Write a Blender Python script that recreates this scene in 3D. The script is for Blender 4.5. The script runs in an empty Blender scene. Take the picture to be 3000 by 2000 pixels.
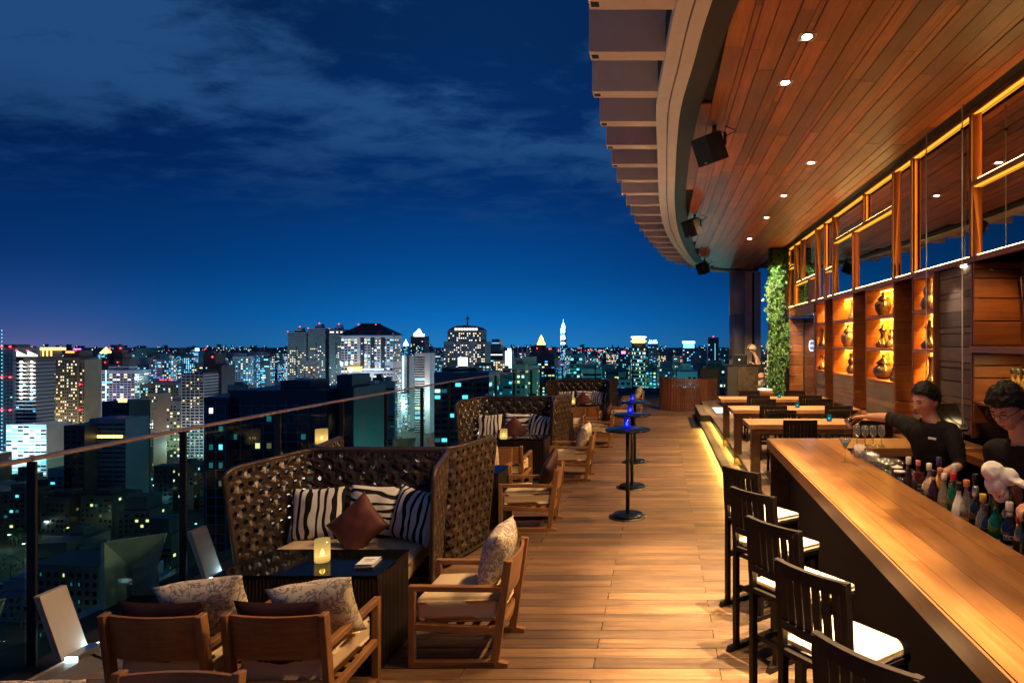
import bpy, bmesh, math, random
from mathutils import Vector, Matrix, Euler, noise
R = math.radians
sc = bpy.context.scene
COL = sc.collection
random.seed(7)

# ------------------------------------------------------------ camera
FPX, VX, HY, EYE = 1900.0, 1937.0, 1004.0, 2.15      # focal length and vanishing point in photo pixels, eye height in m
cam = bpy.data.cameras.new('camera'); camo = bpy.data.objects.new('camera', cam); COL.objects.link(camo)
camo.location = (0, 0, EYE); camo.rotation_euler = (R(90), 0, 0)
cam.sensor_width = 36; cam.lens = FPX / 3000 * 36
cam.shift_x = -(VX - 1500) / 3000; cam.shift_y = (HY - 1000) / 3000
cam.clip_start = 0.05; cam.clip_end = 40000
sc.camera = camo

# ------------------------------------------------------------ colour management / engine
sc.view_settings.view_transform = 'Standard'
try: sc.view_settings.look = 'None'
except Exception: pass
sc.view_settings.gamma = 1.0; sc.view_settings.use_curve_mapping = False
sc.view_settings.exposure = 0.0
sc.render.engine = 'CYCLES'
cy = sc.cycles
cy.max_bounces = 8; cy.diffuse_bounces = 4; cy.glossy_bounces = 4; cy.transmission_bounces = 6; cy.transparent_max_bounces = 24
cy.sample_clamp_indirect = 4.0; cy.sample_clamp_direct = 0.0
cy.caustics_reflective = False; cy.caustics_refractive = False
cy.use_denoising = True
try: cy.use_light_tree = True
except Exception: pass

# ------------------------------------------------------------ node helpers
def nd(t, typ, loc=None, **kw):
    n = t.nodes.new(typ)
    for k, v in kw.items(): setattr(n, k, v)
    return n
def lk(t, a, b): t.links.new(a, b)
def math_(t, op, a, b=None, c=None):
    n = t.nodes.new('ShaderNodeMath'); n.operation = op
    for i, v in enumerate((a, b, c)):
        if v is None: continue
        if isinstance(v, (int, float)): n.inputs[i].default_value = v
        else: t.links.new(v, n.inputs[i])
    return n.outputs[0]
def vmath(t, op, a, b=None):
    n = t.nodes.new('ShaderNodeVectorMath'); n.operation = op
    for i, v in enumerate((a, b)):
        if v is None: continue
        if isinstance(v, (tuple, list)): n.inputs[i].default_value = v
        else: t.links.new(v, n.inputs[i])
    return n.outputs[0]
def ramp(t, fac, stops, interp='LINEAR'):
    n = t.nodes.new('ShaderNodeValToRGB'); e = n.color_ramp.elements; n.color_ramp.interpolation = interp
    while len(e) < len(stops): e.new(0.5)
    for k, (p, c) in enumerate(stops):
        e[k].position = p; e[k].color = tuple(c) + (1,) if len(c) == 3 else c
    if fac is not None: t.links.new(fac, n.inputs[0])
    return n.outputs[0]
def mixc(t, fac, a, b, blend='MIX'):
    n = t.nodes.new('ShaderNodeMix'); n.data_type = 'RGBA'; n.blend_type = blend
    for sock, v in ((n.inputs['Factor'], fac), (n.inputs[6], a), (n.inputs[7], b)):
        if isinstance(v, (int, float)): sock.default_value = v
        elif isinstance(v, (tuple, list)): sock.default_value = tuple(v) + (1,) if len(v) == 3 else v
        else: t.links.new(v, sock)
    return n.outputs[2]
def noise_(t, vec, scale, detail=4, rough=0.55, dist=0.0, w=None):
    n = t.nodes.new('ShaderNodeTexNoise'); n.inputs['Scale'].default_value = scale
    n.inputs['Detail'].default_value = detail; n.inputs['Roughness'].default_value = rough
    n.inputs['Distortion'].default_value = dist
    if w is not None:
        n.noise_dimensions = '4D'
        t.links.new(w, n.inputs['W'])
    if vec is not None: t.links.new(vec, n.inputs['Vector'])
    return n.outputs['Fac']

# ------------------------------------------------------------ sky (deep blue night dusk with thin cloud)
W = bpy.data.worlds.new('World'); sc.world = W; W.use_nodes = True
wt = W.node_tree; wt.nodes.clear()
tc = nd(wt, 'ShaderNodeTexCoord'); sep = nd(wt, 'ShaderNodeSeparateXYZ'); lk(wt, tc.outputs['Generated'], sep.inputs[0])
elev = math_(wt, 'MAXIMUM', sep.outputs[2], 0.0)
base = ramp(wt, elev, [(0.0, (0.016, 0.115, 0.33)), (0.035, (0.004, 0.105, 0.40)), (0.10, (0.0015, 0.062, 0.285)),
                       (0.22, (0.0010, 0.030, 0.165)), (0.42, (0.0020, 0.026, 0.115)), (1.0, (0.0020, 0.018, 0.075))])
# brighter towards the city core straight ahead, duller and a little violet over the far left district
az = math_(wt, 'ARCTAN2', sep.outputs[0], sep.outputs[1])
coreg = math_(wt, 'EXPONENT', math_(wt, 'MULTIPLY', math_(wt, 'POWER', math_(wt, 'ADD', az, 0.26), 2.0), -7.0))
leftg = math_(wt, 'EXPONENT', math_(wt, 'MULTIPLY', math_(wt, 'POWER', math_(wt, 'ADD', az, 0.78), 2.0), -90.0))
low = math_(wt, 'EXPONENT', math_(wt, 'MULTIPLY', elev, -16.0))
low2 = math_(wt, 'EXPONENT', math_(wt, 'MULTIPLY', elev, -34.0))
base = mixc(wt, math_(wt, 'SUBTRACT', 1.0, coreg), base, mixc(wt, 1.0, base, (0.55, 0.50, 0.55), 'MULTIPLY'))
base = mixc(wt, math_(wt, 'MULTIPLY', low, math_(wt, 'MULTIPLY', coreg, 0.9)), base, (-0.004, 0.12, 0.30), 'ADD')
base = mixc(wt, math_(wt, 'MULTIPLY', low2, leftg), base, (0.085, 0.040, 0.10), 'ADD')
# thin streaky cloud, seen in perspective on a layer overhead
den = math_(wt, 'ADD', elev, 0.12)
cx = math_(wt, 'DIVIDE', sep.outputs[0], den); cyy = math_(wt, 'DIVIDE', sep.outputs[1], den)
cv = nd(wt, 'ShaderNodeCombineXYZ'); lk(wt, cx, cv.inputs[0]); lk(wt, cyy, cv.inputs[1])
mp = nd(wt, 'ShaderNodeMapping'); lk(wt, cv.outputs[0], mp.inputs[0]); mp.inputs['Rotation'].default_value = (0, 0, R(24)); mp.inputs['Scale'].default_value = (0.8, 1.15, 1); mp.inputs['Location'].default_value = (3.1, 1.7, 0)
n1 = noise_(wt, mp.outputs[0], 1.1, 3, 0.5, 0.3)
n2 = noise_(wt, mp.outputs[0], 5.0, 8, 0.62, 0.3)
cl = math_(wt, 'ADD', math_(wt, 'MULTIPLY', n1, 0.62), math_(wt, 'MULTIPLY', n2, 0.45))
clm = ramp(wt, cl, [(0.46, (0, 0, 0)), (0.63, (1, 1, 1))], 'EASE')
hi = ramp(wt, elev, [(0.15, (0, 0, 0)), (0.30, (1, 1, 1))])
clm = math_(wt, 'MULTIPLY', clm, hi)
base = mixc(wt, math_(wt, 'MULTIPLY', clm, 0.9), base, (0.020, 0.088, 0.25))
bg = nd(wt, 'ShaderNodeBackground'); bg.inputs['Strength'].default_value = 0.84
lk(wt, base, bg.inputs[0])
# the last daylight of the dusk sky, very weak
sky = nd(wt, 'ShaderNodeTexSky'); sky.sky_type = 'NISHITA'; sky.sun_disc = False; sky.sun_elevation = R(-6); sky.sun_rotation = R(200)
bg2 = nd(wt, 'ShaderNodeBackground'); bg2.inputs['Strength'].default_value = 0.05; lk(wt, sky.outputs[0], bg2.inputs[0])
ad = nd(wt, 'ShaderNodeAddShader'); lk(wt, bg.outputs[0], ad.inputs[0]); lk(wt, bg2.outputs[0], ad.inputs[1])
wo = nd(wt, 'ShaderNodeOutputWorld'); lk(wt, ad.outputs[0], wo.inputs[0])

# ------------------------------------------------------------ pixel helpers (used only to derive real positions)
def gp(px, py, z=0.0):
    y = FPX * (EYE - z) / (py - HY)
    return Vector(((px - VX) / FPX * y, y, z))
def yw(px, X): return X * FPX / (px - VX)

# ------------------------------------------------------------ mesh builder
class MB:
    def __init__(s): s.v = []; s.f = []; s.m = []; s.sm = []
    def add(s, vs, fs, m=0, smooth=False):
        o = len(s.v); s.v += [tuple(v) for v in vs]
        for f in fs: s.f.append(tuple(i + o for i in f)); s.m.append(m); s.sm.append(smooth)
        return s
    def box(s, x0, x1, y0, y1, z0, z1, b=0.0, m=0, M=None):
        if x0 > x1: x0, x1 = x1, x0
        if y0 > y1: y0, y1 = y1, y0
        if z0 > z1: z0, z1 = z1, z0
        b = min(b, 0.45 * min(x1 - x0, y1 - y0, z1 - z0))
        if b <= 0:
            vs = [(x, y, z) for x in (x0, x1) for y in (y0, y1) for z in (z0, z1)]
            fs = [(0, 1, 3, 2), (4, 6, 7, 5), (0, 4, 5, 1), (2, 3, 7, 6), (0, 2, 6, 4), (1, 5, 7, 3)]
        else:
            X = (x0, x1); Y = (y0, y1); Z = (z0, z1); vs = []; ix = {}
            for i in (0, 1):
                for j in (0, 1):
                    for k in (0, 1):
                        sx, sy, sz = (1 if i == 0 else -1), (1 if j == 0 else -1), (1 if k == 0 else -1)
                        ix[i, j, k, 0] = len(vs); vs.append((X[i], Y[j] + sy * b, Z[k] + sz * b))
                        ix[i, j, k, 1] = len(vs); vs.append((X[i] + sx * b, Y[j], Z[k] + sz * b))
                        ix[i, j, k, 2] = len(vs); vs.append((X[i] + sx * b, Y[j] + sy * b, Z[k]))
            fs = []
            for i in (0, 1):
                q = [ix[i, 0, 0, 0], ix[i, 1, 0, 0], ix[i, 1, 1, 0], ix[i, 0, 1, 0]]; fs.append(q[::-1] if i == 0 else q)
                q = [ix[0, i, 0, 1], ix[1, i, 0, 1], ix[1, i, 1, 1], ix[0, i, 1, 1]]; fs.append(q if i == 0 else q[::-1])
                q = [ix[0, 0, i, 2], ix[1, 0, i, 2], ix[1, 1, i, 2], ix[0, 1, i, 2]]; fs.append(q[::-1] if i == 0 else q)
            for a in (0, 1):
                for c in (0, 1):
                    fs.append([ix[a, c, 0, 0], ix[a, c, 0, 1], ix[a, c, 1, 1], ix[a, c, 1, 0]])
                    fs.append([ix[a, 0, c, 0], ix[a, 0, c, 2], ix[a, 1, c, 2], ix[a, 1, c, 0]])
                    fs.append([ix[0, a, c, 1], ix[0, a, c, 2], ix[1, a, c, 2], ix[1, a, c, 1]])
                    for e in (0, 1): fs.append([ix[a, c, e, 0], ix[a, c, e, 1], ix[a, c, e, 2]])
        if M is not None: vs = [M @ Vector(v) for v in vs]
        return s.add(vs, fs, m)
    def bar(s, a, b, w, t, up=(0, 0, 1), bev=0.0, m=0):
        a = Vector(a); b = Vector(b); d = (b - a); L = d.length; d.normalize()
        u = Vector(up); sd = d.cross(u)
        if sd.length < 1e-4: sd = d.cross(Vector((1, 0, 0)))
        sd.normalize(); u = sd.cross(d)
        Mx = Matrix(((d.x, sd.x, u.x, a.x), (d.y, sd.y, u.y, a.y), (d.z, sd.z, u.z, a.z), (0, 0, 0, 1)))
        return s.box(0, L, -w / 2, w / 2, -t / 2, t / 2, bev, m, Mx)
    def tube(s, pts, r, seg=8, m=0, caps=True, closed=False, flat=1.0):
        pts = [Vector(p) for p in pts]; n = len(pts); rs = r if isinstance(r, (list, tuple)) else [r] * n
        vs = []; fs = []; prev = None
        for i, p in enumerate(pts):
            if closed: d = pts[(i + 1) % n] - pts[i - 1]
            else: d = pts[min(i + 1, n - 1)] - pts[max(i - 1, 0)]
            d.normalize()
            if prev is None:
                a = d.cross(Vector((0, 0, 1)))
                if a.length < 1e-3: a = d.cross(Vector((0, 1, 0)))
            else: a = prev - d * prev.dot(d)
            a.normalize(); prev = a; bb = d.cross(a)
            for k in range(seg):
                t = 2 * math.pi * k / seg
                vs.append(p + (a * math.cos(t) + bb * math.sin(t) * flat) * rs[i])
        for i in range(n if closed else n - 1):
            j = (i + 1) % n
            for k in range(seg):
                l = (k + 1) % seg
                fs.append((i * seg + k, i * seg + l, j * seg + l, j * seg + k))
        s.add(vs, fs, m, True)
        if caps and not closed:
            o = len(s.v) - len(vs)
            s.f.append(tuple(o + k for k in range(seg))[::-1]); s.m.append(m); s.sm.append(False)
            s.f.append(tuple(o + (n - 1) * seg + k for k in range(seg))); s.m.append(m); s.sm.append(False)
        return s
    def lathe(s, prof, seg=20, c=(0, 0, 0), m=0, smooth=True, M=None):
        vs = []; fs = []; n = len(prof)
        for (r, z) in prof:
            for k in range(seg):
                t = 2 * math.pi * k / seg
                v = Vector((c[0] + r * math.cos(t), c[1] + r * math.sin(t), c[2] + z))
                vs.append(M @ v if M is not None else v)
        for i in range(n - 1):
            for k in range(seg):
                l = (k + 1) % seg
                fs.append((i * seg + k, i * seg + l, (i + 1) * seg + l, (i + 1) * seg + k))
        s.add(vs, fs, m, smooth)
        o = len(s.v) - len(vs)
        if prof[0][0] > 1e-5: s.f.append(tuple(o + k for k in range(seg))[::-1]); s.m.append(m); s.sm.append(False)
        if prof[-1][0] > 1e-5: s.f.append(tuple(o + (n - 1) * seg + k for k in range(seg))); s.m.append(m); s.sm.append(False)
        return s
    def prism(s, poly, z0, z1, m=0, M=None):
        n = len(poly); vs = [(x, y, z0) for x, y in poly] + [(x, y, z1) for x, y in poly]
        fs = [tuple(range(n))[::-1], tuple(range(n, 2 * n))] + [(i, (i + 1) % n, n + (i + 1) % n, n + i) for i in range(n)]
        if M is not None: vs = [M @ Vector(v) for v in vs]
        return s.add(vs, fs, m)
    def slab(s, q, t, m=0):
        """a quad given by four corner points, thickened by the vector t"""
        q = [Vector(p) for p in q]; t = Vector(t); vs = q + [p + t for p in q]
        return s.add(vs, [(3, 2, 1, 0), (4, 5, 6, 7)] + [(i, (i + 1) % 4, 4 + (i + 1) % 4, 4 + i) for i in range(4)], m)
    def rbox(s, x0, x1, y0, y1, z0, z1, r, seg=3, m=0, puff=0.0):
        bm = bmesh.new(); bmesh.ops.create_cube(bm, size=1.0)
        for v in bm.verts:
            v.co = Vector(((x0 + x1) / 2 + v.co.x * (x1 - x0), (y0 + y1) / 2 + v.co.y * (y1 - y0), (z0 + z1) / 2 + v.co.z * (z1 - z0)))
        if puff: bmesh.ops.subdivide_edges(bm, edges=bm.edges[:], cuts=5, use_grid_fill=True)
        ed = bm.edges[:] if not puff else [e for e in bm.edges if len(e.link_faces) == 2 and e.link_faces[0].normal.dot(e.link_faces[1].normal) < 0.5]
        bm.normal_update()
        if puff: ed = [e for e in bm.edges if len(e.link_faces) == 2 and e.link_faces[0].normal.dot(e.link_faces[1].normal) < 0.5]
        bmesh.ops.bevel(bm, geom=ed, offset=r, segments=seg, profile=0.5, affect='EDGES')
        if puff:
            for v in bm.verts:
                a = (v.co.x - (x0 + x1) / 2) / (x1 - x0) * 2; b = (v.co.y - (y0 + y1) / 2) / (y1 - y0) * 2
                k = max(0, (1 - a * a)) * max(0, (1 - b * b))
                v.co.z += puff * k * (1 if v.co.z > (z0 + z1) / 2 else -0.2)
        bm.verts.index_update()
        s.add([v.co for v in bm.verts], [[v.index for v in f.verts] for f in bm.faces], m, True)
        bm.free(); return s
    def mesh(s, name, mats=()):
        me = bpy.data.meshes.new(name); me.from_pydata(s.v, [], s.f); me.update()
        for k in mats: me.materials.append(k)
        if s.f:
            me.polygons.foreach_set('material_index', s.m); me.polygons.foreach_set('use_smooth', s.sm)
        return me

def mesh_obj(name, me, parent=None, loc=(0, 0, 0), rot=(0, 0, 0)):
    o = bpy.data.objects.new(name, me); COL.objects.link(o)
    o.location = loc; o.rotation_euler = rot
    if parent is not None: o.parent = parent
    return o
def obj(name, mb, mat, parent=None, loc=(0, 0, 0), rot=(0, 0, 0), kind=None):
    mats = mat if isinstance(mat, (list, tuple)) else [mat]
    o = mesh_obj(name, mb.mesh(name, mats), parent, loc, rot)
    if kind: o['kind'] = kind
    return o
def tag(o, label, cat, group=None):
    o['label'] = label; o['category'] = cat
    if group: o['group'] = group
    return o
def thing(name, label, cat, loc=(0, 0, 0), rz=0.0, group=None):
    o = bpy.data.objects.new(name, None); COL.objects.link(o); o.empty_display_size = 0.1
    o.location = loc; o.rotation_euler = (0, 0, rz)
    return tag(o, label, cat, group)
def copytree(o, parent=None):
    c = o.copy(); COL.objects.link(c)
    if parent is not None: c.parent = parent
    for ch in list(KIDS(o)): copytree(ch, c)
    return c
def KIDS(o): return [k for k in o.children]
def dup(root, loc, rz, label, group=None):
    c = copytree(root); c.location = loc; c.rotation_euler = (0, 0, rz); c['label'] = label
    if group: c['group'] = group
    return c
def light(name, typ, loc, energy, col, parent=None, rot=(0, 0, 0), **kw):
    l = bpy.data.lights.new(name, typ); l.energy = energy; l.color = col
    for k, v in kw.items(): setattr(l, k, v)
    o = bpy.data.objects.new(name, l); COL.objects.link(o); o.location = loc; o.rotation_euler = rot
    if parent is not None: o.parent = parent
    return o

# ------------------------------------------------------------ materials
def newmat(name):
    m = bpy.data.materials.new(name); m.use_nodes = True; t = m.node_tree
    return m, t, t.nodes['Principled BSDF']
def mat(name, col, rough=0.5, metal=0.0, spec=0.5, nscale=0, namt=0.0, bump=0.0, coat=0.0, **kw):
    m, t, p = newmat(name)
    p.inputs['Base Color'].default_value = tuple(col) + (1,); p.inputs['Roughness'].default_value = rough
    p.inputs['Metallic'].default_value = metal; p.inputs['Specular IOR Level'].default_value = spec
    if coat: p.inputs['Coat Weight'].default_value = coat; p.inputs['Coat Roughness'].default_value = 0.08
    if nscale:
        tcn = nd(t, 'ShaderNodeTexCoord'); f = noise_(t, tcn.outputs['Object'], nscale, 5, 0.6)
        lo = tuple(c * (1 - namt) for c in col); hi_ = tuple(min(1, c * (1 + namt)) for c in col)
        lk(t, ramp(t, f, [(0.3, lo), (0.7, hi_)]), p.inputs['Base Color'])
        rr = math_(t, 'ADD', rough - 0.08, math_(t, 'MULTIPLY', f, 0.16)); lk(t, rr, p.inputs['Roughness'])
        if bump:
            b = nd(t, 'ShaderNodeBump'); b.inputs['Strength'].default_value = bump; b.inputs['Distance'].default_value = 0.01
            lk(t, f, b.inputs['Height']); lk(t, b.outputs[0], p.inputs['Normal'])
    return m
def emit(name, col, strength, sample=True):
    m, t, p = newmat(name); t.nodes.remove(p)
    e = nd(t, 'ShaderNodeEmission'); e.inputs[0].default_value = tuple(col) + (1,); e.inputs[1].default_value = strength
    lk(t, e.outputs[0], t.nodes['Material Output'].inputs[0])
    if not sample: m.cycles.emission_sampling = 'NONE'
    return m
def wood(name, dark, lightc, axis='x', scale=1.0, rough=0.45, stain=0.0, staincol=(0.03, 0.02, 0.015), vary=0.35, bump=0.15, grain=26, coat=0.0, knots=0.0):
    """grain runs along the given local axis; every plank (object or mesh island) gets its own tone and its own piece of grain"""
    m, t, p = newmat(name)
    tcn = nd(t, 'ShaderNodeTexCoord'); oi = nd(t, 'ShaderNodeObjectInfo'); ge = nd(t, 'ShaderNodeNewGeometry')
    rnd = math_(t, 'FRACT', math_(t, 'ADD', oi.outputs['Random'], math_(t, 'MULTIPLY', ge.outputs['Random Per Island'], 7.31)))
    mpn = nd(t, 'ShaderNodeMapping'); lk(t, tcn.outputs['Object'], mpn.inputs[0])
    sx = {'x': (0.06, 1, 1), 'y': (1, 0.06, 1), 'z': (1, 1, 0.06)}[axis]
    mpn.inputs['Scale'].default_value = tuple(k * scale for k in sx)
    w = math_(t, 'MULTIPLY', rnd, 37.0)
    g1 = noise_(t, mpn.outputs[0], grain, 6, 0.62, 0.6, w)
    g2 = noise_(t, mpn.outputs[0], grain * 5, 3, 0.6, 0.0, w)
    big = noise_(t, tcn.outputs['Object'], 1.7 * scale, 4, 0.6, 0.4, w)
    g = math_(t, 'ADD', math_(t, 'MULTIPLY', g1, 0.75), math_(t, 'MULTIPLY', g2, 0.25))
    c = ramp(t, g, [(0.32, dark), (0.52, tuple((a + b) / 2 for a, b in zip(dark, lightc))), (0.70, lightc)])
    c = mixc(t, 1.0, c, ramp(t, big, [(0.3, (0.72, 0.70, 0.68)), (0.7, (1.18, 1.16, 1.12))]), 'MULTIPLY')
    c = mixc(t, 1.0, c, ramp(t, rnd, [(0.0, (1 - vary,) * 3), (0.5, (1, 1, 1)), (1.0, (1 + vary * 0.8, 1 + vary * 0.7, 1 + vary * 0.55))]), 'MULTIPLY')
    if stain:
        st = noise_(t, mpn.outputs[0], 9.0 * scale, 6, 0.65, 0.8, w)
        c = mixc(t, math_(t, 'MULTIPLY', ramp(t, st, [(0.50, (0, 0, 0)), (0.72, (1, 1, 1))]), stain), c, staincol)
    lk(t, c, p.inputs['Base Color'])
    lk(t, math_(t, 'ADD', rough - 0.1, math_(t, 'MULTIPLY', g, 0.25)), p.inputs['Roughness'])
    if coat: p.inputs['Coat Weight'].default_value = coat; p.inputs['Coat Roughness'].default_value = 0.15
    b = nd(t, 'ShaderNodeBump'); b.inputs['Strength'].default_value = bump; b.inputs['Distance'].default_value = 0.004
    lk(t, g, b.inputs['Height']); lk(t, b.outputs[0], p.inputs['Normal'])
    return m
def glassy(name, tint=(1, 1, 1), rough=0.0, refl=0.06, opac=0.0, opcol=(0, 0, 0)):
    """thin clear sheet: mostly see-through, mirror reflection rising at grazing angles"""
    m, t, p = newmat(name); t.nodes.remove(p)
    tr = nd(t, 'ShaderNodeBsdfTransparent'); tr.inputs[0].default_value = tuple(tint) + (1,)
    gl = nd(t, 'ShaderNodeBsdfGlossy'); gl.inputs['Roughness'].default_value = rough; gl.inputs[0].default_value = (1, 1, 1, 1)
    fr = nd(t, 'ShaderNodeLayerWeight'); fr.inputs['Blend'].default_value = 0.5
    fac = math_(t, 'ADD', refl * 0.35, math_(t, 'MULTIPLY', math_(t, 'POWER', fr.outputs['Facing'], 4.0), refl * 4.0))
    fac = math_(t, 'MINIMUM', fac, 0.9)
    mx = nd(t, 'ShaderNodeMixShader'); lk(t, fac, mx.inputs[0]); lk(t, tr.outputs[0], mx.inputs[1]); lk(t, gl.outputs[0], mx.inputs[2])
    out = mx.outputs[0]
    if opac:
        df = nd(t, 'ShaderNodeBsdfDiffuse'); df.inputs[0].default_value = tuple(opcol) + (1,)
        m2 = nd(t, 'ShaderNodeMixShader'); m2.inputs[0].default_value = opac; lk(t, out, m2.inputs[1]); lk(t, df.outputs[0], m2.inputs[2]); out = m2.outputs[0]
    lk(t, out, t.nodes['Material Output'].inputs[0])
    return m

M = {}
M['deck'] = wood('deck_wood', (0.090, 0.046, 0.022), (0.245, 0.137, 0.066), 'x', 1.0, 0.55, 0.9, (0.034, 0.021, 0.015), 0.36, 0.35)
M['dais'] = wood('dais_wood', (0.13, 0.085, 0.055), (0.27, 0.19, 0.13), 'y', 1.0, 0.55, 0.4, (0.05, 0.035, 0.025), 0.3, 0.3)
M['ceil'] = wood('ceiling_wood', (0.22, 0.056, 0.014), (0.58, 0.170, 0.040), 'y', 1.0, 0.40, 0.25, (0.05, 0.014, 0.006), 0.45, 0.12)
M['wallwood'] = wood('wall_teak', (0.17, 0.052, 0.014), (0.36, 0.125, 0.034), 'y', 1.0, 0.42, 0.2, (0.09, 0.03, 0.01), 0.35, 0.12)
M['wallwoodx'] = wood('reveal_teak', (0.17, 0.052, 0.014), (0.36, 0.125, 0.034), 'x', 1.0, 0.42, 0.2, (0.09, 0.03, 0.01), 0.35, 0.12)
M['wallwoodz'] = wood('mullion_teak', (0.13, 0.040, 0.012), (0.27, 0.095, 0.028), 'z', 1.0, 0.42, 0.2, (0.07, 0.024, 0.01), 0.25, 0.12)
M['greyplank'] = wood('weathered_plank', (0.10, 0.066, 0.045), (0.21, 0.145, 0.105), 'y', 1.0, 0.6, 0.35, (0.05, 0.033, 0.025), 0.35, 0.25)
M['bar'] = wood('bar_wood', (0.20, 0.080, 0.022), (0.40, 0.190, 0.060), 'y', 1.0, 0.34, 0.5, (0.20, 0.075, 0.022), 0.24, 0.10, 20, 0.25)
M['barx'] = wood('bar_wood_cross', (0.29, 0.125, 0.038), (0.52, 0.27, 0.095), 'x', 1.0, 0.36, 0.35, (0.26, 0.10, 0.03), 0.16, 0.10, 20, 0.25)
M['barface'] = wood('bar_edge_wood', (0.20, 0.085, 0.028), (0.36, 0.17, 0.06), 'y', 1.0, 0.4, 0.3, (0.10, 0.04, 0.015), 0.12, 0.1)
M['table'] = wood('table_wood', (0.30, 0.145, 0.062), (0.52, 0.29, 0.14), 'x', 1.0, 0.42, 0.25, (0.16, 0.07, 0.03), 0.2, 0.12)
M['tableleg'] = wood('table_leg_wood', (0.13, 0.07, 0.035), (0.27, 0.155, 0.08), 'z', 1.0, 0.5, 0.4, (0.06, 0.03, 0.018), 0.15, 0.15)
M['teakx'] = wood('chair_teak_long', (0.19, 0.080, 0.026), (0.36, 0.172, 0.062), 'x', 1.6, 0.42, 0.2, (0.12, 0.05, 0.02), 0.14, 0.12, 30, 0.15)
M['teaky'] = wood('chair_teak_cross', (0.19, 0.080, 0.026), (0.36, 0.172, 0.062), 'y', 1.6, 0.42, 0.2, (0.12, 0.05, 0.02), 0.14, 0.12, 30, 0.15)
M['teakz'] = wood('chair_teak_up', (0.19, 0.080, 0.026), (0.36, 0.172, 0.062), 'z', 1.6, 0.42, 0.2, (0.12, 0.05, 0.02), 0.14, 0.12, 30, 0.15)
M['darkwood'] = wood('dark_stained_wood', (0.006, 0.0035, 0.003), (0.020, 0.011, 0.009), 'z', 1.4, 0.52, 0, vary=0.2, bump=0.12)
M['darkwood'].node_tree.nodes['Principled BSDF'].inputs['Specular IOR Level'].default_value = 0.3
M['slatred'] = wood('screen_slat_wood', (0.10, 0.030, 0.012), (0.22, 0.075, 0.03), 'z', 1.0, 0.45, 0, vary=0.3)
M['black'] = mat('black_satin', (0.012, 0.012, 0.013), 0.42, nscale=30, namt=0.25)
M['blackmat'] = mat('black_matt', (0.008, 0.008, 0.008), 0.8, nscale=12, namt=0.3)
M['blackgloss'] = mat('black_gloss_glass', (0.003, 0.003, 0.003), 0.06, spec=0.09)
M['blacktable'] = mat('high_table_lacquer', (0.004, 0.007, 0.012), 0.24, spec=0.22)
M['metal'] = mat('brushed_metal', (0.62, 0.62, 0.62), 0.28, 1.0)
M['chrome'] = mat('polished_steel', (0.82, 0.82, 0.82), 0.10, 1.0)
M['rail'] = mat('rail_bronze', (0.44, 0.30, 0.21), 0.38, 0.7, nscale=20, namt=0.12)
M['alu'] = mat('painted_panel', (0.40, 0.34, 0.30), 0.45, 0.0, nscale=2.5, namt=0.06, bump=0.05)
M['soffit'] = mat('cream_soffit_panel', (0.80, 0.66, 0.53), 0.55, nscale=3, namt=0.06, bump=0.03)
M['louver'] = mat('louver_blade', (0.78, 0.57, 0.42), 0.6, nscale=3, namt=0.08, bump=0.03)
M['fascia'] = mat('dark_fascia', (0.016, 0.010, 0.008), 0.6, nscale=6, namt=0.3)
M['column'] = mat('column_cladding', (0.55, 0.50, 0.48), 0.4, 0.1, nscale=4, namt=0.08)
M['cream'] = mat('cream_cushion_fabric', (0.60, 0.45, 0.27), 0.9, spec=0.2, nscale=160, namt=0.10, bump=0.12)
M['stoolpad'] = mat('pale_stool_pad', (0.70, 0.57, 0.46), 0.85, spec=0.25, nscale=140, namt=0.06, bump=0.08)
M['brownsilk'] = mat('brown_silk', (0.10, 0.026, 0.014), 0.5, spec=0.5, nscale=90, namt=0.15, bump=0.08)
M['darkbrown'] = mat('dark_brown_fabric', (0.035, 0.010, 0.008), 0.65, spec=0.3, nscale=120, namt=0.15, bump=0.08)
M['skin'] = mat('skin', (0.62, 0.34, 0.225), 0.5, spec=0.4, nscale=60, namt=0.05, bump=0.02)
M['skinpale'] = mat('pale_skin', (0.58, 0.33, 0.22), 0.5, spec=0.4)
M['shirt'] = mat('black_shirt', (0.010, 0.009, 0.009), 0.85, spec=0.25, nscale=50, namt=0.4, bump=0.15)
M['hair'] = mat('black_hair', (0.006, 0.005, 0.005), 0.6, spec=0.25, nscale=90, namt=0.5, bump=0.3)
M['blonde'] = mat('blonde_hair', (0.50, 0.36, 0.22), 0.55, nscale=60, namt=0.25, bump=0.3)
M['white'] = mat('white_paint', (0.78, 0.76, 0.72), 0.5)
M['cloth'] = mat('white_cloth', (0.78, 0.76, 0.74), 0.9, spec=0.1, nscale=60, namt=0.04, bump=0.1)
M['stone'] = mat('dark_stone_panel', (0.060, 0.042, 0.028), 0.35, nscale=9, namt=0.5)
M['glaze'] = mat('dark_glazed_clay', (0.045, 0.030, 0.020), 0.22, nscale=14, namt=0.4, coat=0.4)
M['glaze2'] = mat('grey_glazed_clay', (0.15, 0.13, 0.115), 0.28, nscale=14, namt=0.3, coat=0.3)
M['glass'] = glassy('balustrade_glass', (0.66, 0.87, 0.85), 0.0, 0.034)
M['clear'] = glassy('clear_glass', (0.88, 0.90, 0.90), 0.03, 0.32, 0.05, (0.8, 0.78, 0.76))
M['mirror'] = mat('tinted_mirror_glass', (0.50, 0.47, 0.42), 0.02, 1.0)
M['darkglass'] = mat('dark_door_glass', (0.02, 0.025, 0.03), 0.05, 0.0, coat=0.5)
M['screen'] = mat('switched_off_screen', (0.010, 0.010, 0.011), 0.12, coat=0.6)
M['led'] = emit('led_amber', (1.0, 0.46, 0.045), 26.0)
M['soffitglow'] = emit('soffit_amber_glow', (1.0, 0.40, 0.03), 1.6)
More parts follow.
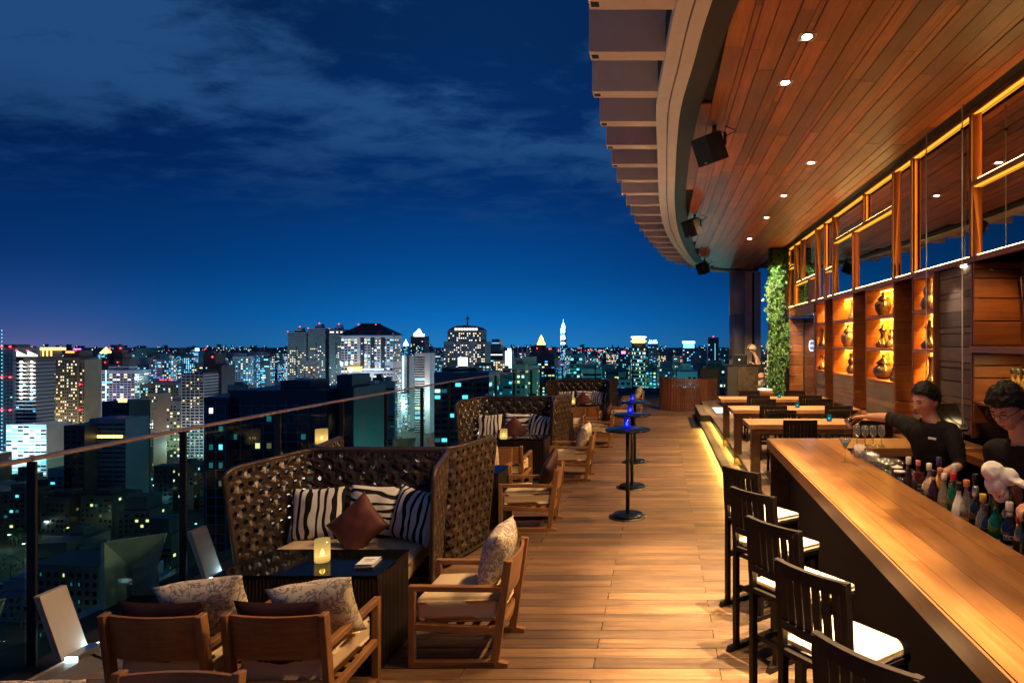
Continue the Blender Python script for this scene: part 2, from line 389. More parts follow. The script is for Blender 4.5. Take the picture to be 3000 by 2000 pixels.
M['led_hot'] = emit('led_amber_line', (1.0, 0.66, 0.20), 26.0)
M['ledstep'] = emit('led_step', (1.0, 0.70, 0.16), 14.0)
M['lampface'] = emit('lamp_face', (1.0, 0.88, 0.68), 40.0, False)
M['flame'] = emit('candle_flame', (1.0, 0.74, 0.34), 34.0, False)
M['blueflame'] = emit('candle_flame_behind_blue_glass', (0.62, 0.78, 1.0), 30.0, False)
M['ledcool'] = emit('led_cool', (0.66, 0.95, 1.0), 6.0)
M['neon'] = emit('neon_white_blue', (0.55, 0.66, 1.0), 3.2)
M['floorlight'] = emit('floor_light_panel', (0.82, 1.0, 0.92), 1.3)

def lampglass(name, col, strength, transp, tcol):
    """a lit frosted glass shade: glows from the flame inside, hottest low down where the flame is"""
    m, t, p = newmat(name); t.nodes.remove(p)
    tcn = nd(t, 'ShaderNodeTexCoord'); sp = nd(t, 'ShaderNodeSeparateXYZ'); lk(t, tcn.outputs['Generated'], sp.inputs[0])
    f = ramp(t, sp.outputs[2], [(0.0, (0.55,) * 3), (0.3, (1.0,) * 3), (0.75, (0.55,) * 3), (1.0, (0.40,) * 3)])
    e = nd(t, 'ShaderNodeEmission'); e.inputs[0].default_value = tuple(col) + (1,); lk(t, math_(t, 'MULTIPLY', f, strength), e.inputs[1])
    tr = nd(t, 'ShaderNodeBsdfTransparent'); tr.inputs[0].default_value = tuple(tcol) + (1,)
    mx = nd(t, 'ShaderNodeMixShader'); mx.inputs[0].default_value = transp; lk(t, e.outputs[0], mx.inputs[1]); lk(t, tr.outputs[0], mx.inputs[2])
    gl = nd(t, 'ShaderNodeBsdfGlossy'); gl.inputs['Roughness'].default_value = 0.08
    m2 = nd(t, 'ShaderNodeMixShader'); m2.inputs[0].default_value = 0.06; lk(t, mx.outputs[0], m2.inputs[1]); lk(t, gl.outputs[0], m2.inputs[2])
    lk(t, m2.outputs[0], t.nodes['Material Output'].inputs[0]); m.cycles.emission_sampling = 'NONE'
    return m
M['candleglass'] = lampglass('lit_frosted_glass', (1.0, 0.66, 0.20), 1.25, 0.40, (1.0, 0.85, 0.5))
M['blueglass'] = lampglass('lit_blue_glass', (0.015, 0.03, 1.0), 0.75, 0.55, (0.12, 0.2, 1.0))
M['tealglass'] = lampglass('lit_teal_glass', (0.0, 0.25, 0.26), 0.55, 0.5, (0.05, 0.55, 0.6))

def zebra(name, axis=0, grey=1.0):
    m, t, p = newmat(name); tcn = nd(t, 'ShaderNodeTexCoord'); oi = nd(t, 'ShaderNodeObjectInfo')
    mpn = nd(t, 'ShaderNodeMapping'); lk(t, tcn.outputs['Object'], mpn.inputs[0])
    mpn.inputs['Scale'].default_value = (1, 1, 0.33) if axis == 0 else (0.4, 1, 1)
    n = nd(t, 'ShaderNodeTexNoise'); n.noise_dimensions = '4D'; lk(t, mpn.outputs[0], n.inputs['Vector']); n.inputs['Scale'].default_value = 7; n.inputs['Detail'].default_value = 1.5
    lk(t, math_(t, 'MULTIPLY', oi.outputs['Random'], 21.0), n.inputs['W'])
    sp = nd(t, 'ShaderNodeSeparateXYZ'); lk(t, tcn.outputs['Object'], sp.inputs[0])
    x = sp.outputs[0 if axis == 0 else 2]
    ph = math_(t, 'ADD', math_(t, 'MULTIPLY', x, 88.0), math_(t, 'MULTIPLY', n.outputs['Fac'], 14.0))
    s = math_(t, 'SINE', ph)
    lk(t, ramp(t, s, [(0.27, (0.72 * grey, 0.68 * grey, 0.62 * grey)), (0.32, (0.012, 0.010, 0.010))]), p.inputs['Base Color'])
    p.inputs['Roughness'].default_value = 0.85; p.inputs['Specular IOR Level'].default_value = 0.2
    return m
# (ramp input of a sine is clamped below 0: the pale ground takes the larger share of the cloth)
M['zebra'] = zebra('zebra_cloth', 0); M['zebra2'] = zebra('zebra_cloth_across', 1)
def damask(name, ground, leaf, sc_=9.0):
    m, t, p = newmat(name); tcn = nd(t, 'ShaderNodeTexCoord'); oi = nd(t, 'ShaderNodeObjectInfo')
    w = math_(t, 'MULTIPLY', oi.outputs['Random'], 17.0)
    n = noise_(t, tcn.outputs['Object'], sc_, 2.5, 0.5, 2.4, w)
    n2 = noise_(t, tcn.outputs['Object'], sc_ * 3.2, 2, 0.5, 1.5, w)
    v = math_(t, 'ADD', math_(t, 'MULTIPLY', n, 0.8), math_(t, 'MULTIPLY', n2, 0.2))
    lk(t, ramp(t, v, [(0.485, ground), (0.50, leaf), (0.55, leaf), (0.565, ground)]), p.inputs['Base Color'])
    p.inputs['Roughness'].default_value = 0.55; p.inputs['Specular IOR Level'].default_value = 0.45
    f = noise_(t, tcn.outputs['Object'], 24, 4, 0.6); b = nd(t, 'ShaderNodeBump'); b.inputs['Strength'].default_value = 0.25; b.inputs['Distance'].default_value = 0.01
    lk(t, f, b.inputs['Height']); lk(t, b.outputs[0], p.inputs['Normal'])
    return m
M['damask'] = damask('leaf_pattern_silk', (0.70, 0.58, 0.42), (0.25, 0.22, 0.19), 11.0)
def weave():
    m, t, p = newmat('woven_leather'); tcn = nd(t, 'ShaderNodeTexCoord')
    n = noise_(t, tcn.outputs['Object'], 7, 4, 0.6); n2 = noise_(t, tcn.outputs['Object'], 60, 3, 0.6)
    ge = nd(t, 'ShaderNodeNewGeometry')
    c = ramp(t, n, [(0.3, (0.020, 0.012, 0.008)), (0.7, (0.052, 0.032, 0.021))])
    lk(t, c, p.inputs['Base Color']); p.inputs['Roughness'].default_value = 0.36
    b = nd(t, 'ShaderNodeBump'); b.inputs['Strength'].default_value = 0.3; b.inputs['Distance'].default_value = 0.004; lk(t, n2, b.inputs['Height']); lk(t, b.outputs[0], p.inputs['Normal'])
    return m
M['weave'] = weave()

# ============================================================ DECK
def struct(o): o['kind'] = 'structure'; return o
mb = MB(); mb.box(-4.6, 3.6, -1.0, 31.5, -0.30, -0.034)
deck = struct(obj('deck', mb, M['blackmat']))
_pl = {}
def deck_plank(L):
    L = round(L, 2)
    if L not in _pl:
        b = MB(); b.box(-L / 2, L / 2, -0.0684, 0.0684, -0.026, 0, 0.0022); _pl[L] = b.mesh('plank', [M['deck']])
    return _pl[L]
PITCH = 0.1435; rest = MB(); rr = random.Random(3)
def deck_right(y): return 1.34 if y < 7.3 else (1.02 if y < 16.4 else (1.02 if y < 19.3 else 3.4))
row = 0; y = 0.2
while y < 27.0:
    j0 = -0.447 if row % 2 else 0.385
    xl, xr = -3.72, deck_right(y)
    cuts = [xl] + [j0 + 1.68 * k for k in range(-3, 4) if xl + 0.08 < j0 + 1.68 * k < xr - 0.08] + [xr]
    for a, b in zip(cuts, cuts[1:]):
        dz = rr.uniform(-0.0012, 0.0012)
        if 3.6 < y < 11.2:
            mesh_obj('plank', deck_plank(b - a - 0.005), deck, ((a + b) / 2, y, dz), (rr.uniform(-.004, .004), 0, 0))
        else:
            rest.box(a + .0025, b - .0025, y - 0.0684, y + 0.0684, -0.026 + dz, dz, 0.0022)
    y += PITCH; row += 1
obj('plank', rest, M['deck'], deck, kind='stuff')

# raised dining platform: two steps with light under their nosings
mb = MB(); mb.box(1.06, 1.36, 7.30, 16.40, -0.03, 0.128); mb.box(1.34, 3.9, 7.30, 21.5, -0.03, 0.286)
dais = struct(obj('dining_platform', mb, M['blackmat']))
def tread(x0, x1, z, y0, y1, n):
    w = (y1 - y0) / n
    for i in range(n):
        b = MB(); b.box(x0, x1, -w / 2 + .002, w / 2 - .002, -0.03, 0, 0.002)
        obj('step_board', b, M['dais'], dais, (0, y0 + w * (i + .5), z))
for i in range(4):        # lower tread: long boards end to end
    pass
for k, (xa, xb) in enumerate(((0.985, 1.115), (1.118, 1.248))):
    yy = 7.32 + 0.4 * k
    cuts = [7.30] + [9.2 + 0.6 * k, 11.3 - .5 * k, 13.4 + .4 * k] + [16.40]
    for a, b_ in zip(cuts, cuts[1:]):
        b = MB(); b.box(xa, xb, a + .002, b_ - .002, 0.130, 0.160, 0.002); obj('step_board', b, M['dais'], dais)
for k in range(13):
    xa = 1.25 + k * 0.165; xb = min(xa + 0.161, 3.30)
    cuts = [7.30] + [8.4 + (k * 1.37) % 2.2, 11.0 + (k * 1.9) % 1.8, 14.3 + (k * .77) % 1.7] + [21.4]
    for a, b_ in zip(cuts, cuts[1:]):
        b = MB(); b.box(xa, xb, a + .002, b_ - .002, 0.290, 0.320, 0.002); obj('platform_board', b, M['dais'], dais)
b = MB(); b.box(0.975, 0.985, 7.30, 16.40, 0.118, 0.162, 0.001); b.box(1.240, 1.2495, 7.30, 16.40, 0.278, 0.3225, 0.001)
obj('step_nosing', b, M['black'], dais)
def ledstrip(x, z, y0, y1, parent):
    b = MB(); b.box(x, x + .012, y0, y1, z - .006, z); return obj('led_strip', b, M['ledstep'], parent)
ledstrip(1.03, 0.128, 7.4, 16.3, dais); ledstrip(1.30, 0.288, 7.4, 16.3, dais)
for (x, z, e) in ((1.02, 0.120, 85), (1.285, 0.278, 45)):
    light('step_light', 'AREA', (x, 11.85, z), e, (1.0, 0.68, 0.13), dais, (0, R(38), 0), shape='RECTANGLE', size=0.02, size_y=8.9)
# block at the far end of the steps, and the white floor light behind it
t = thing('timber_block', 'low dark timber block closing the far end of the lit steps', 'planter block', (1.165, 17.85, 0))
b = MB(); b.box(-.165, .165, -1.35, 1.35, 0.0, 0.292); obj('block_side', b, M['darkwood'], t)
for k in range(2):
    b = MB(); b.box(-.172 + k * .173, -.001 + k * .173, -1.36, 1.36, 0.294, 0.324, .002); obj('top_board', b, M['dais'], t)
t = thing('floor_light', 'white glowing square floor light beside the timber block', 'floor light', (1.62, 17.5, 0.32))
b = MB(); b.box(-.20, .20, -.75, .75, 0.0, 0.012, .003); obj('glow_panel', b, M['floorlight'], t)
b = MB(); b.box(-.23, -.202, -.78, .78, 0, .02); b.box(.202, .23, -.78, .78, 0, .02); b.box(-.202, .202, -.78, -.752, 0, .02); b.box(-.202, .202, .752, .78, 0, .02); obj('frame', b, M['metal'], t)
light('floor_glow', 'POINT', (0, 0.35, .10), 2.5, (0.85, 1.0, 0.92), t, shadow_soft_size=0.05)
t = thing('dark_strip', 'dark slatted strip on the deck left of the timber block', 'drain grate', (0.87, 17.6, 0.0))  # thin dark bars on a dark plate make a dark strip
b = MB(); b.box(-.11, .11, -1.2, 1.2, 0.001, 0.006); obj('tray', b, M['blackmat'], t)
b = MB()
for k in range(24): b.box(-.10, .10, -1.18 + k * .1, -1.15 + k * .1, .006, .012)
obj('bar', b, M['black'], t, kind='stuff')

# ============================================================ EDGE KERB + BALUSTRADE
RP = [(-4.30, 1.40), (-4.29, 2.9), (-4.29, 4.39), (-4.35, 5.86), (-4.37, 7.35), (-4.38, 8.83), (-4.36, 10.2), (-4.31, 11.6), (-4.29, 13.0), (-4.26, 14.5), (-4.10, 15.95), (-3.98, 17.4), (-3.84, 19.0), (-3.65, 20.6), (-3.40, 22.2), (-2.4, 23.5), (-1.1, 24.6), (0.6, 25.6), (2.2, 26.2), (3.9, 26.6)]
RZ = 1.36
M['kerb'] = mat('kerb_cladding', (0.11, 0.10, 0.095), 0.45, nscale=2.5, namt=0.08)
M['parapet'] = mat('parapet_cladding', (0.40, 0.28, 0.28), 0.5, nscale=5, namt=0.18)
kerb = thing('edge_kerb', 'low metal clad kerb with sloping top along the foot of the glass balustrade', 'kerb')
bal = thing('glass_balustrade', 'long curved green tinted glass balustrade with bronze handrail above the city', 'balustrade')
for i in range(len(RP) - 1):
    a = Vector(RP[i] + (0,)); c = Vector(RP[i + 1] + (0,)); d = (c - a); L = d.length; d.normalize(); n = Vector((-d.y, d.x, 0))   # n points out
    b = MB(); b.slab([a + d * .02 + Vector((0, 0, -.25)), c - d * .02 + Vector((0, 0, -.25)), c - d * .02 + Vector((0, 0, RZ - .03)), a + d * .02 + Vector((0, 0, RZ - .03))], n * .014)
    obj('glass_panel', b, M['glass'], bal)
    b = MB(); b.bar(a + d * .006 + Vector((0, 0, RZ)), c - d * .006 + Vector((0, 0, RZ)), .070, .024, bev=.005); obj('handrail', b, M['rail'], bal)
    if i: 
        b = MB(); p = a + n * -.03
        b.bar(p + Vector((0, 0, -.22)), p + Vector((0, 0, RZ - .012)), .018, .06, up=n, bev=.002); obj('post', b, M['black'], bal)
    # kerb: floor gutter, sloped inner face, flat top
    inn = -n
    q = lambda s, off, z: (a if s == 0 else c) + inn * off + d * (.004 if s == 0 else -.004) + Vector((0, 0, z))
    b = MB(); b.slab([q(0, .56, -.02), q(1, .56, -.02), q(1, .44, .035), q(0, .44, .035)], Vector((0, 0, -.012)) + n * .01); obj('kerb_panel', b, M['kerb'], kerb)
    b = MB(); b.slab([q(0, .44, .037), q(1, .44, .037), q(1, .34, .037), q(0, .34, .037)], Vector((0, 0, -.03))); obj('kerb_top', b, M['kerb'], kerb)
    b = MB(); b.slab([q(0, .34, .02), q(1, .34, .02), q(1, .05, -.12), q(0, .05, -.12)], Vector((0, 0, -.03))); obj('gutter', b, M['black'], kerb)
    b = MB(); b.bar(q(0, .335, .043), q(1, .335, .043), .012, .012); obj('kerb_trim', b, M['rail'], kerb)
# sloped metal fins beside the posts, with a small cool light at each foot; clad parapet boxes outside the glass
def fin(i, label):
    a = Vector(RP[i] + (0,)); c = Vector(RP[i + 1] + (0,)); d = (c - a).normalized(); n = Vector((-d.y, d.x, 0))
    ang = math.atan2(d.y, d.x) - R(90)
    t = thing('bracket_fin', label, 'metal fin', a - n * 0.26, ang, 'sloping metal fins at the foot of the balustrade posts')
    b = MB(); b.slab([(.075, -.115, 0.0), (.075, .095, 0.0), (-.085, .095, .475), (-.085, -.115, .475)], (-.035, 0, 0)); obj('fin_panel', b, M['alu'], t)
    b = MB(); b.slab([(.077, -.117, .0), (.077, -.112, .0), (-.083, -.112, .476), (-.083, -.117, .476)], (.003, 0, 0)); obj('edge_trim', b, M['rail'], t)
    b = MB(); b.box(.075, .16, -.105, .085, .001, .075, .002); obj('lamp_body', b, M['metal'], t)
    b = MB(); b.box(.08, .155, .086, .094, .004, .07); b.box(.08, .155, -.114, -.106, .004, .07); obj('lamp_lens', b, M['ledcool'], t)
    light('foot_light', 'POINT', (.10, .14, .05), 2.6, (0.55, 0.92, 1.0), t, shadow_soft_size=.03)
    light('up_light', 'SPOT', (.12, 0, .09), 170, (1.0, .84, .68), t, (0, R(-143), 0), spot_size=R(64), spot_blend=.8, shadow_soft_size=.03)
    return t
FL = ['sloping tan metal fin nearest the camera at far left of the balustrade', 'dark sloping metal fin with white foot light beside the black table',
      'sloping fin behind the first woven booth, third from the left', 'pale sloping fin just left of the second woven booth', 'dark sloping fin touching the second woven booth']
for k, i in enumerate((2, 3, 5, 6, 7)): fin(i, FL[k])
def pbox(i, label, z1):
    a = Vector(RP[i] + (0,)); c = Vector(RP[i + 1] + (0,)); d = (c - a).normalized(); n = Vector((-d.y, d.x, 0)); L = (c - a).length
    ang = math.atan2(d.y, d.x) - R(90)
    t = thing('parapet_box', label, 'parapet', c + n * .05, ang, 'clad parapet boxes outside the glass')
    yb, xo = -.24, -.18
    b = MB(); b.box(xo, .02, yb, yb + .03, -.6, .195, .003); obj('front_panel', b, M['parapet'], t)
    b = MB(); b.slab([(xo - .002, yb - .30, -.6), (xo - .002, yb, -.6), (xo - .002, yb, .20), (xo - .002, yb - .30, .52)], (-.03, 0, 0)); obj('side_panel', b, M['parapet'], t)
    b = MB(); q = [(xo, yb - .29, .515), (.03, yb + .10, .47), (.02, yb, .205), (xo, yb, .205)]; b.add(q + [(x_ - .01, y_ + .03, z_) for x_, y_, z_ in q], [(3, 2, 1), (3, 1, 0), (4, 5, 7), (5, 6, 7), (0, 1, 5, 4), (1, 2, 6, 5), (2, 3, 7, 6), (3, 0, 4, 7)]); obj('sloped_panel', b, M['parapet'], t)
    b = MB(); b.box(xo - .5, xo - .03, yb - .30, yb + .6, -.6, -.2); obj('ledge', b, M['parapet'], t)
    return t
PL = ['clad parapet box outside the glass at the left edge of the picture', 'greenish clad parapet box outside the glass behind the front left chair', 'low parapet box outside the glass behind the first booth', 'parapet box outside the glass left of the second booth', 'parapet box just outside the glass at the second booth']
for k, i in enumerate((1, 2, 4, 5, 6)): pbox(i, PL[k], .34)

# ============================================================ CEILING
CZ = 4.62
EDGE_IN = [(1.75, -1.5), (1.32, 0), (1.05, 1.2), (.80, 2.7), (.56, 4.67), (.485, 5.65), (.41, 6.72), (.385, 7.87), (.38, 9.13), (.43, 11.25), (.60, 13.97), (.80, 16.2), (1.07, 18.5), (1.30, 19.8), (1.60, 20.95), (2.0, 21.5), (2.6, 21.8), (3.3, 21.9)]
EDGE_MID = [(1.55, -1.5), (1.12, 0), (.84, 1.2), (.59, 2.7), (.36, 4.67), (.285, 5.65), (.207, 6.72), (.195, 7.87), (.205, 9.13), (.24, 11.39), (.36, 13.97), (.58, 16.4), (.92, 18.9), (1.18, 20.2), (1.5, 21.3), (1.95, 21.85), (2.6, 22.15), (3.3, 22.25)]
EDGE_OUT = [(1.30, -1.5), (.87, 0), (.58, 1.2), (.34, 2.7), (.11, 4.67), (.02, 5.75), (-.05, 6.72), (-.052, 7.87), (-.048, 9.13), (-.03, 11.4), (.08, 13.97), (.36, 16.6), (.72, 19.1), (1.02, 20.6), (1.4, 21.7), (1.9, 22.3), (2.6, 22.6), (3.3, 22.7)]
def catmull(P, n=6):
    P = [Vector(p) for p in P]; out = []
    for i in range(len(P) - 1):
        p0 = P[max(i - 1, 0)]; p1 = P[i]; p2 = P[i + 1]; p3 = P[min(i + 2, len(P) - 1)]
        for k in range(n):
            t = k / n
            out.append(0.5 * ((2 * p1) + (p2 - p0) * t + (2 * p0 - 5 * p1 + 4 * p2 - p3) * t * t + (3 * p1 - p0 - 3 * p2 + p3) * t ** 3))
    out.append(P[-1]); return out
cin, cmid, cout = catmull(EDGE_IN), catmull(EDGE_MID), catmull(EDGE_OUT)
def ribbon(A, B, z0, z1, mb=None):
    mb = mb or MB(); n = len(A)
    vs = [(p.x, p.y, z) for z in (z0, z1) for P in (A, B) for p in P]
    fs = []
    for i in range(n - 1):
        fs += [(i, i + 1, n + i + 1, n + i), (2 * n + i, 3 * n + i, 3 * n + i + 1, 2 * n + i + 1), (i, 2 * n + i, 2 * n + i + 1, i + 1), (n + i, n + i + 1, 3 * n + i + 1, 3 * n + i)]
    fs += [(0, n, 3 * n, 2 * n), (n - 1, 3 * n - 1, 4 * n - 1, 2 * n - 1)]
    return mb.add(vs, fs)
ceiling = struct(obj('ceiling', MB().prism([(p.x, p.y) for p in cin] + [(3.9, 21.9), (3.9, -1.5)], CZ + .045, CZ + .30), M['blackmat']))
def edge_range(xa):
    ys = [p.y for p in cin if p.x - .04 <= xa]
    return (min(ys), max(ys)) if ys else None
x = 0.36; cr = random.Random(11); widths = [.165, .165, .055, .12, .165, .12, .055, .165]
k = 0
while x < 3.14:
    w = widths[k % len(widths)]; k += 1; x1 = min(x + w, 3.16)
    rg = edge_range(x + .01) or (7.0, 9.5)
    y0, y1 = max(rg[0], -1.4), min(rg[1], 21.85)
    cuts = [y0]; yy = y0 + cr.uniform(.5, 1.8)
    while yy < y1 - .6: cuts.append(yy); yy += cr.uniform(1.5, 2.4) if yy < 9 else cr.uniform(2.6, 4.0)
    cuts.append(y1)
    for a, c in zip(cuts, cuts[1:]):
        dz = cr.uniform(-.002, .002) + (0.006 if w < .06 else 0)
        b = MB(); b.box(-(x1 - x) / 2 + .004, (x1 - x) / 2 - .004, -(c - a) / 2 + .0012, (c - a) / 2 - .0012, 0, .02, .0015)
        obj('ceiling_plank', b, M['ceil'], ceiling, ((x + x1) / 2, (a + c) / 2, CZ + dz))
    x = x1
fascia = thing('roof_edge', 'curved roof edge of dark recess and cream soffit panels above the deck', 'roof edge')
obj('dark_recess', ribbon(cin, cmid, CZ - .018, CZ + .25), M['fascia'], fascia)
half = [(a + b) / 2 for a, b in zip(cmid, cout)]
# cream panels in two rows, butt jointed, a dark groove between the rows
for (A, B, nm) in ((cmid, half, 0), (half, cout, 1)):
    step = 5; i = 0
    while i < len(A) - 1:
        j = min(i + (step if (i // step + nm) % 2 == 0 else 4), len(A) - 1)
        if nm == 0: A2 = [a + (b - a) * .02 for a, b in zip(A, B)][i:j + 1]; B2 = [a + (b - a) * .95 for a, b in zip(A, B)][i:j + 1]
        else: A2 = [a + (b - a) * .05 for a, b in zip(A, B)][i:j + 1]; B2 = list(B[i:j + 1])
        A2[0] = A2[0] + (A2[1] - A2[0]) * .02; B2[0] = B2[0] + (B2[1] - B2[0]) * .02
        obj('soffit_panel', ribbon(A2, B2, CZ - .04, CZ + .06), M['soffit'], fascia); i = j
obj('soffit_backing', ribbon(cmid, cout, CZ + .065, CZ + .30), M['fascia'], fascia)
def interp(P, y):
    for a, b in zip(P, P[1:]):
        if a.y <= y <= b.y: return a.x + (b.x - a.x) * (y - a.y) / max(b.y - a.y, 1e-6)
    return P[-1].x
TIP = [(.5, 0), (-.2, 2.7), (-.55, 4.8), (-.62, 5.6), (-.684, 6.5), (-.69, 8.25), (-.687, 9.13), (-.656, 10.84), (-.588, 12.55), (-.476, 14.24), (-.30, 15.96), (-.08, 17.8), (.16, 19.5), (.575, 20.6), (1.1, 21.6)]
tipc = catmull(TIP)
louv = thing('sun_louver', 'row of deep beige louver blades fanning out from the curved roof edge', 'louvers')
yy = 2.05
while yy < 21.2:
    x0 = interp(tipc, yy); x1 = interp(cout, yy) + .02
    if x1 - x0 > .15:
        b = MB(); b.box(x0, x1, 0, .17, CZ + .004, CZ + .42, .004)
        o = obj('blade', b, M['louver'], louv, (0, yy, 0))
        b = MB(); b.box(x0 + .015, x0 + .075, .055, .125, CZ + .001, CZ + .006); obj('end_slot', b, M['blackmat'], o)
    yy += .868
# upper roof slab above the louvers' root, so that no sky shows through over the ceiling
b = MB(); b.prism([(p.x, p.y) for p in cout] + [(8.0, 22.7), (8.0, -1.5)], CZ + .45, CZ + .9); struct(obj('roof_slab', b, M['louver']))

# downlights: a square trim, the lamp face, a narrow beam and its spill
DL = [(1.18, 5.24, 'square ceiling downlight nearest the camera'), (1.18, 6.16, 'second square ceiling downlight from the camera'), (2.06, 8.9, 'ceiling downlight above the nearest long dining table'), (2.06, 10.9, 'ceiling downlight above the middle dining table'), (2.08, 12.8, 'ceiling downlight above the farthest dining table'), (2.10, 15.4, 'smallest, farthest ceiling downlight in the row')]
EXTRA = [(1.18, 4.32), (1.18, 3.4), (1.18, 2.4), (1.2, 1.2)]
WARM = (1.0, 0.70, 0.36)
for k, (x, y, lab) in enumerate(DL + [(a, b, 'ceiling downlight out over the bar') for a, b in EXTRA]):
    t = thing('downlight', lab, 'downlight', (x, y, CZ), 0, 'square downlights set in the timber ceiling')
    b = MB(); b.box(-.07, .07, -.07, -.052, -.006, .004, .001); b.box(-.07, .07, .052, .07, -.006, .004, .001); b.box(-.07, -.052, -.052, .052, -.006, .004); b.box(.052, .07, -.052, .052, -.006, .004)
    obj('trim', b, M['metal'], t)
    b = MB(); b.lathe([(0, -.004), (.040, -.004), (.040, .002)], 16); obj('lamp_lens', b, M['lampface'], t)
    e = 3000 if k in (0, 1) or k > 5 else (560 if k < 5 else 1500)
    tilt = R(9.5) if k in (0, 1) or k > 5 else 0
    light('beam', 'SPOT', (0, 0, -.03), e, WARM, t, (R(36) if k == 5 else 0, tilt, 0), spot_size=R(31 if tilt else 78), spot_blend=.85, shadow_soft_size=.03)
    if k < 8: light('spill', 'SPOT', (0, 0, -.03), 620 if 1 < k < 6 else ((520 if k == 1 else 340) if k < 7 else (200 if k == 7 else 0)), (1.0, .63, .30), t, (0, R(36), 0), spot_size=R(126), spot_blend=1.0, shadow_soft_size=.06)
    light('spill', 'SPOT', (0, 0, -.03), 80, (1.0, .62, .30), t, (0, R(-15), 0), spot_size=R(140), spot_blend=1.0, shadow_soft_size=.08)

# loudspeakers hung from the ceiling
def speaker(loc, rz, s, label):
    t = thing('loudspeaker', label, 'loudspeaker', loc, rz, 'black loudspeakers hung from the ceiling edge')
    b = MB(); Mx = Matrix.Rotation(R(24), 4, 'Y') @ Matrix.Scale(.74, 4)
    b.prism([(-.16, -.17), (.10, -.24), (.16, -.20), (.16, .20), (.10, .24), (-.16, .17)], -.21, .21, M=Mx @ Matrix.Rotation(R(0), 4, 'X')); obj('cabinet', b, M['blackmat'], t)
    b = MB(); b.box(.161, .172, -.19, .19, -.20, .20, .003, M=Mx); obj('grille', b, M['blackmat'], t)
    b = MB(); b.box(.173, .176, -.03, .03, -.185, -.17, M=Mx); obj('badge', b, M['metal'], t)
    b = MB(); b.bar((0, .26, -.02), (0, .26, .12), .035, .012); b.bar((0, .25, .12), (-.02, .05, .20), .03, .012); b.bar((-.02, .05, .20), (-.02, .05, CZ - loc[2]), .05, .02); b.bar((0, -.26, -.02), (-.02, .05, .21), .02, .012); obj('bracket', b, M['black'], t)
    b = MB(); b.tube([(-.05, .2, .1), (-.16, .26, .17), (-.12, .12, CZ - loc[2] - .01)], .006, 6); obj('cable', b, M['black'], t)
speaker((.56, 7.4, 4.36), R(215), 1, 'largest black loudspeaker hanging at the near ceiling edge')
speaker((.60, 12.5, 4.37), R(215), 1, 'smaller black loudspeaker hanging midway along the ceiling edge')
speaker((1.22, 19.0, 4.33), R(215), 1, 'farthest loudspeaker in silhouette at the far tip of the roof')

# column at the far end
t = thing('column', 'tall grey metal clad column at the far end of the terrace under the roof tip', 'column', (2.62, 22.4, 0.0))
for z0, z1 in ((0, 1.62), (1.63, 3.12), (3.13, 4.61)):
    b = MB(); b.lathe([(.27, z0), (.27, z1)], 28); obj('cladding', b, M['column'], t)
    b = MB(); b.box(.26, .52, -.02, .14, z0, z1, .004); obj('side_panel', b, M['louver'], t)
b = MB(); b.box(.52, .60, -.02, .16, 0, 4.6); obj('dark_fillet', b, M['fascia'], t)
b = MB(); b.box(.62, .82, .0, .2, 0, 4.6, .004); obj('rear_panel', b, M['column'], t)

# ============================================================ BAR WALL with mirrored light boxes and niches
XW = 3.30
def ypx(px, X=XW): return X * FPX / (px - VX)
def zr(r): return EYE - r * XW         # r = (py-HY)/(px-VX) on the wall plane
ZT, ZB = zr(-.742), zr(-.268)          # top and bottom of the light box band
ZR1, ZR2, ZR3 = zr(-.585), zr(-.437), zr(-.51)
wall = struct(obj('bar_wall', MB().box(3.95, 4.15, 2.0, 17.2, 0, 4.75), M['fascia']))
def board_run(parent, x0, x1, y0, y1, z0, z1, hs, mt, nm='wall_board', face='x', gap=.011):
    """horizontal boards, alternating heights, from z0 up; face says which way they look"""
    z = z0; k = 0
    while z < z1 - .01:
        h = min(hs[k % len(hs)], z1 - z); k += 1
        if z1 - z - h < .03: h = z1 - z
        b = MB(); b.box(x0, x1, y0, y1, z + gap / 2, z + h - gap / 2, .0025)
        o = obj(nm, b, mt, parent); z += h
    return
def mirror_bay(label, pxf, pxn, z0, z1, st, sb, led=True, glass='mirror', dep=.046):
    """one light box: far reveal (slanted by st at the top and sb at the bottom), soffit, sill, glass, led lines"""
    yf, yn = ypx(pxf) - .025, ypx(pxn) + .025
    t = thing('mirror_window', label, 'lit window box', (XW, (yf + yn) / 2, z0), 0, 'light boxes with tinted mirror glass above the bar wall')
    a, c, h = yf - (yf + yn) / 2, yn - (yf + yn) / 2, z1 - z0
    e = .03; st, sb = st * .85, sb * .85
    b = MB(); b.slab([(.0, a, e), (dep, a - sb, e), (dep, a - st, h - e), (.0, a, h - e)], (0, .018, 0)); obj('reveal_panel', b, M['wallwoodz'], t)
    b = MB(); b.slab([(.0, c, e), (dep, c, e), (dep, c, h - e), (.0, c, h - e)], (0, -.015, 0)); obj('near_panel', b, M['wallwoodz'], t)
    b = MB(); b.box(0, dep, c, a, h - e, h - e + .018); obj('soffit', b, M['wallwood'], t)
    b = MB(); b.box(0, dep, c, a, e - .018, e); obj('sill', b, M['wallwood'], t)
    b = MB(); b.box(dep, dep + .012, c, a, e, h - e); obj('glass_pane', b, M['mirror'] if glass == 'mirror' else M['darkglass'], t)
    if led:
        b = MB(); b.box(.004, dep - .004, c + .02, a - .02, h - e - .008, h - e - .001); obj('soffit_glow', b, M['soffitglow'], t)  # emissive sheet: strip light on the soffit put into its own glow
        b = MB(); b.box(.018, .036, c + .02, a - .02 - sb * .5, e + .001, e + .012); obj('led_strip', b, M['led_hot'], t)
        light('reveal_glow', 'AREA', (dep - .012, a - max(st, sb) - .045, h / 2), 1.6 * h, (1.0, .42, .04), t, (R(90), 0, R(14)), shape='RECTANGLE', size=.02, size_y=h - .12)
    return t
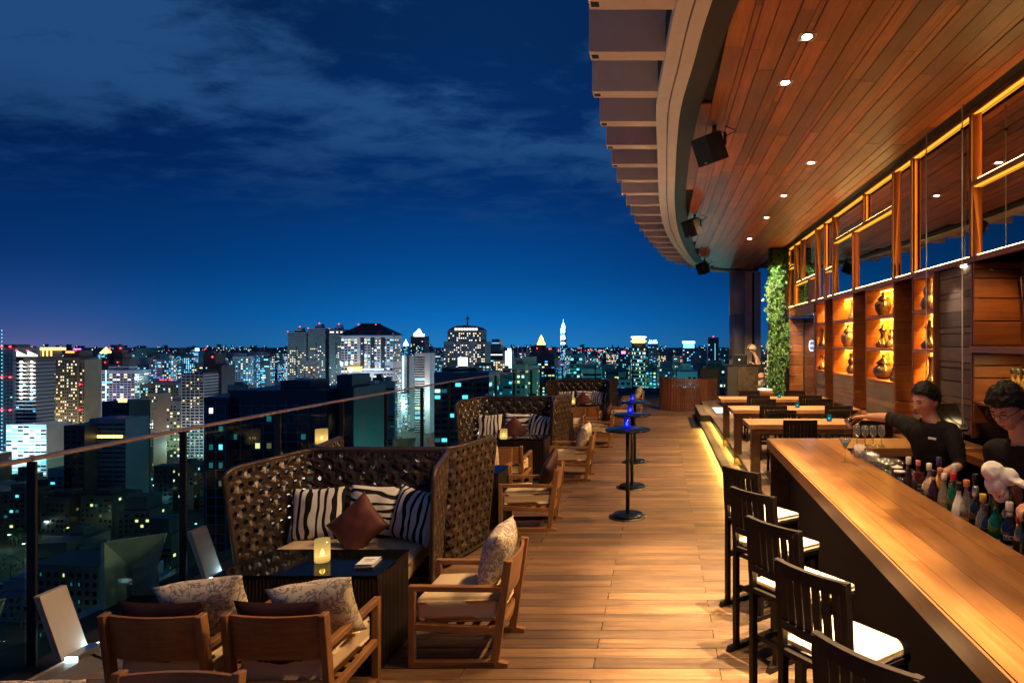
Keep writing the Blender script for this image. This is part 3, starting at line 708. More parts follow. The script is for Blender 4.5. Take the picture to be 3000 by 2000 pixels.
Bz = [('big lower mirror light box at the right edge of the picture', 2846, 3160, ZB, ZR3, .0, .10),
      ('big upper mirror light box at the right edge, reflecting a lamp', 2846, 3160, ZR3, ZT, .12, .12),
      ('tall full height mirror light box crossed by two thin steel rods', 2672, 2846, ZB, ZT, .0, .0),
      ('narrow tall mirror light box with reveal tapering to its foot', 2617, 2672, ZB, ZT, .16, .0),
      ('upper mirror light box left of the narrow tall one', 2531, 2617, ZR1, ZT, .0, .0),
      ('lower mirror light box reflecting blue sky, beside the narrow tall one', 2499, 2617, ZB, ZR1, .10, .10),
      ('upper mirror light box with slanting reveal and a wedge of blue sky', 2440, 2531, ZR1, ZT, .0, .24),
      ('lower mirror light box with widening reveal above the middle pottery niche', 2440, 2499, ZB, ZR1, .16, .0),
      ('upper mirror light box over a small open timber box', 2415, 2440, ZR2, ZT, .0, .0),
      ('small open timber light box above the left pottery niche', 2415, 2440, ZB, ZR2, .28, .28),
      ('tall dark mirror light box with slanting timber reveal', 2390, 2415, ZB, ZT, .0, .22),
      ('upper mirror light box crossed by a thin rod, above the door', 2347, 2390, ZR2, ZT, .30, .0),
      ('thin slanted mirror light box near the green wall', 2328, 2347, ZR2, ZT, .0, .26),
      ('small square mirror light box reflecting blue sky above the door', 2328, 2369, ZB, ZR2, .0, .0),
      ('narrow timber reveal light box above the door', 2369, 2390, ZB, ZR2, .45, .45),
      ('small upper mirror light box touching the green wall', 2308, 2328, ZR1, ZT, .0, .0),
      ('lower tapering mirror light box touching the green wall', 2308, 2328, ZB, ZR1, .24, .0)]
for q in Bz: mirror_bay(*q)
# timber frame lines in front of the boxes
frame = thing('timber_lattice', 'dark teak lattice of posts and rails framing the mirror light boxes', 'timber frame')
def rail_(pxf, pxn, z, h=.05):
    b = MB(); b.box(XW - .012, XW + .03, ypx(pxn) , ypx(pxf), z - h / 2, z + h / 2, .003); obj('rail', b, M['wallwood'], frame)
def post_(px, z0, z1, w=.05):
    y = ypx(px); b = MB(); b.box(XW - .015, XW + .03, y - w / 2, y + w / 2, z0 + .026, z1 - .026, .003); obj('post', b, M['wallwoodz'], frame)
rail_(2306, 3200, ZT + .005, .06); rail_(2306, 3200, ZB, .06)
for px in (2308, 2390, 2415, 2440, 2617, 2672, 2846): post_(px, ZB, ZT)
post_(2499, ZB, ZR1); post_(2531, ZR1, ZT); post_(2328, ZB, ZT); post_(2347, ZR2, ZT, .04); post_(2369, ZB, ZR2, .04)
rail_(2442, 2615, ZR1); rail_(2848, 3200, ZR3); rail_(2330, 2389, ZR2); rail_(2417, 2439, ZR2); rail_(2309, 2327, ZR1)
# black slot between wall and ceiling with a thin steel track
b = MB(); b.box(3.17, 3.95, 2.0, 17.0, 4.66, 4.74); struct(obj('ceiling_slot', b, M['fascia']))
b = MB(); b.box(3.24, 3.25, 2.0, 16.5, 4.615, 4.625); tag(obj('steel_track', b, M['chrome']), 'thin bright steel track running along the top of the mirror boxes', 'track')

# ---- niches with shelves; between them deep recesses whose far side shows boards
NZ = [zr(.178), zr(.031), zr(-.120), ZB - .04]
def niche(label, pxf, pxn):
    yf, yn = ypx(pxf), ypx(pxn); ym = (yf + yn) / 2; a, c = yf - ym, yn - ym; dep = .36
    t = thing('display_niche', label, 'shelf niche', (XW, ym, 0), 0, 'amber lit pottery niches in the bar wall')
    for k in range(3):
        z0, z1 = NZ[k] + .025, NZ[k + 1] - .025
        zz = z0; i = 0
        b = MB(); b.box(.0, dep, a - .02, a, z0, (z0 + z1) / 2 - .002, .001); b.box(.0, dep, a - .02, a, (z0 + z1) / 2 + .002, z1, .001); obj('far_side', b, M['wallwoodx'], t)
        b = MB(); b.box(.0, dep, c, c + .02, z0, z1); obj('near_side', b, M['wallwoodx'], t)
        b = MB(); b.box(dep, dep + .015, c, a, z0, z1); obj('back_panel', b, M['wallwood'], t)
        b = MB(); b.box(.22, .245, c + .03, a - .03, z1 - .012, z1 - .002); obj('led_strip', b, M['led'], t)
        light('niche_light', 'AREA', (.24, 0, z1 - .02), 80, (1.0, .46, .05), t, (0, R(-42), 0), shape='RECTANGLE', size=.03, size_y=abs(a - c) - .08)
    for k in range(4):
        b = MB(); b.box(-.004, dep, c, a, NZ[k] - .024, NZ[k] + .024, .003); obj('shelf', b, M['wallwood'], t)
    for yy in (a, c):
        b = MB(); b.box(-.008, .02, yy - .018, yy + .018, NZ[0] - .024, NZ[3] + .024, .002); obj('niche_post', b, M['wallwoodz'], t)
    # weathered boards under the lowest shelf
    board_run(t, -.002, .03, c, a, 1.02, NZ[0] - .026, (.20, .075, .22, .16), M['greyplank'], 'plank')
    b = MB(); b.box(.03, .30, c, a, .32, 1.0); obj('base', b, M['greyplank'], t)
    return t
niche('narrow amber niche at far left, beside the door', 2393, 2417)
niche('middle amber niche with a lidded jar on its second shelf', 2441, 2500)
niche('widest amber niche fully showing three lidded jars', 2538, 2619)
niche('amber niche at right with gourd shaped vases, beside grey planks', 2675, 2736)
def recess(label, pxf, pxn, glow, z1=ZB - .03):
    yf, yn = ypx(pxf), ypx(pxn); dep = .52
    t = thing('wall_recess', label, 'wall recess', (XW, yf, 0), 0, 'deep timber recesses between the niches')
    board_run(t, .0, dep, -.028, -.004, 1.02, z1, (.30, .30, .22), M['wallwoodx'], 'wall_board')
    b = MB(); b.box(dep, dep + .02, yn - yf, -.004, 1.0, z1); obj('back_panel', b, M['wallwood'], t)
    b = MB(); b.box(-.02, dep, yn - yf, -.004, .96, 1.0); obj('bench_top', b, M['wallwood'], t)
    if glow:
        b = MB(); b.box(.30, .50, -.075, -.060, 1.001, 1.012); obj('led_strip', b, M['led_hot'], t)
        light('recess_light', 'SPOT', (.34, -.12, 1.02), glow * 4, (1.0, .52, .07), t, (R(168), R(8), 0), spot_size=R(80), spot_blend=.8, shadow_soft_size=.03)
recess('narrow recess lit from below, left of the middle niche', 2418, 2440, 9)
recess('dark recess between the middle and the widest niche', 2501, 2537, 2.0)
recess('broad dark recess right of the widest niche', 2620, 2674, 3.5)
bench = thing('wall_ledge', 'dark timber ledge along the foot of the niches behind the tables', 'ledge')
b = MB(); b.box(3.02, 3.29, ypx(2736), ypx(2393), .92, .962, .004); obj('ledge_top', b, M['wallwood'], bench)
b = MB(); b.box(3.10, 3.28, ypx(2736), ypx(2393), .32, .918); obj('ledge_front', b, M['darkwood'], bench)
# grey plank bay with white downlight
t = thing('plank_panel', 'bay of weathered grey brown planks washed by a small white lamp', 'plank wall', (XW, 0, 0))
yf, yn = ypx(2740), ypx(2844)
board_run(t, .05, .09, yn, yf, 1.14, ZB - .03, (.175, .15, .07), M['greyplank'], 'plank')
b = MB(); b.box(.0, .05, yf, yf + .02, 1.14, ZB - .03); b.box(.0, .05, yn - .02, yn, 1.14, ZB - .03); obj('side_trim', b, M['wallwoodz'], t)
b = MB(); b.box(.03, .06, yn + .2, yn + .3, ZB - .05, ZB - .035); obj('lamp_lens', b, M['lampface'], t)
light('plank_wash', 'SPOT', (-.16, yn + .42, ZB - .05), 11, (1.0, .88, .72), t, (R(4), R(-18), 0), spot_size=R(64), spot_blend=.6, shadow_soft_size=.02)
# back bar recess at right: big orange side panel, shelf, black screen
t = thing('back_bar', 'deep orange teak back bar alcove with ledge at the right edge', 'back bar', (XW, 0, 0))
yf = ypx(2850)
board_run(t, .0, .50, yf - .03, yf - .004, 2.12, ZB - .03, (.26, .24, .21, .10), M['wallwoodx'], 'wall_board')
board_run(t, .0, .50, yf - .03, yf - .004, 1.30, 2.04, (.22, .26, .13), M['wallwoodx'], 'wall_board')
b = MB(); b.box(-.03, .50, 3.0, yf + .02, 2.045, 2.115, .004); obj('shelf', b, M['wallwood'], t)
b = MB(); b.box(.50, .52, 2.6, yf, 1.0, ZB - .03); obj('back_panel', b, M['wallwood'], t)
b = MB(); b.box(.02, .50, 3.0, yf - .04, 1.50, 1.53, .003); obj('shelf', b, M['wallwood'], t)
b = MB(); b.box(-.3, .50, 3.0, yf - .04, .98, 1.06, .003); obj('counter', b, M['wallwood'], t)
light('alcove_lamp', 'SPOT', (.12, yf - .75, ZB - .06), 26, (1.0, .50, .16), t, (R(38), R(0), R(0)), spot_size=R(100), spot_blend=.9, shadow_soft_size=.04)
light('shelf_lamp', 'AREA', (.25, yf - .55, 2.03), 5, (1.0, .72, .30), t, (0, 0, 0), shape='RECTANGLE', size=.2, size_y=.5)
t = thing('tv_screen', 'large black switched off screen leaning out at the right edge', 'screen', (3.70, 5.75, 2.12))
Mx = Matrix.Rotation(R(-9), 4, 'X')
b = MB(); b.box(-.03, .03, -.95, .78, .02, .86, .008, M=Mx); obj('screen_body', b, M['black'], t)
b = MB(); b.box(-.034, -.0305, -.91, .74, .06, .83, M=Mx); obj('screen_glass', b, M['screen'], t)
b = MB(); b.box(-.036, -.029, .742, .748, .06, .83, M=Mx); obj('edge_trim', b, M['metal'], t)

# door recess at the far left of the wall
t = thing('door_alcove', 'timber lined door alcove beside the green wall', 'doorway', (XW, 0, 0))
yf, yn = ypx(2312), ypx(2384); ZD = zr(-.197)
board_run(t, .0, .37, yf - .03, yf - .004, .32, ZD - .01, (.20, .24, .09), M['wallwoodx'], 'wall_board')
board_run(t, -.004, .30, yn - .01, yf, ZD, ZB - .03, (.085, .11), M['wallwood'], 'lintel_board')
board_run(t, -.004, .36, yn - .16, yn, .32, ZD - .004, (.30, .10, .22), M['wallwood'], 'jamb_board')
d = MB(); d.box(.37, .40, yn, yf - .004, .32, ZD); obj('door_glass', d, M['darkglass'], t)
d = MB(); d.box(.355, .372, yf - .07, yf - .034, .32, ZD, .003); d.box(.355, .372, yn, yn + .04, .32, ZD, .003); obj('door_frame', d, M['black'], t)
d = MB(); d.lathe([(.045, -.02), (.03, 0)], 12, (.15, yn + .5, ZD - .0)); obj('lamp_lens', d, M['ledcool'], t)
light('door_lamp', 'SPOT', (.15, yn + .5, ZD - .05), 200, (1.0, .60, .24), t, (R(42), 0, 0), spot_size=R(95), spot_blend=.7, shadow_soft_size=.03)
# sign: a rounded white blue letter shape
t = thing('neon_sign', 'small glowing blue white rounded letter sign on the dark door', 'neon sign', (3.62, 15.72, 2.08))
Sg = .115
arc = [(math.cos(R(a)) * Sg, math.sin(R(a)) * Sg) for a in range(90, 271, 15)]
pts = [(0, -.22, Sg)] + [(0, -x_, z_) for x_, z_ in [(-v[0], v[1]) for v in arc]] + [(0, -.22, -Sg)]
b = MB(); b.tube([(0, -.24, Sg)] + [(0, -q[0] * 1.0, q[1]) for q in arc] + [(0, -.24, -Sg)], .013, 8); b.tube([(0, .11, 0), (0, -.24, 0)], .013, 8); obj('letter_tube', b, M['neon'], t)
b = MB(); b.box(.03, .05, -.26, .18, -.16, .16, .004); obj('back_plate', b, M['black'], t)
light('neon_glow', 'POINT', (-.06, 0, 0), 2.5, (.5, .6, 1.0), t, shadow_soft_size=.1)

# hanging steel rods in front of the mirrors
for px, lab in ((2714, 'left of the two thin steel rods hanging before the tall mirror box'), (2819, 'right of the two thin steel rods hanging before the tall mirror box')):
    y = ypx(px, 3.12); t = thing('hanging_rod', lab, 'steel rod', (3.12, y, 0), 0, 'thin steel rods hung from the ceiling over the bar')
    b = MB(); b.tube([(0, 0, 1.12), (0, 0, CZ)], .0065, 6); obj('rod', b, M['white'], t)
    b = MB(); b.lathe([(.0, -.02), (.016, -.012), (.016, .012), (0, .02)], 10, (0, 0, 4.36)); obj('clamp', b, M['black'], t)

# pottery
POT = {
 'lidded_jar': [(0, 0), (.065, 0), (.075, .02), (.115, .09), (.128, .15), (.12, .19), (.085, .225), (.07, .235), (.072, .25), (.088, .255), (.088, .262), (.07, .285), (.035, .315), (.022, .325), (.022, .335), (.028, .345), (.018, .365), (.006, .39), (0, .395)],
 'spool_bottle': [(0, 0), (.085, 0), (.105, .02), (.112, .05), (.09, .09), (.05, .12), (.038, .15), (.034, .20), (.042, .235), (.04, .25), (.06, .262), (.072, .27), (.072, .276), (.045, .295), (.025, .315), (.02, .33), (.025, .345), (.01, .37), (0, .375)],
 'squat_jar': [(0, 0), (.08, 0), (.13, .05), (.16, .11), (.15, .16), (.11, .20), (.09, .215), (.092, .235), (.11, .24), (.11, .248), (.085, .275), (.05, .305), (.02, .33), (.02, .345), (.026, .36), (.012, .385), (0, .39)],
 'gourd_vase': [(0, 0), (.07, 0), (.09, .03), (.098, .07), (.08, .12), (.055, .15), (.05, .165), (.066, .2), (.066, .24), (.045, .275), (.034, .29), (.04, .32), (.05, .36), (.048, .365), (.038, .37), (.0, .37)],
 'long_neck_vase': [(0, 0), (.075, 0), (.09, .03), (.085, .07), (.05, .11), (.028, .15), (.024, .22), (.024, .30), (.034, .35), (.04, .37), (.034, .372), (.0, .372)]}
_pm = {k: MB().lathe(v, 22).mesh(k, [M['glaze']]) for k, v in POT.items()}
_pm2 = {k: MB().lathe(v, 22).mesh(k, [M['glaze2']]) for k, v in POT.items()}
def pot(kind, px, shelf, label, X=3.47, s=1.0, grey=False):
    o = mesh_obj(kind, (_pm2 if grey else _pm)[kind], None, (X, ypx(px, X), NZ[shelf] + .0245)); o.scale = (s, s, s)
    return tag(o, label, 'pottery', 'old glazed pots in the lit niches')
pot('lidded_jar', 2587, 2, 'dark pierced lidded jar on the top shelf of the widest niche')
pot('spool_bottle', 2586, 1, 'waisted bottle with lid on the middle shelf of the widest niche')
pot('squat_jar', 2588, 0, 'squat glossy lidded jar on the bottom shelf of the widest niche')
pot('gourd_vase', 2612, 1, 'pale pot half hidden behind the waisted bottle', 3.55, .8, True)
pot('gourd_vase', 2616, 0, 'small pot at the right end of the widest niche bottom shelf', 3.40, .5)
pot('lidded_jar', 2485, 1, 'grey lidded jar on the middle shelf of the middle niche', 3.48, 1.1, True)
pot('gourd_vase', 2495, 0, 'dark vase half hidden at the bottom of the middle niche')
pot('long_neck_vase', 2497, 2, 'pale vase edge at the top of the middle niche', 3.52, .9, True)
pot('long_neck_vase', 2412, 1, 'thin black bottle on the middle shelf of the left niche', 3.42)
pot('spool_bottle', 2409, 0, 'black bottle on the bottom shelf of the left niche', 3.42)
pot('gourd_vase', 2722, 2, 'gourd shaped grey vase on the top shelf of the right niche', 3.42, 1.1, True)
pot('spool_bottle', 2724, 1, 'dark waisted bottle on the middle shelf of the right niche', 3.42)
pot('long_neck_vase', 2727, 0, 'long necked vase on the bottom shelf of the right niche', 3.42, 1.05)

# ============================================================ GREEN WALL
gw = thing('green_wall', 'tall vertical garden of hanging green plants, bright at the top', 'green wall', (2.97, 16.75, .32))
b = MB(); b.box(-.16, .34, .04, .34, 0, 4.28); obj('backing', b, M['blackmat'], gw)
def leafmat():
    m, t, p = newmat('green_leaf'); ge = nd(t, 'ShaderNodeNewGeometry'); 
    c = ramp(t, ge.outputs['Random Per Island'], [(0, (.006, .030, .004)), (.5, (.022, .095, .010)), (.8, (.07, .18, .018)), (1, (.20, .28, .06))])
    lk(t, c, p.inputs['Base Color']); p.inputs['Roughness'].default_value = .45
    return m
M['leaf'] = leafmat()
gr = random.Random(5); b = MB()
def leaf(b, p, L, w, d, up):
    d = Vector(d).normalized(); s_ = d.cross(Vector(up)); 
    if s_.length < .01: s_ = Vector((1, 0, 0))
    s_.normalize(); nn = s_.cross(d); p = Vector(p)
    b.add([p, p + d * L * .5 + s_ * w, p + d * L + nn * -.2 * L, p + d * L * .5 - s_ * w], [(0, 1, 2, 3)])
for i in range(5200):
    z = gr.uniform(.02, 4.22); x = gr.uniform(-.34, .30)
    cl_ = noise.noise(Vector((x * 3.2, z * .55, 3.3))) + .5 * noise.noise(Vector((x * 9, z * 2.6, 1.2)))
    if x > .17 and cl_ < .1: continue
    edge = -.20 + .10 * noise.noise(Vector((0, z * 2.1, 8))) + (-.15 if 2.7 < z < 3.3 else 0) + (.12 if z > 3.9 else 0)
    if x < edge: continue
    if cl_ < -.12 and gr.random() < .85: continue
    depth = max(0.02, .12 + .30 * cl_)
    leaf(b, (x, .02 - depth * gr.uniform(.2, 1), z), gr.uniform(.055, .13), gr.uniform(.016, .036), (gr.uniform(-.7, .7), gr.uniform(-.9, -.1), gr.uniform(-1.3, .2)), (0, -.6, 1))
for tr in range(26):
    x = gr.uniform(-.24, .22); z = gr.uniform(1.2, 4.1); L = gr.uniform(.6, 1.4); y0 = -.12 - gr.uniform(0, .12)
    for k in range(int(L / .022)):
        leaf(b, (x + .03 * math.sin(k * .4) + gr.uniform(-.03, .03), y0 + gr.uniform(-.03, .03), z - k * .022), gr.uniform(.03, .06), .014, (gr.uniform(-1, 1), gr.uniform(-1, 0), gr.uniform(-1, .1)), (0, -.5, 1))
obj('foliage', b, M['leaf'], gw, kind='stuff')
light('green_wash', 'SPOT', (-.10, -.62, 4.25), 560, (1.0, 1.0, .62), gw, (R(15), 0, 0), spot_size=R(64), spot_blend=.8, shadow_soft_size=.04)
light('green_wash', 'SPOT', (0.0, -1.0, .3), 5, (.9, 1.0, .6), gw, (R(150), 0, 0), spot_size=R(70), spot_blend=.8, shadow_soft_size=.04)

# ============================================================ LOUNGE ARMCHAIRS  (local: faces +x)
def make_armchair(label, loc, rz):
    t = thing('armchair', label, 'armchair', loc, rz, 'teak lounge armchairs with cream seat cushions')
    for s in (-1, 1):
        yo = s * .262
        b = MB(); b.box(.283, .325, yo - .022, yo + .022, .0, .543, .003); obj('leg', b, M['teakz'], t)
        b = MB(); b.bar((-.245, yo, .036), (-.335, yo, .705), .036, .055, up=(1, 0, 0), bev=.003); obj('leg', b, M['teakz'], t)
        b = MB(); b.slab([(.283, yo - .021, 0), (-.335, yo - .021, 0), (-.335, yo - .021, .028), (-.27, yo - .021, .042)], (0, .042, 0)); b.box(-.25, .283, yo - .021, yo + .021, .002, .042, .002); obj('runner', b, M['teakx'], t)
        b = MB(); b.bar((.2835, yo, .524), (-.2945, yo, .518), .044, .036, bev=.003); obj('armrest', b, M['teakx'], t)
        b = MB(); b.bar((.2835, yo, .268), (-.262, yo, .242), .036, .046, bev=.002); obj('seat_rail', b, M['teakx'], t)
    b = MB(); b.box(.286, .322, -.24, .24, .246, .290, .002); obj('seat_rail', b, M['teaky'], t)
    # curved rear seat rail and curved back board
    for (z0, z1, xa, nm, th) in ((.222, .262, -.262, 'seat_rail', .03), (.455, .695, -.318, 'backrest', .020)):
        n = 8; vs = []; fs = []
        for k in range(n + 1):
            y_ = -.241 + .482 * k / n; bow = -.034 * (1 - (y_ / .241) ** 2)
            for (dx, z) in ((0, z0), (0, z1), (th, z1), (th, z0)):
                vs.append((xa + bow + dx - (.134 * (z - (z0 + z1) / 2)), y_, z))
        for k in range(n):
            for e in range(4):
                fs.append((4 * k + e, 4 * k + (e + 1) % 4, 4 * k + 4 + (e + 1) % 4, 4 * k + 4 + e))
        fs += [(3, 2, 1, 0), tuple(4 * n + e for e in range(4))]
        b = MB(); b.add(vs, fs); obj(nm, b, M['teaky'], t)
    b = MB(); b.rbox(-.275, .279, -.238, .238, .278, .455, .030, 3, 0, .012)
    Mx = Matrix.Rotation(R(1.6), 4, 'Y'); b.v = [tuple(Mx @ Vector(v)) for v in b.v]; obj('seat_cushion', b, M['cream'], t)
    for k in range(5):
        b = MB(); b.box(-.24 + k * .11, -.19 + k * .11, -.24, .24, .252, .266, .001); obj('seat_slat', b, M['teaky'], t)
    return t

def pillow_mesh(w, h, th, n=14, seed=0, name='pillow', mt=None):
    b = MB(); vs = []; fs = []
    for side in (1, -1):
        for i in range(n + 1):
            for j in range(n + 1):
                u, v = -1 + 2 * i / n, -1 + 2 * j / n
                k = max(0.0, (1 - u * u) * (1 - v * v)) ** .42
                x = w / 2 * u * (1 - .075 * (1 - v * v)); z = h / 2 * v * (1 - .075 * (1 - u * u))
                wr = noise.noise(Vector((u * 2.2 + seed, v * 2.2, side * .7))) * .018 * k
                vs.append((x, side * (th / 2 * k + .002) + wr, z))
    N = (n + 1) ** 2
    for i in range(n):
        for j in range(n):
            a = i * (n + 1) + j; q = (a, a + 1, a + n + 2, a + n + 1)
            fs.append(q if True else q); fs.append(tuple(N + k for k in q[::-1]))
    rim = [j for j in range(n + 1)] + [i * (n + 1) + n for i in range(1, n + 1)] + [n * (n + 1) + j for j in range(n - 1, -1, -1)] + [i * (n + 1) for i in range(n - 1, 0, -1)]
    for a, c in zip(rim, rim[1:] + rim[:1]): fs.append((c, a, N + a, N + c))
    b.add(vs, fs, 0, True)
    return b.mesh(name, [mt])
PM = {}
def pillow(kind, label, loc, rz, tilt, roll=0.0, group=None, seed=0):
    """stands in its own xz plane; tilt leans the top towards local +y, roll turns it in its plane"""
    spec = {'zebra': ('zebra', .48, .46, .15), 'zebra2': ('zebra2', .46, .46, .15), 'brown': ('brownsilk', .41, .41, .15), 'damask': ('damask', .45, .42, .21), 'dark': ('darkbrown', .47, .46, .15)}[kind]
    key = (kind, seed)
    if key not in PM: PM[key] = pillow_mesh(spec[1], spec[2], spec[3], 14, seed * 3.1, 'pillow', M[spec[0]])
    o = mesh_obj('pillow', PM[key], None, loc)
    o.rotation_euler = (Matrix.Rotation(rz, 4, 'Z') @ Matrix.Rotation(-tilt, 4, 'X') @ Matrix.Rotation(roll, 4, 'Y')).to_euler()
    return tag(o, label, 'cushion', group)
A0 = make_armchair('teak armchair right of the black table in the foreground, leaf pattern pillow on it', (-1.35, 4.57, 0), R(180))
def chair(label, x, y, deg): return dup(A0, (x, y, 0), R(deg), label)
CH = {}
CH['F2'] = chair('right one of the two foreground armchairs with backs to the camera', -2.065, 3.80, 90)
CH['F1'] = chair('left one of the two foreground armchairs with backs to the camera', -2.705, 3.79, 89)
CH['L0'] = chair('armchair cut off at the lower left corner under a leaf pattern pillow', -2.90, 2.62, 70)
CH['N0'] = chair('armchair at the bottom edge of which only the top rail shows', -2.12, 2.52, -90)
CH['R1b'] = chair('teak armchair with dark brown pillow, beside the outer side of the first booth', -1.53, 7.66, 181)
CH['G2'] = chair('armchair with pale pillow seen between first and second booths, facing the camera', -2.30, 8.52, -88)
CH['G1'] = chair('armchair mostly hidden behind the first booth, nearer the glass', -2.95, 8.52, -92)
CH['F2b'] = chair('armchair with its back to the camera at the second booth table', -2.22, 9.42, 90)
CH['R2'] = chair('teak armchair with silver leaf pillow right of the second booth table', -1.42, 10.36, 180)
CH['R2b'] = chair('armchair with dark pillow seen behind the nearest high round table', -1.33, 13.58, 181)
CH['G2b'] = chair('armchair seen edge on, left of the chair with dark pillow, past the second booth', -1.98, 14.35, -90)
CH['F3'] = chair('armchair with its back to the camera in front of the third booth table', -1.70, 15.15, 90)
CH['R3'] = chair('armchair right of the third booth table, behind the middle round table', -.98, 16.2, 180)
CH['R3b'] = chair('farthest armchair with pale pillow near the slatted round screen', -.86, 19.4, 182)
P = 'leaf pattern pillows on the armchairs'; D = 'dark brown pillows on the armchairs'
pillow('damask', 'leaf pattern silk pillow leaning on the armchair right of the foreground table', (-1.165, 4.62, .655), R(-90), R(17), R(3), P, 1)
pillow('damask', 'leaf pattern pillow on the right foreground armchair, above its back', (-1.97, 3.72, .62), R(12), R(-26), R(-6), P, 2)
pillow('damask', 'leaf pattern pillow on the left foreground armchair', (-2.60, 3.72, .63), R(14), R(-26), R(-5), P, 3)
pillow('dark', 'dark brown pillow behind the open back of the right foreground armchair', (-2.09, 3.575, .525), R(0), R(-12), 0, D, 1)
pillow('dark', 'dark brown pillow behind the open back of the left foreground armchair', (-2.72, 3.570, .525), R(0), R(-12), 0, D, 2)
pillow('damask', 'big leaf pattern pillow cut off at the lower left corner', (-2.68, 2.74, .535), R(10), R(-10), R(4), P, 4)
pillow('dark', 'dark brown pillow leaning in the armchair beside the first booth', (-1.345, 7.70, .62), R(-90), R(17), R(24), D, 3)
pillow('damask', 'pale silver pillow on the armchair right of the second booth table', (-1.23, 10.34, .65), R(-90), R(17), R(8), P, 5)
pillow('dark', 'dark pillow on the armchair behind the nearest high round table', (-1.145, 13.6, .62), R(-90), R(19), R(22), D, 4)
pillow('damask', 'pale pillow standing on end in the armchair between the booths', (-2.33, 8.66, .63), R(70), R(8), R(4), P, 6)
pillow('damask', 'pale pillow on the farthest armchair near the slatted screen', (-.68, 19.4, .65), R(-90), R(17), R(5), P, 7)

# ============================================================ WOVEN BOOTHS (local: back along y=0, opens towards -y)
def booth_plan():
    pts = [Vector((-.85, -.93))]; r = .13
    def arc(cx, cy_, a0, a1, n=5): return [Vector((cx + r * math.cos(R(a0 + (a1 - a0) * k / n)), cy_ + r * math.sin(R(a0 + (a1 - a0) * k / n)))) for k in range(n + 1)]
    pts += arc(-.69 + r, -.13, 170, 90) + arc(.69 - r, -.13, 90, 10) + [Vector((.85, -.93))]
    return pts
def resample(pts, n):
    seg = [(b - a).length for a, b in zip(pts, pts[1:])]; T = sum(seg); out = []
    for k in range(n + 1):
        d = T * k / n; i = 0
        while i < len(seg) - 1 and d > seg[i]: d -= seg[i]; i += 1
        out.append(pts[i] + (pts[i + 1] - pts[i]) * min(1, d / seg[i]))
    return out, T
def make_booth(label, loc, rz):
    t = thing('woven_booth', label, 'booth sofa', loc, rz, 'high backed woven leather booths along the balustrade')
    NX, NZ_, HB = 32, 11, 1.15
    pl, T = resample(booth_plan(), NX * 2)
    def P3(i2, j2, off):
        i2 = max(0, min(2 * NX, i2)); p = pl[i2]; q0 = pl[max(i2 - 1, 0)]; q1 = pl[min(i2 + 1, 2 * NX)]
        d = (q1 - q0).normalized(); n = Vector((-d.y, d.x))      # outwards (the plan runs clockwise round the back)
        s = min(i2, 2 * NX - i2) / (2 * NX) * T; f = max(0.0, 1 - s / .9)
        zt = HB - (.055 * max(0, 1 - s / .13) ** 2) + .015 * (1 - f) - .012
        z = .03 + (zt - .03) * j2 / (2 * NZ_); lean = .075 * (z / HB - 1)
        q = p + n * (off + lean); yy = q.y + .15 * (1 - z / HB) * f * f
        return Vector((q.x, yy, z))
    b = MB(); th = .03
    def V(i2, j2, off): return P3(i2, j2, off)
    for i in range(NX):
        for j in range(NZ_):
            ring = [(2, 1), (2, 2), (1, 2), (0, 2), (0, 1), (0, 0), (1, 0), (2, 0)]
            cx0 = V(2 * i + 1, 2 * j + 1, 0); ux = (V(2 * i + 2, 2 * j + 1, 0) - V(2 * i, 2 * j + 1, 0)) * .5; uz = (V(2 * i + 1, 2 * j + 2, 0) - V(2 * i + 1, 2 * j, 0)) * .5
            nn = ux.cross(uz).normalized()
            vs = []
            for side, o_ in ((0, 0.0), (1, -th)):
                for (a, c) in ring:
                    gi, gj = 2 * i + a, 2 * j + c
                    rel = 0.0
                    if a != 1 and c != 1: rel = .014 * (1 if ((gi // 2) + (gj // 2)) % 2 else -1)
                    elif a == 1: rel = .009 * (1 if (i + gj // 2) % 2 else -1)
                    else: rel = -.009 * (1 if (gi // 2 + j) % 2 else -1)
                    edge = gj in (0, 2 * NZ_) or gi in (0, 2 * NX)
                    vs.append(V(gi, gj, o_ + (0 if edge else rel)))
                for k in range(8):
                    a = k * math.pi / 4; r = .0245 + .004 * noise.noise(Vector((i * 1.7, j * 1.3, 5)))
                    q = cx0 + ux.normalized() * (r * math.cos(a)) + uz.normalized() * (r * math.sin(a))
                    vs.append(q - nn * (th if side else 0) * (1 if nn.dot(V(2 * i + 1, 2 * j + 1, 1) - cx0) > 0 else -1))
            fs = []
            for k in range(8):
                l = (k + 1) % 8
                fs += [(k, l, 8 + l, 8 + k), (16 + l, 16 + k, 24 + k, 24 + l), (8 + k, 8 + l, 24 + l, 24 + k)]
            b.add(vs, fs)
    obj('woven_shell', b, M['weave'], t)
    b = MB(); edge = [P3(0, j, -.015) for j in range(0, 2 * NZ_ + 1, 2)] + [P3(i, 2 * NZ_, -.015) for i in range(1, 2 * NX)] + [P3(2 * NX, j, -.015) for j in range(2 * NZ_, -1, -2)]
    b.tube(edge, .019, 8); obj('edge_binding', b, M['weave'], t)
    b = MB(); b.prism([(-.66, -.80), (.66, -.80), (.55, -.09), (-.55, -.09)], .02, .25); obj('seat_base', b, M['darkwood'], t)
    b = MB(); b.rbox(-.64, .64, -1.0, -.10, .252, .43, .035, 3, 0, .010)
    b.v = [(x * (1 - .13 * (y + 1.0) / .9), y, z) for x, y, z in b.v]; obj('seat_cushion', b, M['cream'], t)
    return t
B1 = make_booth('nearest woven booth with three zebra pillows behind the black table', (-2.63, 6.05, 0), 0)
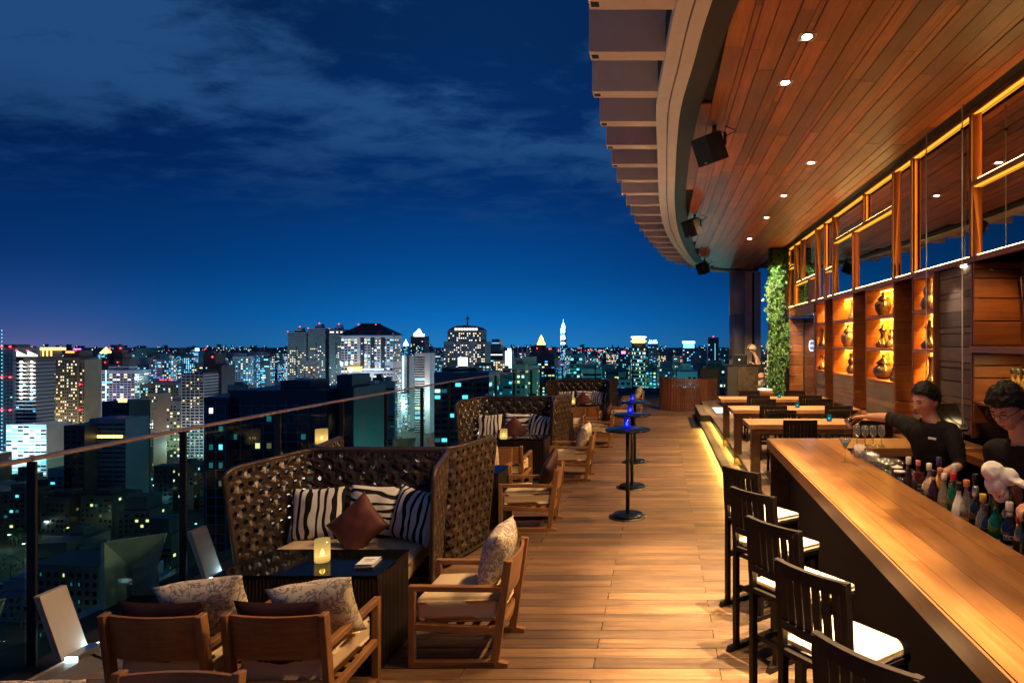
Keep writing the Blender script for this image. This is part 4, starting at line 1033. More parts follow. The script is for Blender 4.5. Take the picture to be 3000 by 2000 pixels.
BO = [('second booth back to back with the nearest one, facing away', -2.63, 6.11, 180), ('woven booth in the middle distance facing the camera, zebra pillows inside', -2.66, 11.93, 0),
      ('booth facing away, behind the middle one', -2.62, 11.99, 180), ('farthest woven booth facing the camera, shifted to the right', -2.13, 17.58, 0), ('farthest booth facing away toward the city', -2.08, 17.64, 180)]
for lab, x, y, dg in BO: dup(B1, (x, y, 0), R(dg), lab)
Zg = 'zebra print pillows in the booths'
for (nm, bx, by, s) in (('nearest', -2.63, 6.05, 0), ('middle', -2.66, 11.93, 3), ('farthest', -2.13, 17.58, 5)):
    pillow('zebra', 'zebra print pillow at the left end of the %s booth' % nm, (bx - .40, by - .33, .645), R(4), R(16), R(-2), Zg, s)
    pillow('zebra2', 'zebra print pillow in the middle of the %s booth, behind the brown one' % nm, (bx + .07, by - .29, .655), R(-2), R(15), R(2), Zg, s)
    pillow('zebra', 'zebra print pillow at the right end of the %s booth' % nm, (bx + .47, by - .38, .645), R(-22), R(18), R(6), Zg, s + 1)
    pillow('brown', 'brown silk pillow standing on its corner in the %s booth' % nm, (bx + .06, by - .56, .605), R(-8), R(24), R(43), 'brown silk pillows in the booths', s)

# ============================================================ BLACK GLASS TABLES
def make_table(label, loc, rz):
    t = thing('lounge_table', label, 'low table', loc, rz, 'black glass topped slatted tables before the booths')
    b = MB(); b.box(-.53, .53, -.27, .27, .632, .65, .003); obj('glass_top', b, M['blackgloss'], t)
    b = MB(); b.box(-.515, .515, -.255, .255, .02, .628); obj('body', b, M['blackmat'], t)
    b = MB(); n = 44
    for k in range(n):
        x = -.505 + 1.01 * k / (n - 1)
        for s in (-1, 1): b.box(x - .008, x + .008, s * .256, s * .268, .012, .626, .001)
    for k in range(23):
        y = -.245 + .49 * k / 22
        for s in (-1, 1): b.box(s * .516, s * .528, y - .008, y + .008, .012, .626, .001)
    obj('slat', b, M['darkwood'], t, kind='stuff')
    return t
T1 = make_table('black glass topped table in the foreground with lit candle and card holder', (-2.36, 4.45, 0), 0)
for lab, x, y in (('black table hidden behind the nearest booth', -2.4, 7.70), ('black table before the middle booth with a lit candle', -2.34, 10.33), ('black table behind the middle booth', -2.4, 13.55), ('black table before the farthest booth with a lit candle', -1.90, 15.98), ('black table behind the farthest booth', -1.8, 19.3)):
    dup(T1, (x, y, 0), 0, lab)

def make_candle(name, label, loc, r, h, gmat, fmat, lcol, energy, group, fr=.014, square=False):
    t = thing(name, label, 'candle', loc, 0.3 if square else 0, group)
    b = MB(); b.lathe([(r * .96, 0.004), (r, .012), (r, h), (r - .004, h), (r - .004, .016), (0, .016)], 24 if not square else 20); obj('glass_shade', b, gmat, t)
    b = MB(); b.lathe([(0, .016), (r * .62, .016), (r * .62, h * .26), (0, h * .27)], 16); obj('wax', b, M['white'], t)
    b = MB(); b.lathe([(0, 0), (fr * .8, fr * .5), (fr, fr * 1.2), (fr * .6, fr * 2.2), (0, fr * 3.4)], 10, (0, 0, h * .28)); obj('flame', b, fmat, t)
    light('candle_light', 'POINT', (0, 0, h * .28 + fr * 1.5), energy, lcol, t, shadow_soft_size=fr * 1.2)
    return t
K = 'yellow candles in frosted glass on the black tables'
make_candle('table_candle', 'glowing yellow frosted candle glass on the foreground black table', (-2.325, 4.45, .65), .050, .155, M['candleglass'], M['flame'], (1.0, .58, .20), 2.6, K)
make_candle('table_candle', 'glowing yellow candle glass on the middle booth table', (-2.46, 10.13, .65), .056, .155, M['candleglass'], M['flame'], (1.0, .58, .20), 2.6, K)
make_candle('table_candle', 'glowing candle glass on the farthest booth table, half hidden', (-2.17, 15.95, .65), .056, .155, M['candleglass'], M['flame'], (1.0, .58, .20), 2.6, K)
make_candle('table_candle', 'glowing candle glass standing high near the balustrade behind the nearest booth', (-3.98, 7.60, .97), .068, .17, M['candleglass'], M['flame'], (1.0, .58, .20), 1.2, K)
t = thing('added_candle_stand', 'added slim dark stand carrying the candle near the balustrade', 'stand', (-3.98, 7.60, 0))  # stand made up to carry the candle
b = MB(); b.lathe([(.16, 0), (.16, .015), (.02, .03), (.02, .94), (.11, .955), (.11, .97)], 20); obj('stand_body', b, M['black'], t)
# card holder on the foreground table
t = thing('card_holder', 'clear acrylic card holder with small printed card on the black table', 'card holder', (-1.985, 4.40, .65), R(4))
b = MB(); b.box(-.062, .062, -.085, .085, .001, .024, .002); obj('acrylic_block', b, M['clear'], t)
b = MB(); b.box(-.060, .060, -.082, .082, .004, .010); obj('card_stack', b, M['white'], t)
b = MB(); b.box(-.056, .056, -.078, .078, .0245, .0255); obj('card', b, M['white'], t)
for k, w in enumerate((.07, .05)):
    b = MB()
    for q in range(int(w / .010)): b.box(-w / 2 + q * .010, -w / 2 + q * .010 + .007, .02 - k * .03, .032 - k * .03, .0256, .0260)
    obj('print_line', b, M['blackmat'], t)

# ============================================================ HIGH ROUND TABLES with blue candles
def make_high(label, loc):
    t = thing('high_table', label, 'high table', loc, 0, 'black high round tables on the deck')
    b = MB(); b.lathe([(0, 1.062), (.262, 1.062), (.278, 1.066), (.280, 1.072), (.280, 1.083), (.276, 1.087), (0, 1.087)], 48); obj('table_top', b, M['blacktable'], t)
    b = MB(); b.tube([(0, 0, .04), (0, 0, 1.06)], .024, 14); obj('pole', b, M['black'], t)
    b = MB(); b.lathe([(.234, 0.001), (.234, .010), (0, .010)], 40); obj('floor_plate', b, M['black'], t)
    b = MB(); b.lathe([(.188, .011), (.188, .034), (.182, .040), (.05, .040), (.03, .046), (0, .046)], 40); obj('base_disc', b, M['blacktable'], t)
    return t
h0 = make_high('nearest high round black table with blue candle', (-.414, 8.03, 0))
dup(h0, (-.436, 9.67, 0), 0, 'middle high round black table with blue candle'); dup(h0, (-.474, 11.7, 0), 0, 'farthest high round black table with blue candle')
for lab, x, y in (('blue glass candle on the nearest high round table', -.425, 8.03), ('blue glass candle on the middle high round table', -.463, 9.67), ('blue glass candle on the farthest high round table', -.515, 11.7)):
    make_candle('blue_candle', lab, (x, y, 1.087), .040, .145, M['blueglass'], M['blueflame'], (.12, .2, 1.0), 1.2, 'blue candles on the high round tables', .016)

# ============================================================ BAR STOOLS and DINING CHAIRS (local: face +x)
def seat_set(t, zs, zt, back, w=.40, sled=False, slats=7, pad='stoolpad'):
    hw = w / 2; dk = M['darkwood']
    for s in (-1, 1):
        yo = s * (hw - .018)
        b = MB(); b.bar((-.205, yo, .03 if sled else 0), (-.205, yo, zs - .03), .034, .040, up=(1, 0, 0), bev=.002); b.bar((-.205, yo, zs - .03), (-.235, yo, zt), .034, .038, up=(1, 0, 0), bev=.002); obj('leg', b, dk, t)
        b = MB(); b.box(.165, .205, yo - .018, yo + .018, .03 if sled else 0, zs - .06, .002); obj('leg', b, dk, t)
        if sled:
            b = MB(); b.slab([(-.29, yo - .02, 0), (.25, yo - .02, 0), (.25, yo - .02, .035), (-.27, yo - .02, .035)], (0, .04, 0)); obj('runner', b, dk, t)
        b = MB(); b.box(-.205, .185, yo - .012, yo + .012, zs - .105, zs - .062, .002); obj('seat_rail', b, dk, t)
        z = .33 if sled else .2
        b = MB(); b.box(-.19, .17, yo - .010, yo + .010, z + .06, z + .09, .002); obj('stretcher', b, dk, t)
    b = MB(); b.box(.175, .197, -hw + .034, hw - .034, .26 if sled else .20, .295 if sled else .23, .002); obj('stretcher', b, dk, t)
    b = MB(); b.box(-.195, -.175, -hw + .034, hw - .034, .42 if sled else .24, .45 if sled else .27, .002); obj('stretcher', b, dk, t)
    b = MB(); b.prism([(-.225, -hw + .04), (-.225, hw - .04), (-.18, hw - .005), (.19, hw + .02), (.225, hw - .02), (.225, -hw + .02), (.19, -hw - .02), (-.18, -hw + .005)], zs - .06, zs - .034); obj('seat_board', b, dk, t)
    b = MB(); b.rbox(-.195, .215, -hw + .008, hw - .008, zs - .033, zs + .012, .02, 3, 0, .012)
    b.v = [(x, y * (1 + .10 * (x + .2) / .4), z) for x, y, z in b.v]; obj('seat_pad', b, M[pad], t)
    # curved top rail, lower back rail and upright slats
    for (z0, z1, nm) in ((zt - .055, zt + .003, 'top_rail'), (back, back + .04, 'back_rail')):
        n = 10; vs = []; fs = []
        for k in range(n + 1):
            y_ = -hw + w * k / n; bow = -.030 * (1 - (y_ / hw) ** 2); xo = -.205 - .03 * ((z0 + z1) / 2 - zs) / (zt - zs)
            for dx, z in ((-.014, z0), (-.014, z1), (.012, z1), (.012, z0)): vs.append((xo + bow + dx, y_, z))
        for k in range(n):
            for e in range(4): fs.append((4 * k + e, 4 * k + (e + 1) % 4, 4 * k + 4 + (e + 1) % 4, 4 * k + 4 + e))
        fs += [(3, 2, 1, 0), tuple(4 * n + e for e in range(4))]
        b = MB(); b.add(vs, fs); obj(nm, b, dk, t)
    for k in range(slats):
        y_ = -hw + .055 + (w - .11) * k / (slats - 1); bow = -.030 * (1 - (y_ / hw) ** 2)
        xt = -.235 + bow; xb = -.212 + bow
        b = MB(); b.bar((xb, y_, back + .041), (xt, y_, zt - .056), .012, .041, up=(0, 1, 0), bev=.001); obj('back_slat', b, dk, t)
SG = 'dark slatted bar stools along the bar'
s0 = thing('bar_stool', 'bar stool farthest from the camera at the end of the row', 'bar stool', (.825, 5.315, 0), R(37), SG)
seat_set(s0, .76, 1.14, .83, .41, True)
for lab, x, y, a in (('second bar stool from the far end, its shadow on the deck', .805, 4.545, 38), ('middle bar stool of the five', .815, 3.765, 36), ('large bar stool second from the camera', .85, 3.02, 37), ('bar stool nearest the camera cut by the bottom edge', .845, 2.255, 38)):
    dup(s0, (x, y, 0), R(a), lab)
DG = 'dark slatted dining chairs round the long tables'
d0 = thing('dining_chair', 'dining chair left of the nearest long table, back to the camera', 'dining chair', (1.755, 8.42, .32), R(90), DG)
seat_set(d0, .45, .853, .52, .43, False, 8, 'cream')
for lab, x, y, a in (('right dining chair before the nearest long table, behind the pouring bartender', 2.70, 8.42, 92), ('left dining chair on the far side of the nearest long table', 1.735, 9.12, -90), ('right dining chair on the far side of the nearest long table', 2.62, 9.14, -91),
                     ('left dining chair before the middle long table', 1.74, 10.32, 91), ('right dining chair before the middle long table', 2.76, 10.30, 89), ('left dining chair on the far side of the middle long table', 1.785, 11.05, -90), ('right dining chair on the far side of the middle long table', 2.77, 11.05, -90),
                     ('left dining chair before the farthest long table', 1.80, 12.25, 90), ('right dining chair before the farthest long table', 2.77, 12.27, 89), ('left dining chair on the far side of the farthest long table, before the dark desk', 1.79, 12.98, -91), ('right dining chair beyond the farthest long table', 2.72, 12.98, -90)):
    dup(d0, (x, y, .32), R(a), lab, DG)
def make_dtable(label, loc):
    t = thing('dining_table', label, 'dining table', loc, 0, 'long pale timber dining tables on the platform')
    for k in range(4):
        b = MB(); y0 = -.33 + k * .165; b.box(0, 2.0, y0 + .0008, y0 + .1642, 1.027, 1.087, .002); obj('top_plank', b, M['table'], t)
    b = MB(); b.box(-.062, -.001, -.332, .332, 1.0265, 1.0868, .003); obj('end_board', b, M['table'], t)
    b = MB(); b.box(.05, 1.93, -.28, .28, .96, 1.0262, .002); obj('apron', b, M['tableleg'], t)
    b = MB(); b.box(.01, .13, -.06, .06, .161, 1.026, .004); obj('leg', b, M['tableleg'], t)
    for s in (-1, 1):
        b = MB(); b.box(1.80, 1.90, s * .24 - .05, s * .24 + .05, .321, .958, .004); obj('leg', b, M['tableleg'], t)
    return t
q0 = make_dtable('nearest long pale timber dining table, behind the bar corner', (1.205, 8.78, 0))
dup(q0, (1.185, 10.64, 0), 0, 'middle long pale timber dining table'); dup(q0, (1.19, 12.56, 0), 0, 'farthest long pale timber dining table')
for lab, x, y in (('teal glass candle on the nearest long table', 2.28, 8.80), ('teal glass candle on the middle long table', 2.23, 10.62), ('teal glass candle on the farthest long table', 2.28, 12.52)):
    make_candle('teal_candle', lab, (x, y, 1.088), .036, .095, M['tealglass'], M['blueflame'], (.3, .8, 1.0), .5, 'teal candles on the long tables', .009)

# ============================================================ far end: round slatted screen, box behind it, desk with laptop
t = thing('slatted_screen', 'curved reddish timber slatted screen standing on the deck at the far end', 'slatted screen', (.87, 20.95, 0))
n = 40
for k in range(n):
    a = R(205 + 130 * k / (n - 1)); x, y = 1.0 * math.cos(a), .82 * math.sin(a) + .2
    b = MB(); b.box(-.012, .012, -.022, .022, .0, 1.05 - .05 * math.cos(a + .5), .002)
    obj('slat', b, M['slatred'], t, (x, y, .002), (0, 0, a))
for z in (.30, .90):
    b = MB(); b.tube([(.965 * math.cos(R(205 + 5 * k)), .79 * math.sin(R(205 + 5 * k)) + .2, z) for k in range(27)], .022, 6); obj('ring_rail', b, M['slatred'], t)
t = thing('rounded_box', 'dark rounded box rising behind the slatted screen', 'seat', (1.6, 21.7, 0))  # black rounded box, its use unknown
b = MB(); b.rbox(-.36, .36, -.25, .25, .0, 1.30, .10, 3); obj('box_shell', b, M['blackmat'], t)
t = thing('dj_desk', 'dark stone desk on the platform with laptop and woman behind it', 'desk', (2.25, 18.2, .32))
b = MB(); b.box(-.13, .43, -.30, .30, 0, 1.2, .004); obj('front_panel', b, M['stone'], t)
b = MB(); b.box(-.42, -.134, -.30, .42, 0, 1.19, .004); obj('side_panel', b, M['fascia'], t)
b = MB(); b.box(-.44, .45, -.32, .44, 1.201, 1.222, .003); obj('desk_top', b, M['black'], t)
t = thing('laptop', 'open dark laptop with glowing mark on its lid, on the desk', 'laptop', (2.20, 18.15, 1.543))
b = MB(); b.box(-.20, .20, -.02, .26, 0, .018, .003); obj('base', b, M['black'], t)
b = MB(); Mx = Matrix.Translation((0, -.02, .012)) @ Matrix.Rotation(R(12), 4, 'X'); b.box(-.20, .20, -.012, 0, 0, .27, .003, M=Mx); obj('lid', b, M['black'], t)
b = MB(); b.lathe([(0, 0), (.022, 0), (.022, .002), (0, .002)], 14, M=Mx @ Matrix.Translation((-.02, -.0125, .13)) @ Matrix.Rotation(R(90), 4, 'X')); obj('lid_mark', b, emit('lid_glow', (.9, .95, 1), 3), t)
t = thing('floor_basket', 'small timber box with folded cloth by the green wall', 'box', (2.55, 16.0, .32))
b = MB(); b.box(-.2, .2, -.2, .2, 0, .62, .004); obj('box_body', b, M['wallwood'], t)
b = MB(); b.rbox(-.17, .17, -.17, .17, .622, .70, .03, 2); obj('folded_cloth', b, M['cloth'], t)

# ============================================================ BAR
BT = 1.10
def bx(y): return 1.105 + (1.178 - 1.105) * (y - 2.0) / 5.15          # front edge of the counter top, very slightly angled
bar = thing('bar_counter', 'long orange brown timber bar counter with dark front running to the camera', 'bar counter')
YN, YF = -.6, 7.15
W5 = .66 / 5; br = random.Random(4)
for k in range(5):
    cuts = [YN, 1.2 + br.uniform(0, .9), 3.0 + br.uniform(0, 1.2), 4.9 + br.uniform(0, .8), YF if k < 5 else 6.5]
    for a, c in zip(cuts, cuts[1:]):
        x0a, x0c = bx(a) + k * W5, bx(c) + k * W5
        b = MB(); b.prism([(x0a + .0008, a + .0005), (x0a + W5 - .0008, a + .0005), (x0c + W5 - .0008, c - .0005), (x0c + .0008, c - .0005)], BT - .035, BT + br.uniform(-.0004, .0004)); obj('top_plank', b, M['bar'], bar)
b = MB(); b.slab([(bx(YN) - .014, YN, BT - .105), (bx(YF) - .014, YF, BT - .105), (bx(YF) - .014, YF, BT - .004), (bx(YN) - .014, YN, BT - .004)], (.012, 0, 0)); obj('edge_board', b, M['barface'], bar)
b = MB(); b.slab([(bx(YN) + .66, YN, BT - .08), (bx(6.48) + .66, 6.48, BT - .08), (bx(6.48) + .66, 6.48, BT - .002), (bx(YN) + .66, YN, BT - .002)], (.012, 0, 0)); obj('edge_board', b, M['barface'], bar)
b = MB(); b.slab([(bx(YN) - .002, YN, BT - .105), (bx(YF) - .002, YF, BT - .105), (bx(YF) + .66, YF, BT - .105), (bx(YN) + .66, YN, BT - .105)], (0, 0, .068)); obj('under_frame', b, M['blackmat'], bar)
n = 9
for k in range(n):
    a = YN + (YF - .04 - YN) * k / n; c = YN + (YF - .04 - YN) * (k + 1) / n
    b = MB(); b.box(bx(a) + .24, bx(a) + .28, a + .004, c - .004, .10, BT - .106, .003); obj('front_panel', b, M['blackmat'], bar)
b = MB(); b.box(1.42, 1.70, YN, YF - .03, 0, .098); obj('plinth', b, M['blackmat'], bar)
b = MB(); b.box(1.20, 1.62, YF - .038, YF - .004, .0, BT - .106, .003); obj('end_panel', b, M['stone'], bar)
# return counter across the far end
ret = thing('bar_return', 'short cross counter closing the far end of the bar, glasses stand on it', 'bar counter')
for k in range(5):
    y0 = 6.49 + k * .132
    b = MB(); b.box(bx(6.8) + .662, 3.28, y0 + .0008, y0 + .1312, BT - .035, BT - .001); obj('top_plank', b, M['barx'], ret)
b = MB(); b.box(1.86, 3.28, 6.476, 6.488, BT - .085, BT - .002, .002); obj('edge_board', b, M['barx'], ret)
b = MB(); b.box(1.86, 3.28, 6.70, 6.74, 0, BT - .037); obj('front_panel', b, M['stone'], ret)
# service ledge behind the counter that carries the bottles
led = thing('bottle_ledge', 'black bottle ledge sunk behind the inner edge of the bar', 'bar ledge')
b = MB(); b.box(1.80, 2.14, 1.2, 6.46, .93, .965, .003); obj('ledge_top', b, M['black'], led)
b = MB(); b.box(1.84, 2.12, 1.2, 6.46, .30, .928); obj('ledge_front', b, M['blackmat'], led)
b = MB(); b.box(2.115, 2.14, 1.2, 6.46, .966, 1.0, .002); obj('ledge_lip', b, M['black'], led)
LZ = .966

# ---- bottles
def gl(name, col, alpha=.35, rough=.03):
    return glassy(name, col, rough, .12)
def solidglass(name, col, coat=.8): return mat(name, col, .06, 0, .6, coat=coat)
G = dict(clear=glassy('bottle_clear', (.86, .90, .86), .02, .20, .20, (.55, .52, .44)), brown=solidglass('bottle_brown', (.035, .012, .004)), green=solidglass('bottle_green', (.006, .085, .02)), dark=solidglass('bottle_dark', (.010, .011, .009)),
         dgreen=solidglass('bottle_dark_green', (.008, .035, .016)), white=mat('bottle_white', (.74, .70, .66), .25, coat=.3), red=solidglass('bottle_red_brown', (.07, .012, .008)), gold=mat('bottle_gold', (.75, .52, .20), .22, 1.0), amber=glassy('bottle_amber', (.90, .62, .20), .02, .16, .35, (.65, .42, .09)))
CAP = dict(white=mat('cap_white', (.74, .70, .64), .45), red=mat('cap_red', (.55, .02, .02), .35), black=mat('cap_black', (.015, .015, .017), .35), yellow=mat('cap_yellow', (.70, .45, .06), .35), orange=mat('cap_orange', (.62, .22, .10), .45), blue=mat('cap_blue', (.05, .05, .20), .35), silver=mat('cap_silver', (.6, .6, .6), .3, 1.0), pink=mat('cap_pink', (.70, .20, .13), .4), dkgreen=mat('cap_dark_green', (.03, .07, .05), .35))
LAB = dict(white=mat('label_white', (.70, .67, .60), .6), yellow=mat('label_yellow', (.66, .44, .04), .55), orange=mat('label_orange', (.75, .27, .03), .55), dark=mat('label_dark', (.05, .04, .04), .5), cream=mat('label_cream', (.62, .55, .36), .6), red=mat('label_red', (.50, .05, .04), .5))
LIQ = dict(brown=glassy('liquor_brown', (.35, .10, .02), .02, .05, .35, (.16, .05, .01)), pale=glassy('liquor_pale', (.95, .85, .5), .02, .05, .2, (.6, .42, .1)))
PROF = {
 'std': [(0, 0), (.036, 0), (.039, .006), (.039, .165), (.034, .195), (.018, .222), (.0135, .235), (.0135, .285), (.0155, .287), (.0155, .296), (0, .297)],
 'slope': [(0, 0), (.040, 0), (.043, .008), (.043, .13), (.036, .175), (.021, .215), (.014, .24), (.014, .285), (.016, .287), (.016, .296), (0, .297)],
 'flask': [(0, 0), (.055, 0), (.060, .01), (.055, .05), (.036, .12), (.020, .17), (.015, .20), (.015, .265), (.017, .267), (.017, .272), (0, .273)],
 'square': [(0, 0), (.036, 0), (.038, .005), (.038, .19), (.030, .205), (.015, .215), (.014, .26), (.0, .262)],
 'fat': [(0, 0), (.044, 0), (.047, .01), (.046, .15), (.042, .185), (.024, .215), (.0155, .235), (.0155, .285), (.0175, .288), (.0175, .297), (0, .298)],
 'small': [(0, 0), (.028, 0), (.030, .006), (.030, .12), (.022, .155), (.012, .185), (.012, .22), (0, .221)]}
def radius_at(prof, z):
    for (r0, z0), (r1, z1) in zip(prof, prof[1:]):
        if z0 <= z <= z1 and z1 > z0: return r0 + (r1 - r0) * (z - z0) / (z1 - z0)
    return prof[-1][0]
def bottle(label, px, X, prof, glass, cap, lab=None, h=1.0, labz=(.04, .12), caplen=.05, labcol='white', band=None, liq=None, z0=LZ, Y=None, group='bottles standing behind the bar edge'):
    y = Y if Y is not None else X * FPX / (px - VX); caplen *= .55
    t = thing('bottle', label, 'bottle', (X, y, z0), 0, group)
    pr = PROF[prof]; Z = lambda q: [(r, z * h) for r, z in q]
    seg = 4 if prof == 'square' else 24
    if prof == 'square':
        b = MB(); b.rbox(-.036, .036, -.036, .036, 0, .205 * h, .008, 2); b.lathe(Z([(.016, .205), (.0145, .215), (.0145, .262), (0, .262)]), 16)
        obj('glass_body', b, G[glass], t)
    else:
        b = MB(); b.lathe(Z(pr), seg); obj('glass_body', b, G[glass], t)
    top = pr[-1][1] * h; rc = (pr[-2][0] if prof != 'square' else .0145) + .002
    b = MB(); b.lathe([(rc, top - caplen), (rc + .0012, top - caplen + .003), (rc + .0012, top + .012), (rc - .002, top + .016), (0, top + .016)], 18); obj('cap', b, CAP[cap], t)
    if band:
        b = MB(); z = top - caplen - .03; r = radius_at(pr, z / h) + .0008; r2 = radius_at(pr, (z + .025) / h) + .0008; b.lathe([(r, z), (r2, z + .025)], 18); obj('neck_band', b, CAP[band], t)
    if lab:
        z1, z2 = labz[0] * h, labz[1] * h
        if prof == 'square':
            b = MB(); b.box(-.028, .028, -.0375, -.0364, z1, z2); b.box(-.0375, -.0364, -.028, .028, z1, z2)
        else:
            b = MB(); seg2 = 20; vs = []
            for k in range(seg2 + 1):
                a = R(150 + 180 * k / seg2)
                for z in (z1, (z1 + z2) / 2, z2): r = radius_at(pr, z / h) + .0009; vs.append((r * math.cos(a), r * math.sin(a), z))
            b.add(vs, [(3 * k + e, 3 * k + 3 + e, 3 * k + 4 + e, 3 * k + 1 + e) for k in range(seg2) for e in (0, 1)], 0, True)
        lo = obj('paper_label', b, LAB[labcol], t)
        # a few printed lines and a block, standing for the small print
        b = MB(); dk = LAB['dark'] if labcol != 'dark' else LAB['white']; seed = random.Random(len(label) * 7 + int(px))
        for q in range(3):
            zz = z1 + (z2 - z1) * (.25 + .25 * q); a0 = seed.uniform(205, 225); a1 = a0 + seed.uniform(25, 60)
            vs = []
            for k in range(5):
                a = R(a0 + (a1 - a0) * k / 4)
                for z in (zz, zz + .004): r = (radius_at(pr, z / h) if prof != 'square' else .0) + .0014; vs.append((r * math.cos(a), r * math.sin(a), z))
            if prof != 'square': b.add(vs, [(2 * k, 2 * k + 2, 2 * k + 3, 2 * k + 1) for k in range(4)])
            else: b.box(-.02, .02, -.0382, -.0376, zz, zz + .004)
        obj('print_line', b, dk, lo)
    if liq:
        zf = .6 * .22 * h; b = MB(); b.lathe([(0, .006)] + [(r - .0035, z * h) for r, z in pr if 0 < z * h < zf and r > .02] + [(radius_at(pr, zf / h) - .0035, zf), (0, zf)], 20); obj('liquor', b, LIQ[liq], t)
    return t
bottle('brown decanter shaped bottle with white cap at the far end of the row', 2662, 1.90, 'flask', 'brown', 'white', h=1.08, caplen=.075)
bottle('square dark red bottle with pink cap and dark label', 2690, 1.90, 'square', 'red', 'pink', True, 1.15, (.05, .15), .045, 'dark')
bottle('clear bottle with tall white cap and small white label', 2722, 1.89, 'std', 'clear', 'white', True, 1.08, (.03, .10), .06, 'white')
bottle('brown bottle with yellow neck band and yellow label', 2735, 1.88, 'slope', 'brown', 'black', True, .98, (.01, .10), .045, 'yellow', 'yellow')
bottle('bottle with dark blue cap behind the brown one', 2751, 2.02, 'std', 'dark', 'blue', h=1.14, caplen=.07)
bottle('amber tinted bottle with orange cap', 2754, 1.95, 'std', 'amber', 'orange', True, 1.0, (.03, .11), .05, 'yellow', None, 'pale')
bottle('clear round shouldered bottle with white cap and cream label', 2766, 1.88, 'slope', 'clear', 'white', True, 1.02, (.02, .10), .05, 'cream', None, 'pale')
bottle('bottle with tall white foil top behind the red capped one', 2796, 2.03, 'std', 'clear', 'white', True, 1.12, (.05, .12), .09, 'white')
bottle('bright green bottle with red cap', 2793, 1.89, 'std', 'green', 'red', True, 1.10, (.03, .07), .06, 'cream')
bottle('opaque white bottle with dark cap', 2809, 1.86, 'slope', 'white', 'black', h=1.0, caplen=.06)
bottle('clear necked brandy bottle with orange label and cork', 2832, 1.88, 'slope', 'clear', 'orange', True, 1.10, (.03, .11), .05, 'orange', None, 'brown')
bottle('black bottle with silver foil cap and red seal', 2858, 1.87, 'std', 'dark', 'silver', True, 1.06, (.02, .10), .075, 'white')
bottle('dark bottle half hidden behind the silver capped one', 2857, 2.02, 'std', 'dark', 'black', h=1.10, caplen=.06)
bottle('clear bottle with yellow cap and white label', 2880, 1.86, 'slope', 'clear', 'yellow', True, 1.0, (.02, .11), .055, 'white')
bottle('black bottle with white label between yellow and green caps', 2893, 1.85, 'std', 'dark', 'black', True, .86, (.01, .06), .05, 'white')
bottle('large dark green bottle with dark cap', 2920, 1.87, 'fat', 'green', 'dkgreen', True, 1.05, (.02, .10), .05, 'cream')
bottle('dark green bottle behind the large green one', 2905, 1.97, 'std', 'dgreen', 'black', h=1.03, caplen=.05)
bottle('clear bottle with gilded stopper behind the black labelled one', 2953, 2.0, 'std', 'clear', 'yellow', h=1.04, caplen=.06, band='white')
rb = bottle('dark bottle lettered RICARD with white cap at the near end of the row', 2957, 1.89, 'fat', 'dark', 'white', True, 1.03, (.02, .095), .06, 'white', 'white')
# lettered plate on that bottle and a small crest
b = MB(); pr = PROF['fat']; vs = []
for k in range(13):
    a = R(205 + 86 * k / 12)
    for z in (.125, .150): r = radius_at(pr, z / 1.03) + .0012; vs.append((r * math.cos(a), r * math.sin(a), z))
b.add(vs, [(2 * k, 2 * k + 2, 2 * k + 3, 2 * k + 1) for k in range(12)]); pl = obj('name_plate', b, LAB['white'], rb)
b = MB(); vs = []
for k in range(13):
    a = R(208 + 80 * k / 12)
    for z in (.128, .147): r = radius_at(pr, z / 1.03) + .0016; vs.append((r * math.cos(a), r * math.sin(a), z))
b.add(vs, [(2 * k, 2 * k + 2, 2 * k + 3, 2 * k + 1) for k in range(12)]); obj('plate_field', b, LAB['dark'], pl)
STROKES = {'R': [[(0, 0), (0, 1), (.6, 1), (.7, .85), (.7, .65), (.6, .5), (0, .5)], [(.35, .5), (.75, 0)]], 'I': [[(.3, 0), (.3, 1)]], 'C': [[(.7, .85), (.5, 1), (.2, 1), (0, .8), (0, .2), (.2, 0), (.5, 0), (.7, .15)]],
           'A': [[(0, 0), (.37, 1), (.74, 0)], [(.14, .35), (.6, .35)]], 'D': [[(0, 0), (0, 1), (.4, 1), (.7, .75), (.7, .25), (.4, 0), (0, 0)]]}
def letters(word, wrap, h, r=.0008):
    b = MB(); u = 0
    for chh in word:
        for st in STROKES[chh]: b.tube([wrap(u + p[0] * h * .8, p[1] * h) for p in st], r, 5)
        u += h * (.86 if chh != 'I' else .62)
    return b
def wrapR(u, v):
    z = .131 + v; a = R(217) + u / .045; r = radius_at(pr, z / 1.03) + .0022; return (r * math.cos(a), r * math.sin(a), z)
obj('lettering', letters('RICARD', wrapR, .013, .0010), LAB['white'], pl)
b = MB()
for k in range(9):
    a = R(k * 40); rr_ = .008 + .004 * (k % 2); zc = .07; aa = R(236) + rr_ * math.cos(a) / .046; z = zc + rr_ * math.sin(a); r = .0488; b.tube([(r * math.cos(R(236)), r * math.sin(R(236)), zc), (r * math.cos(aa), r * math.sin(aa), z)], .002, 5)
obj('crest', b, LAB['red'], rb)
bottle('small gilded bottle with red and gold cap at the right edge', 2985, 1.90, 'small', 'gold', 'red', h=1.15, caplen=.04, band='yellow')
for k, (px, cap, lab) in enumerate(((2966, 'black', 'left pale yellow bottle on the back bar shelf'), (2982, 'dkgreen', 'labelled pale yellow bottle on the back bar shelf'), (2999, 'black', 'pale yellow bottle at the right end of the back bar shelf'))):
    bottle(lab, px, 3.54, 'std', 'amber', cap, True, 1.16, (.04, .13), .06, 'white', None, 'pale', 1.531, group='pale bottles on the back bar shelf')

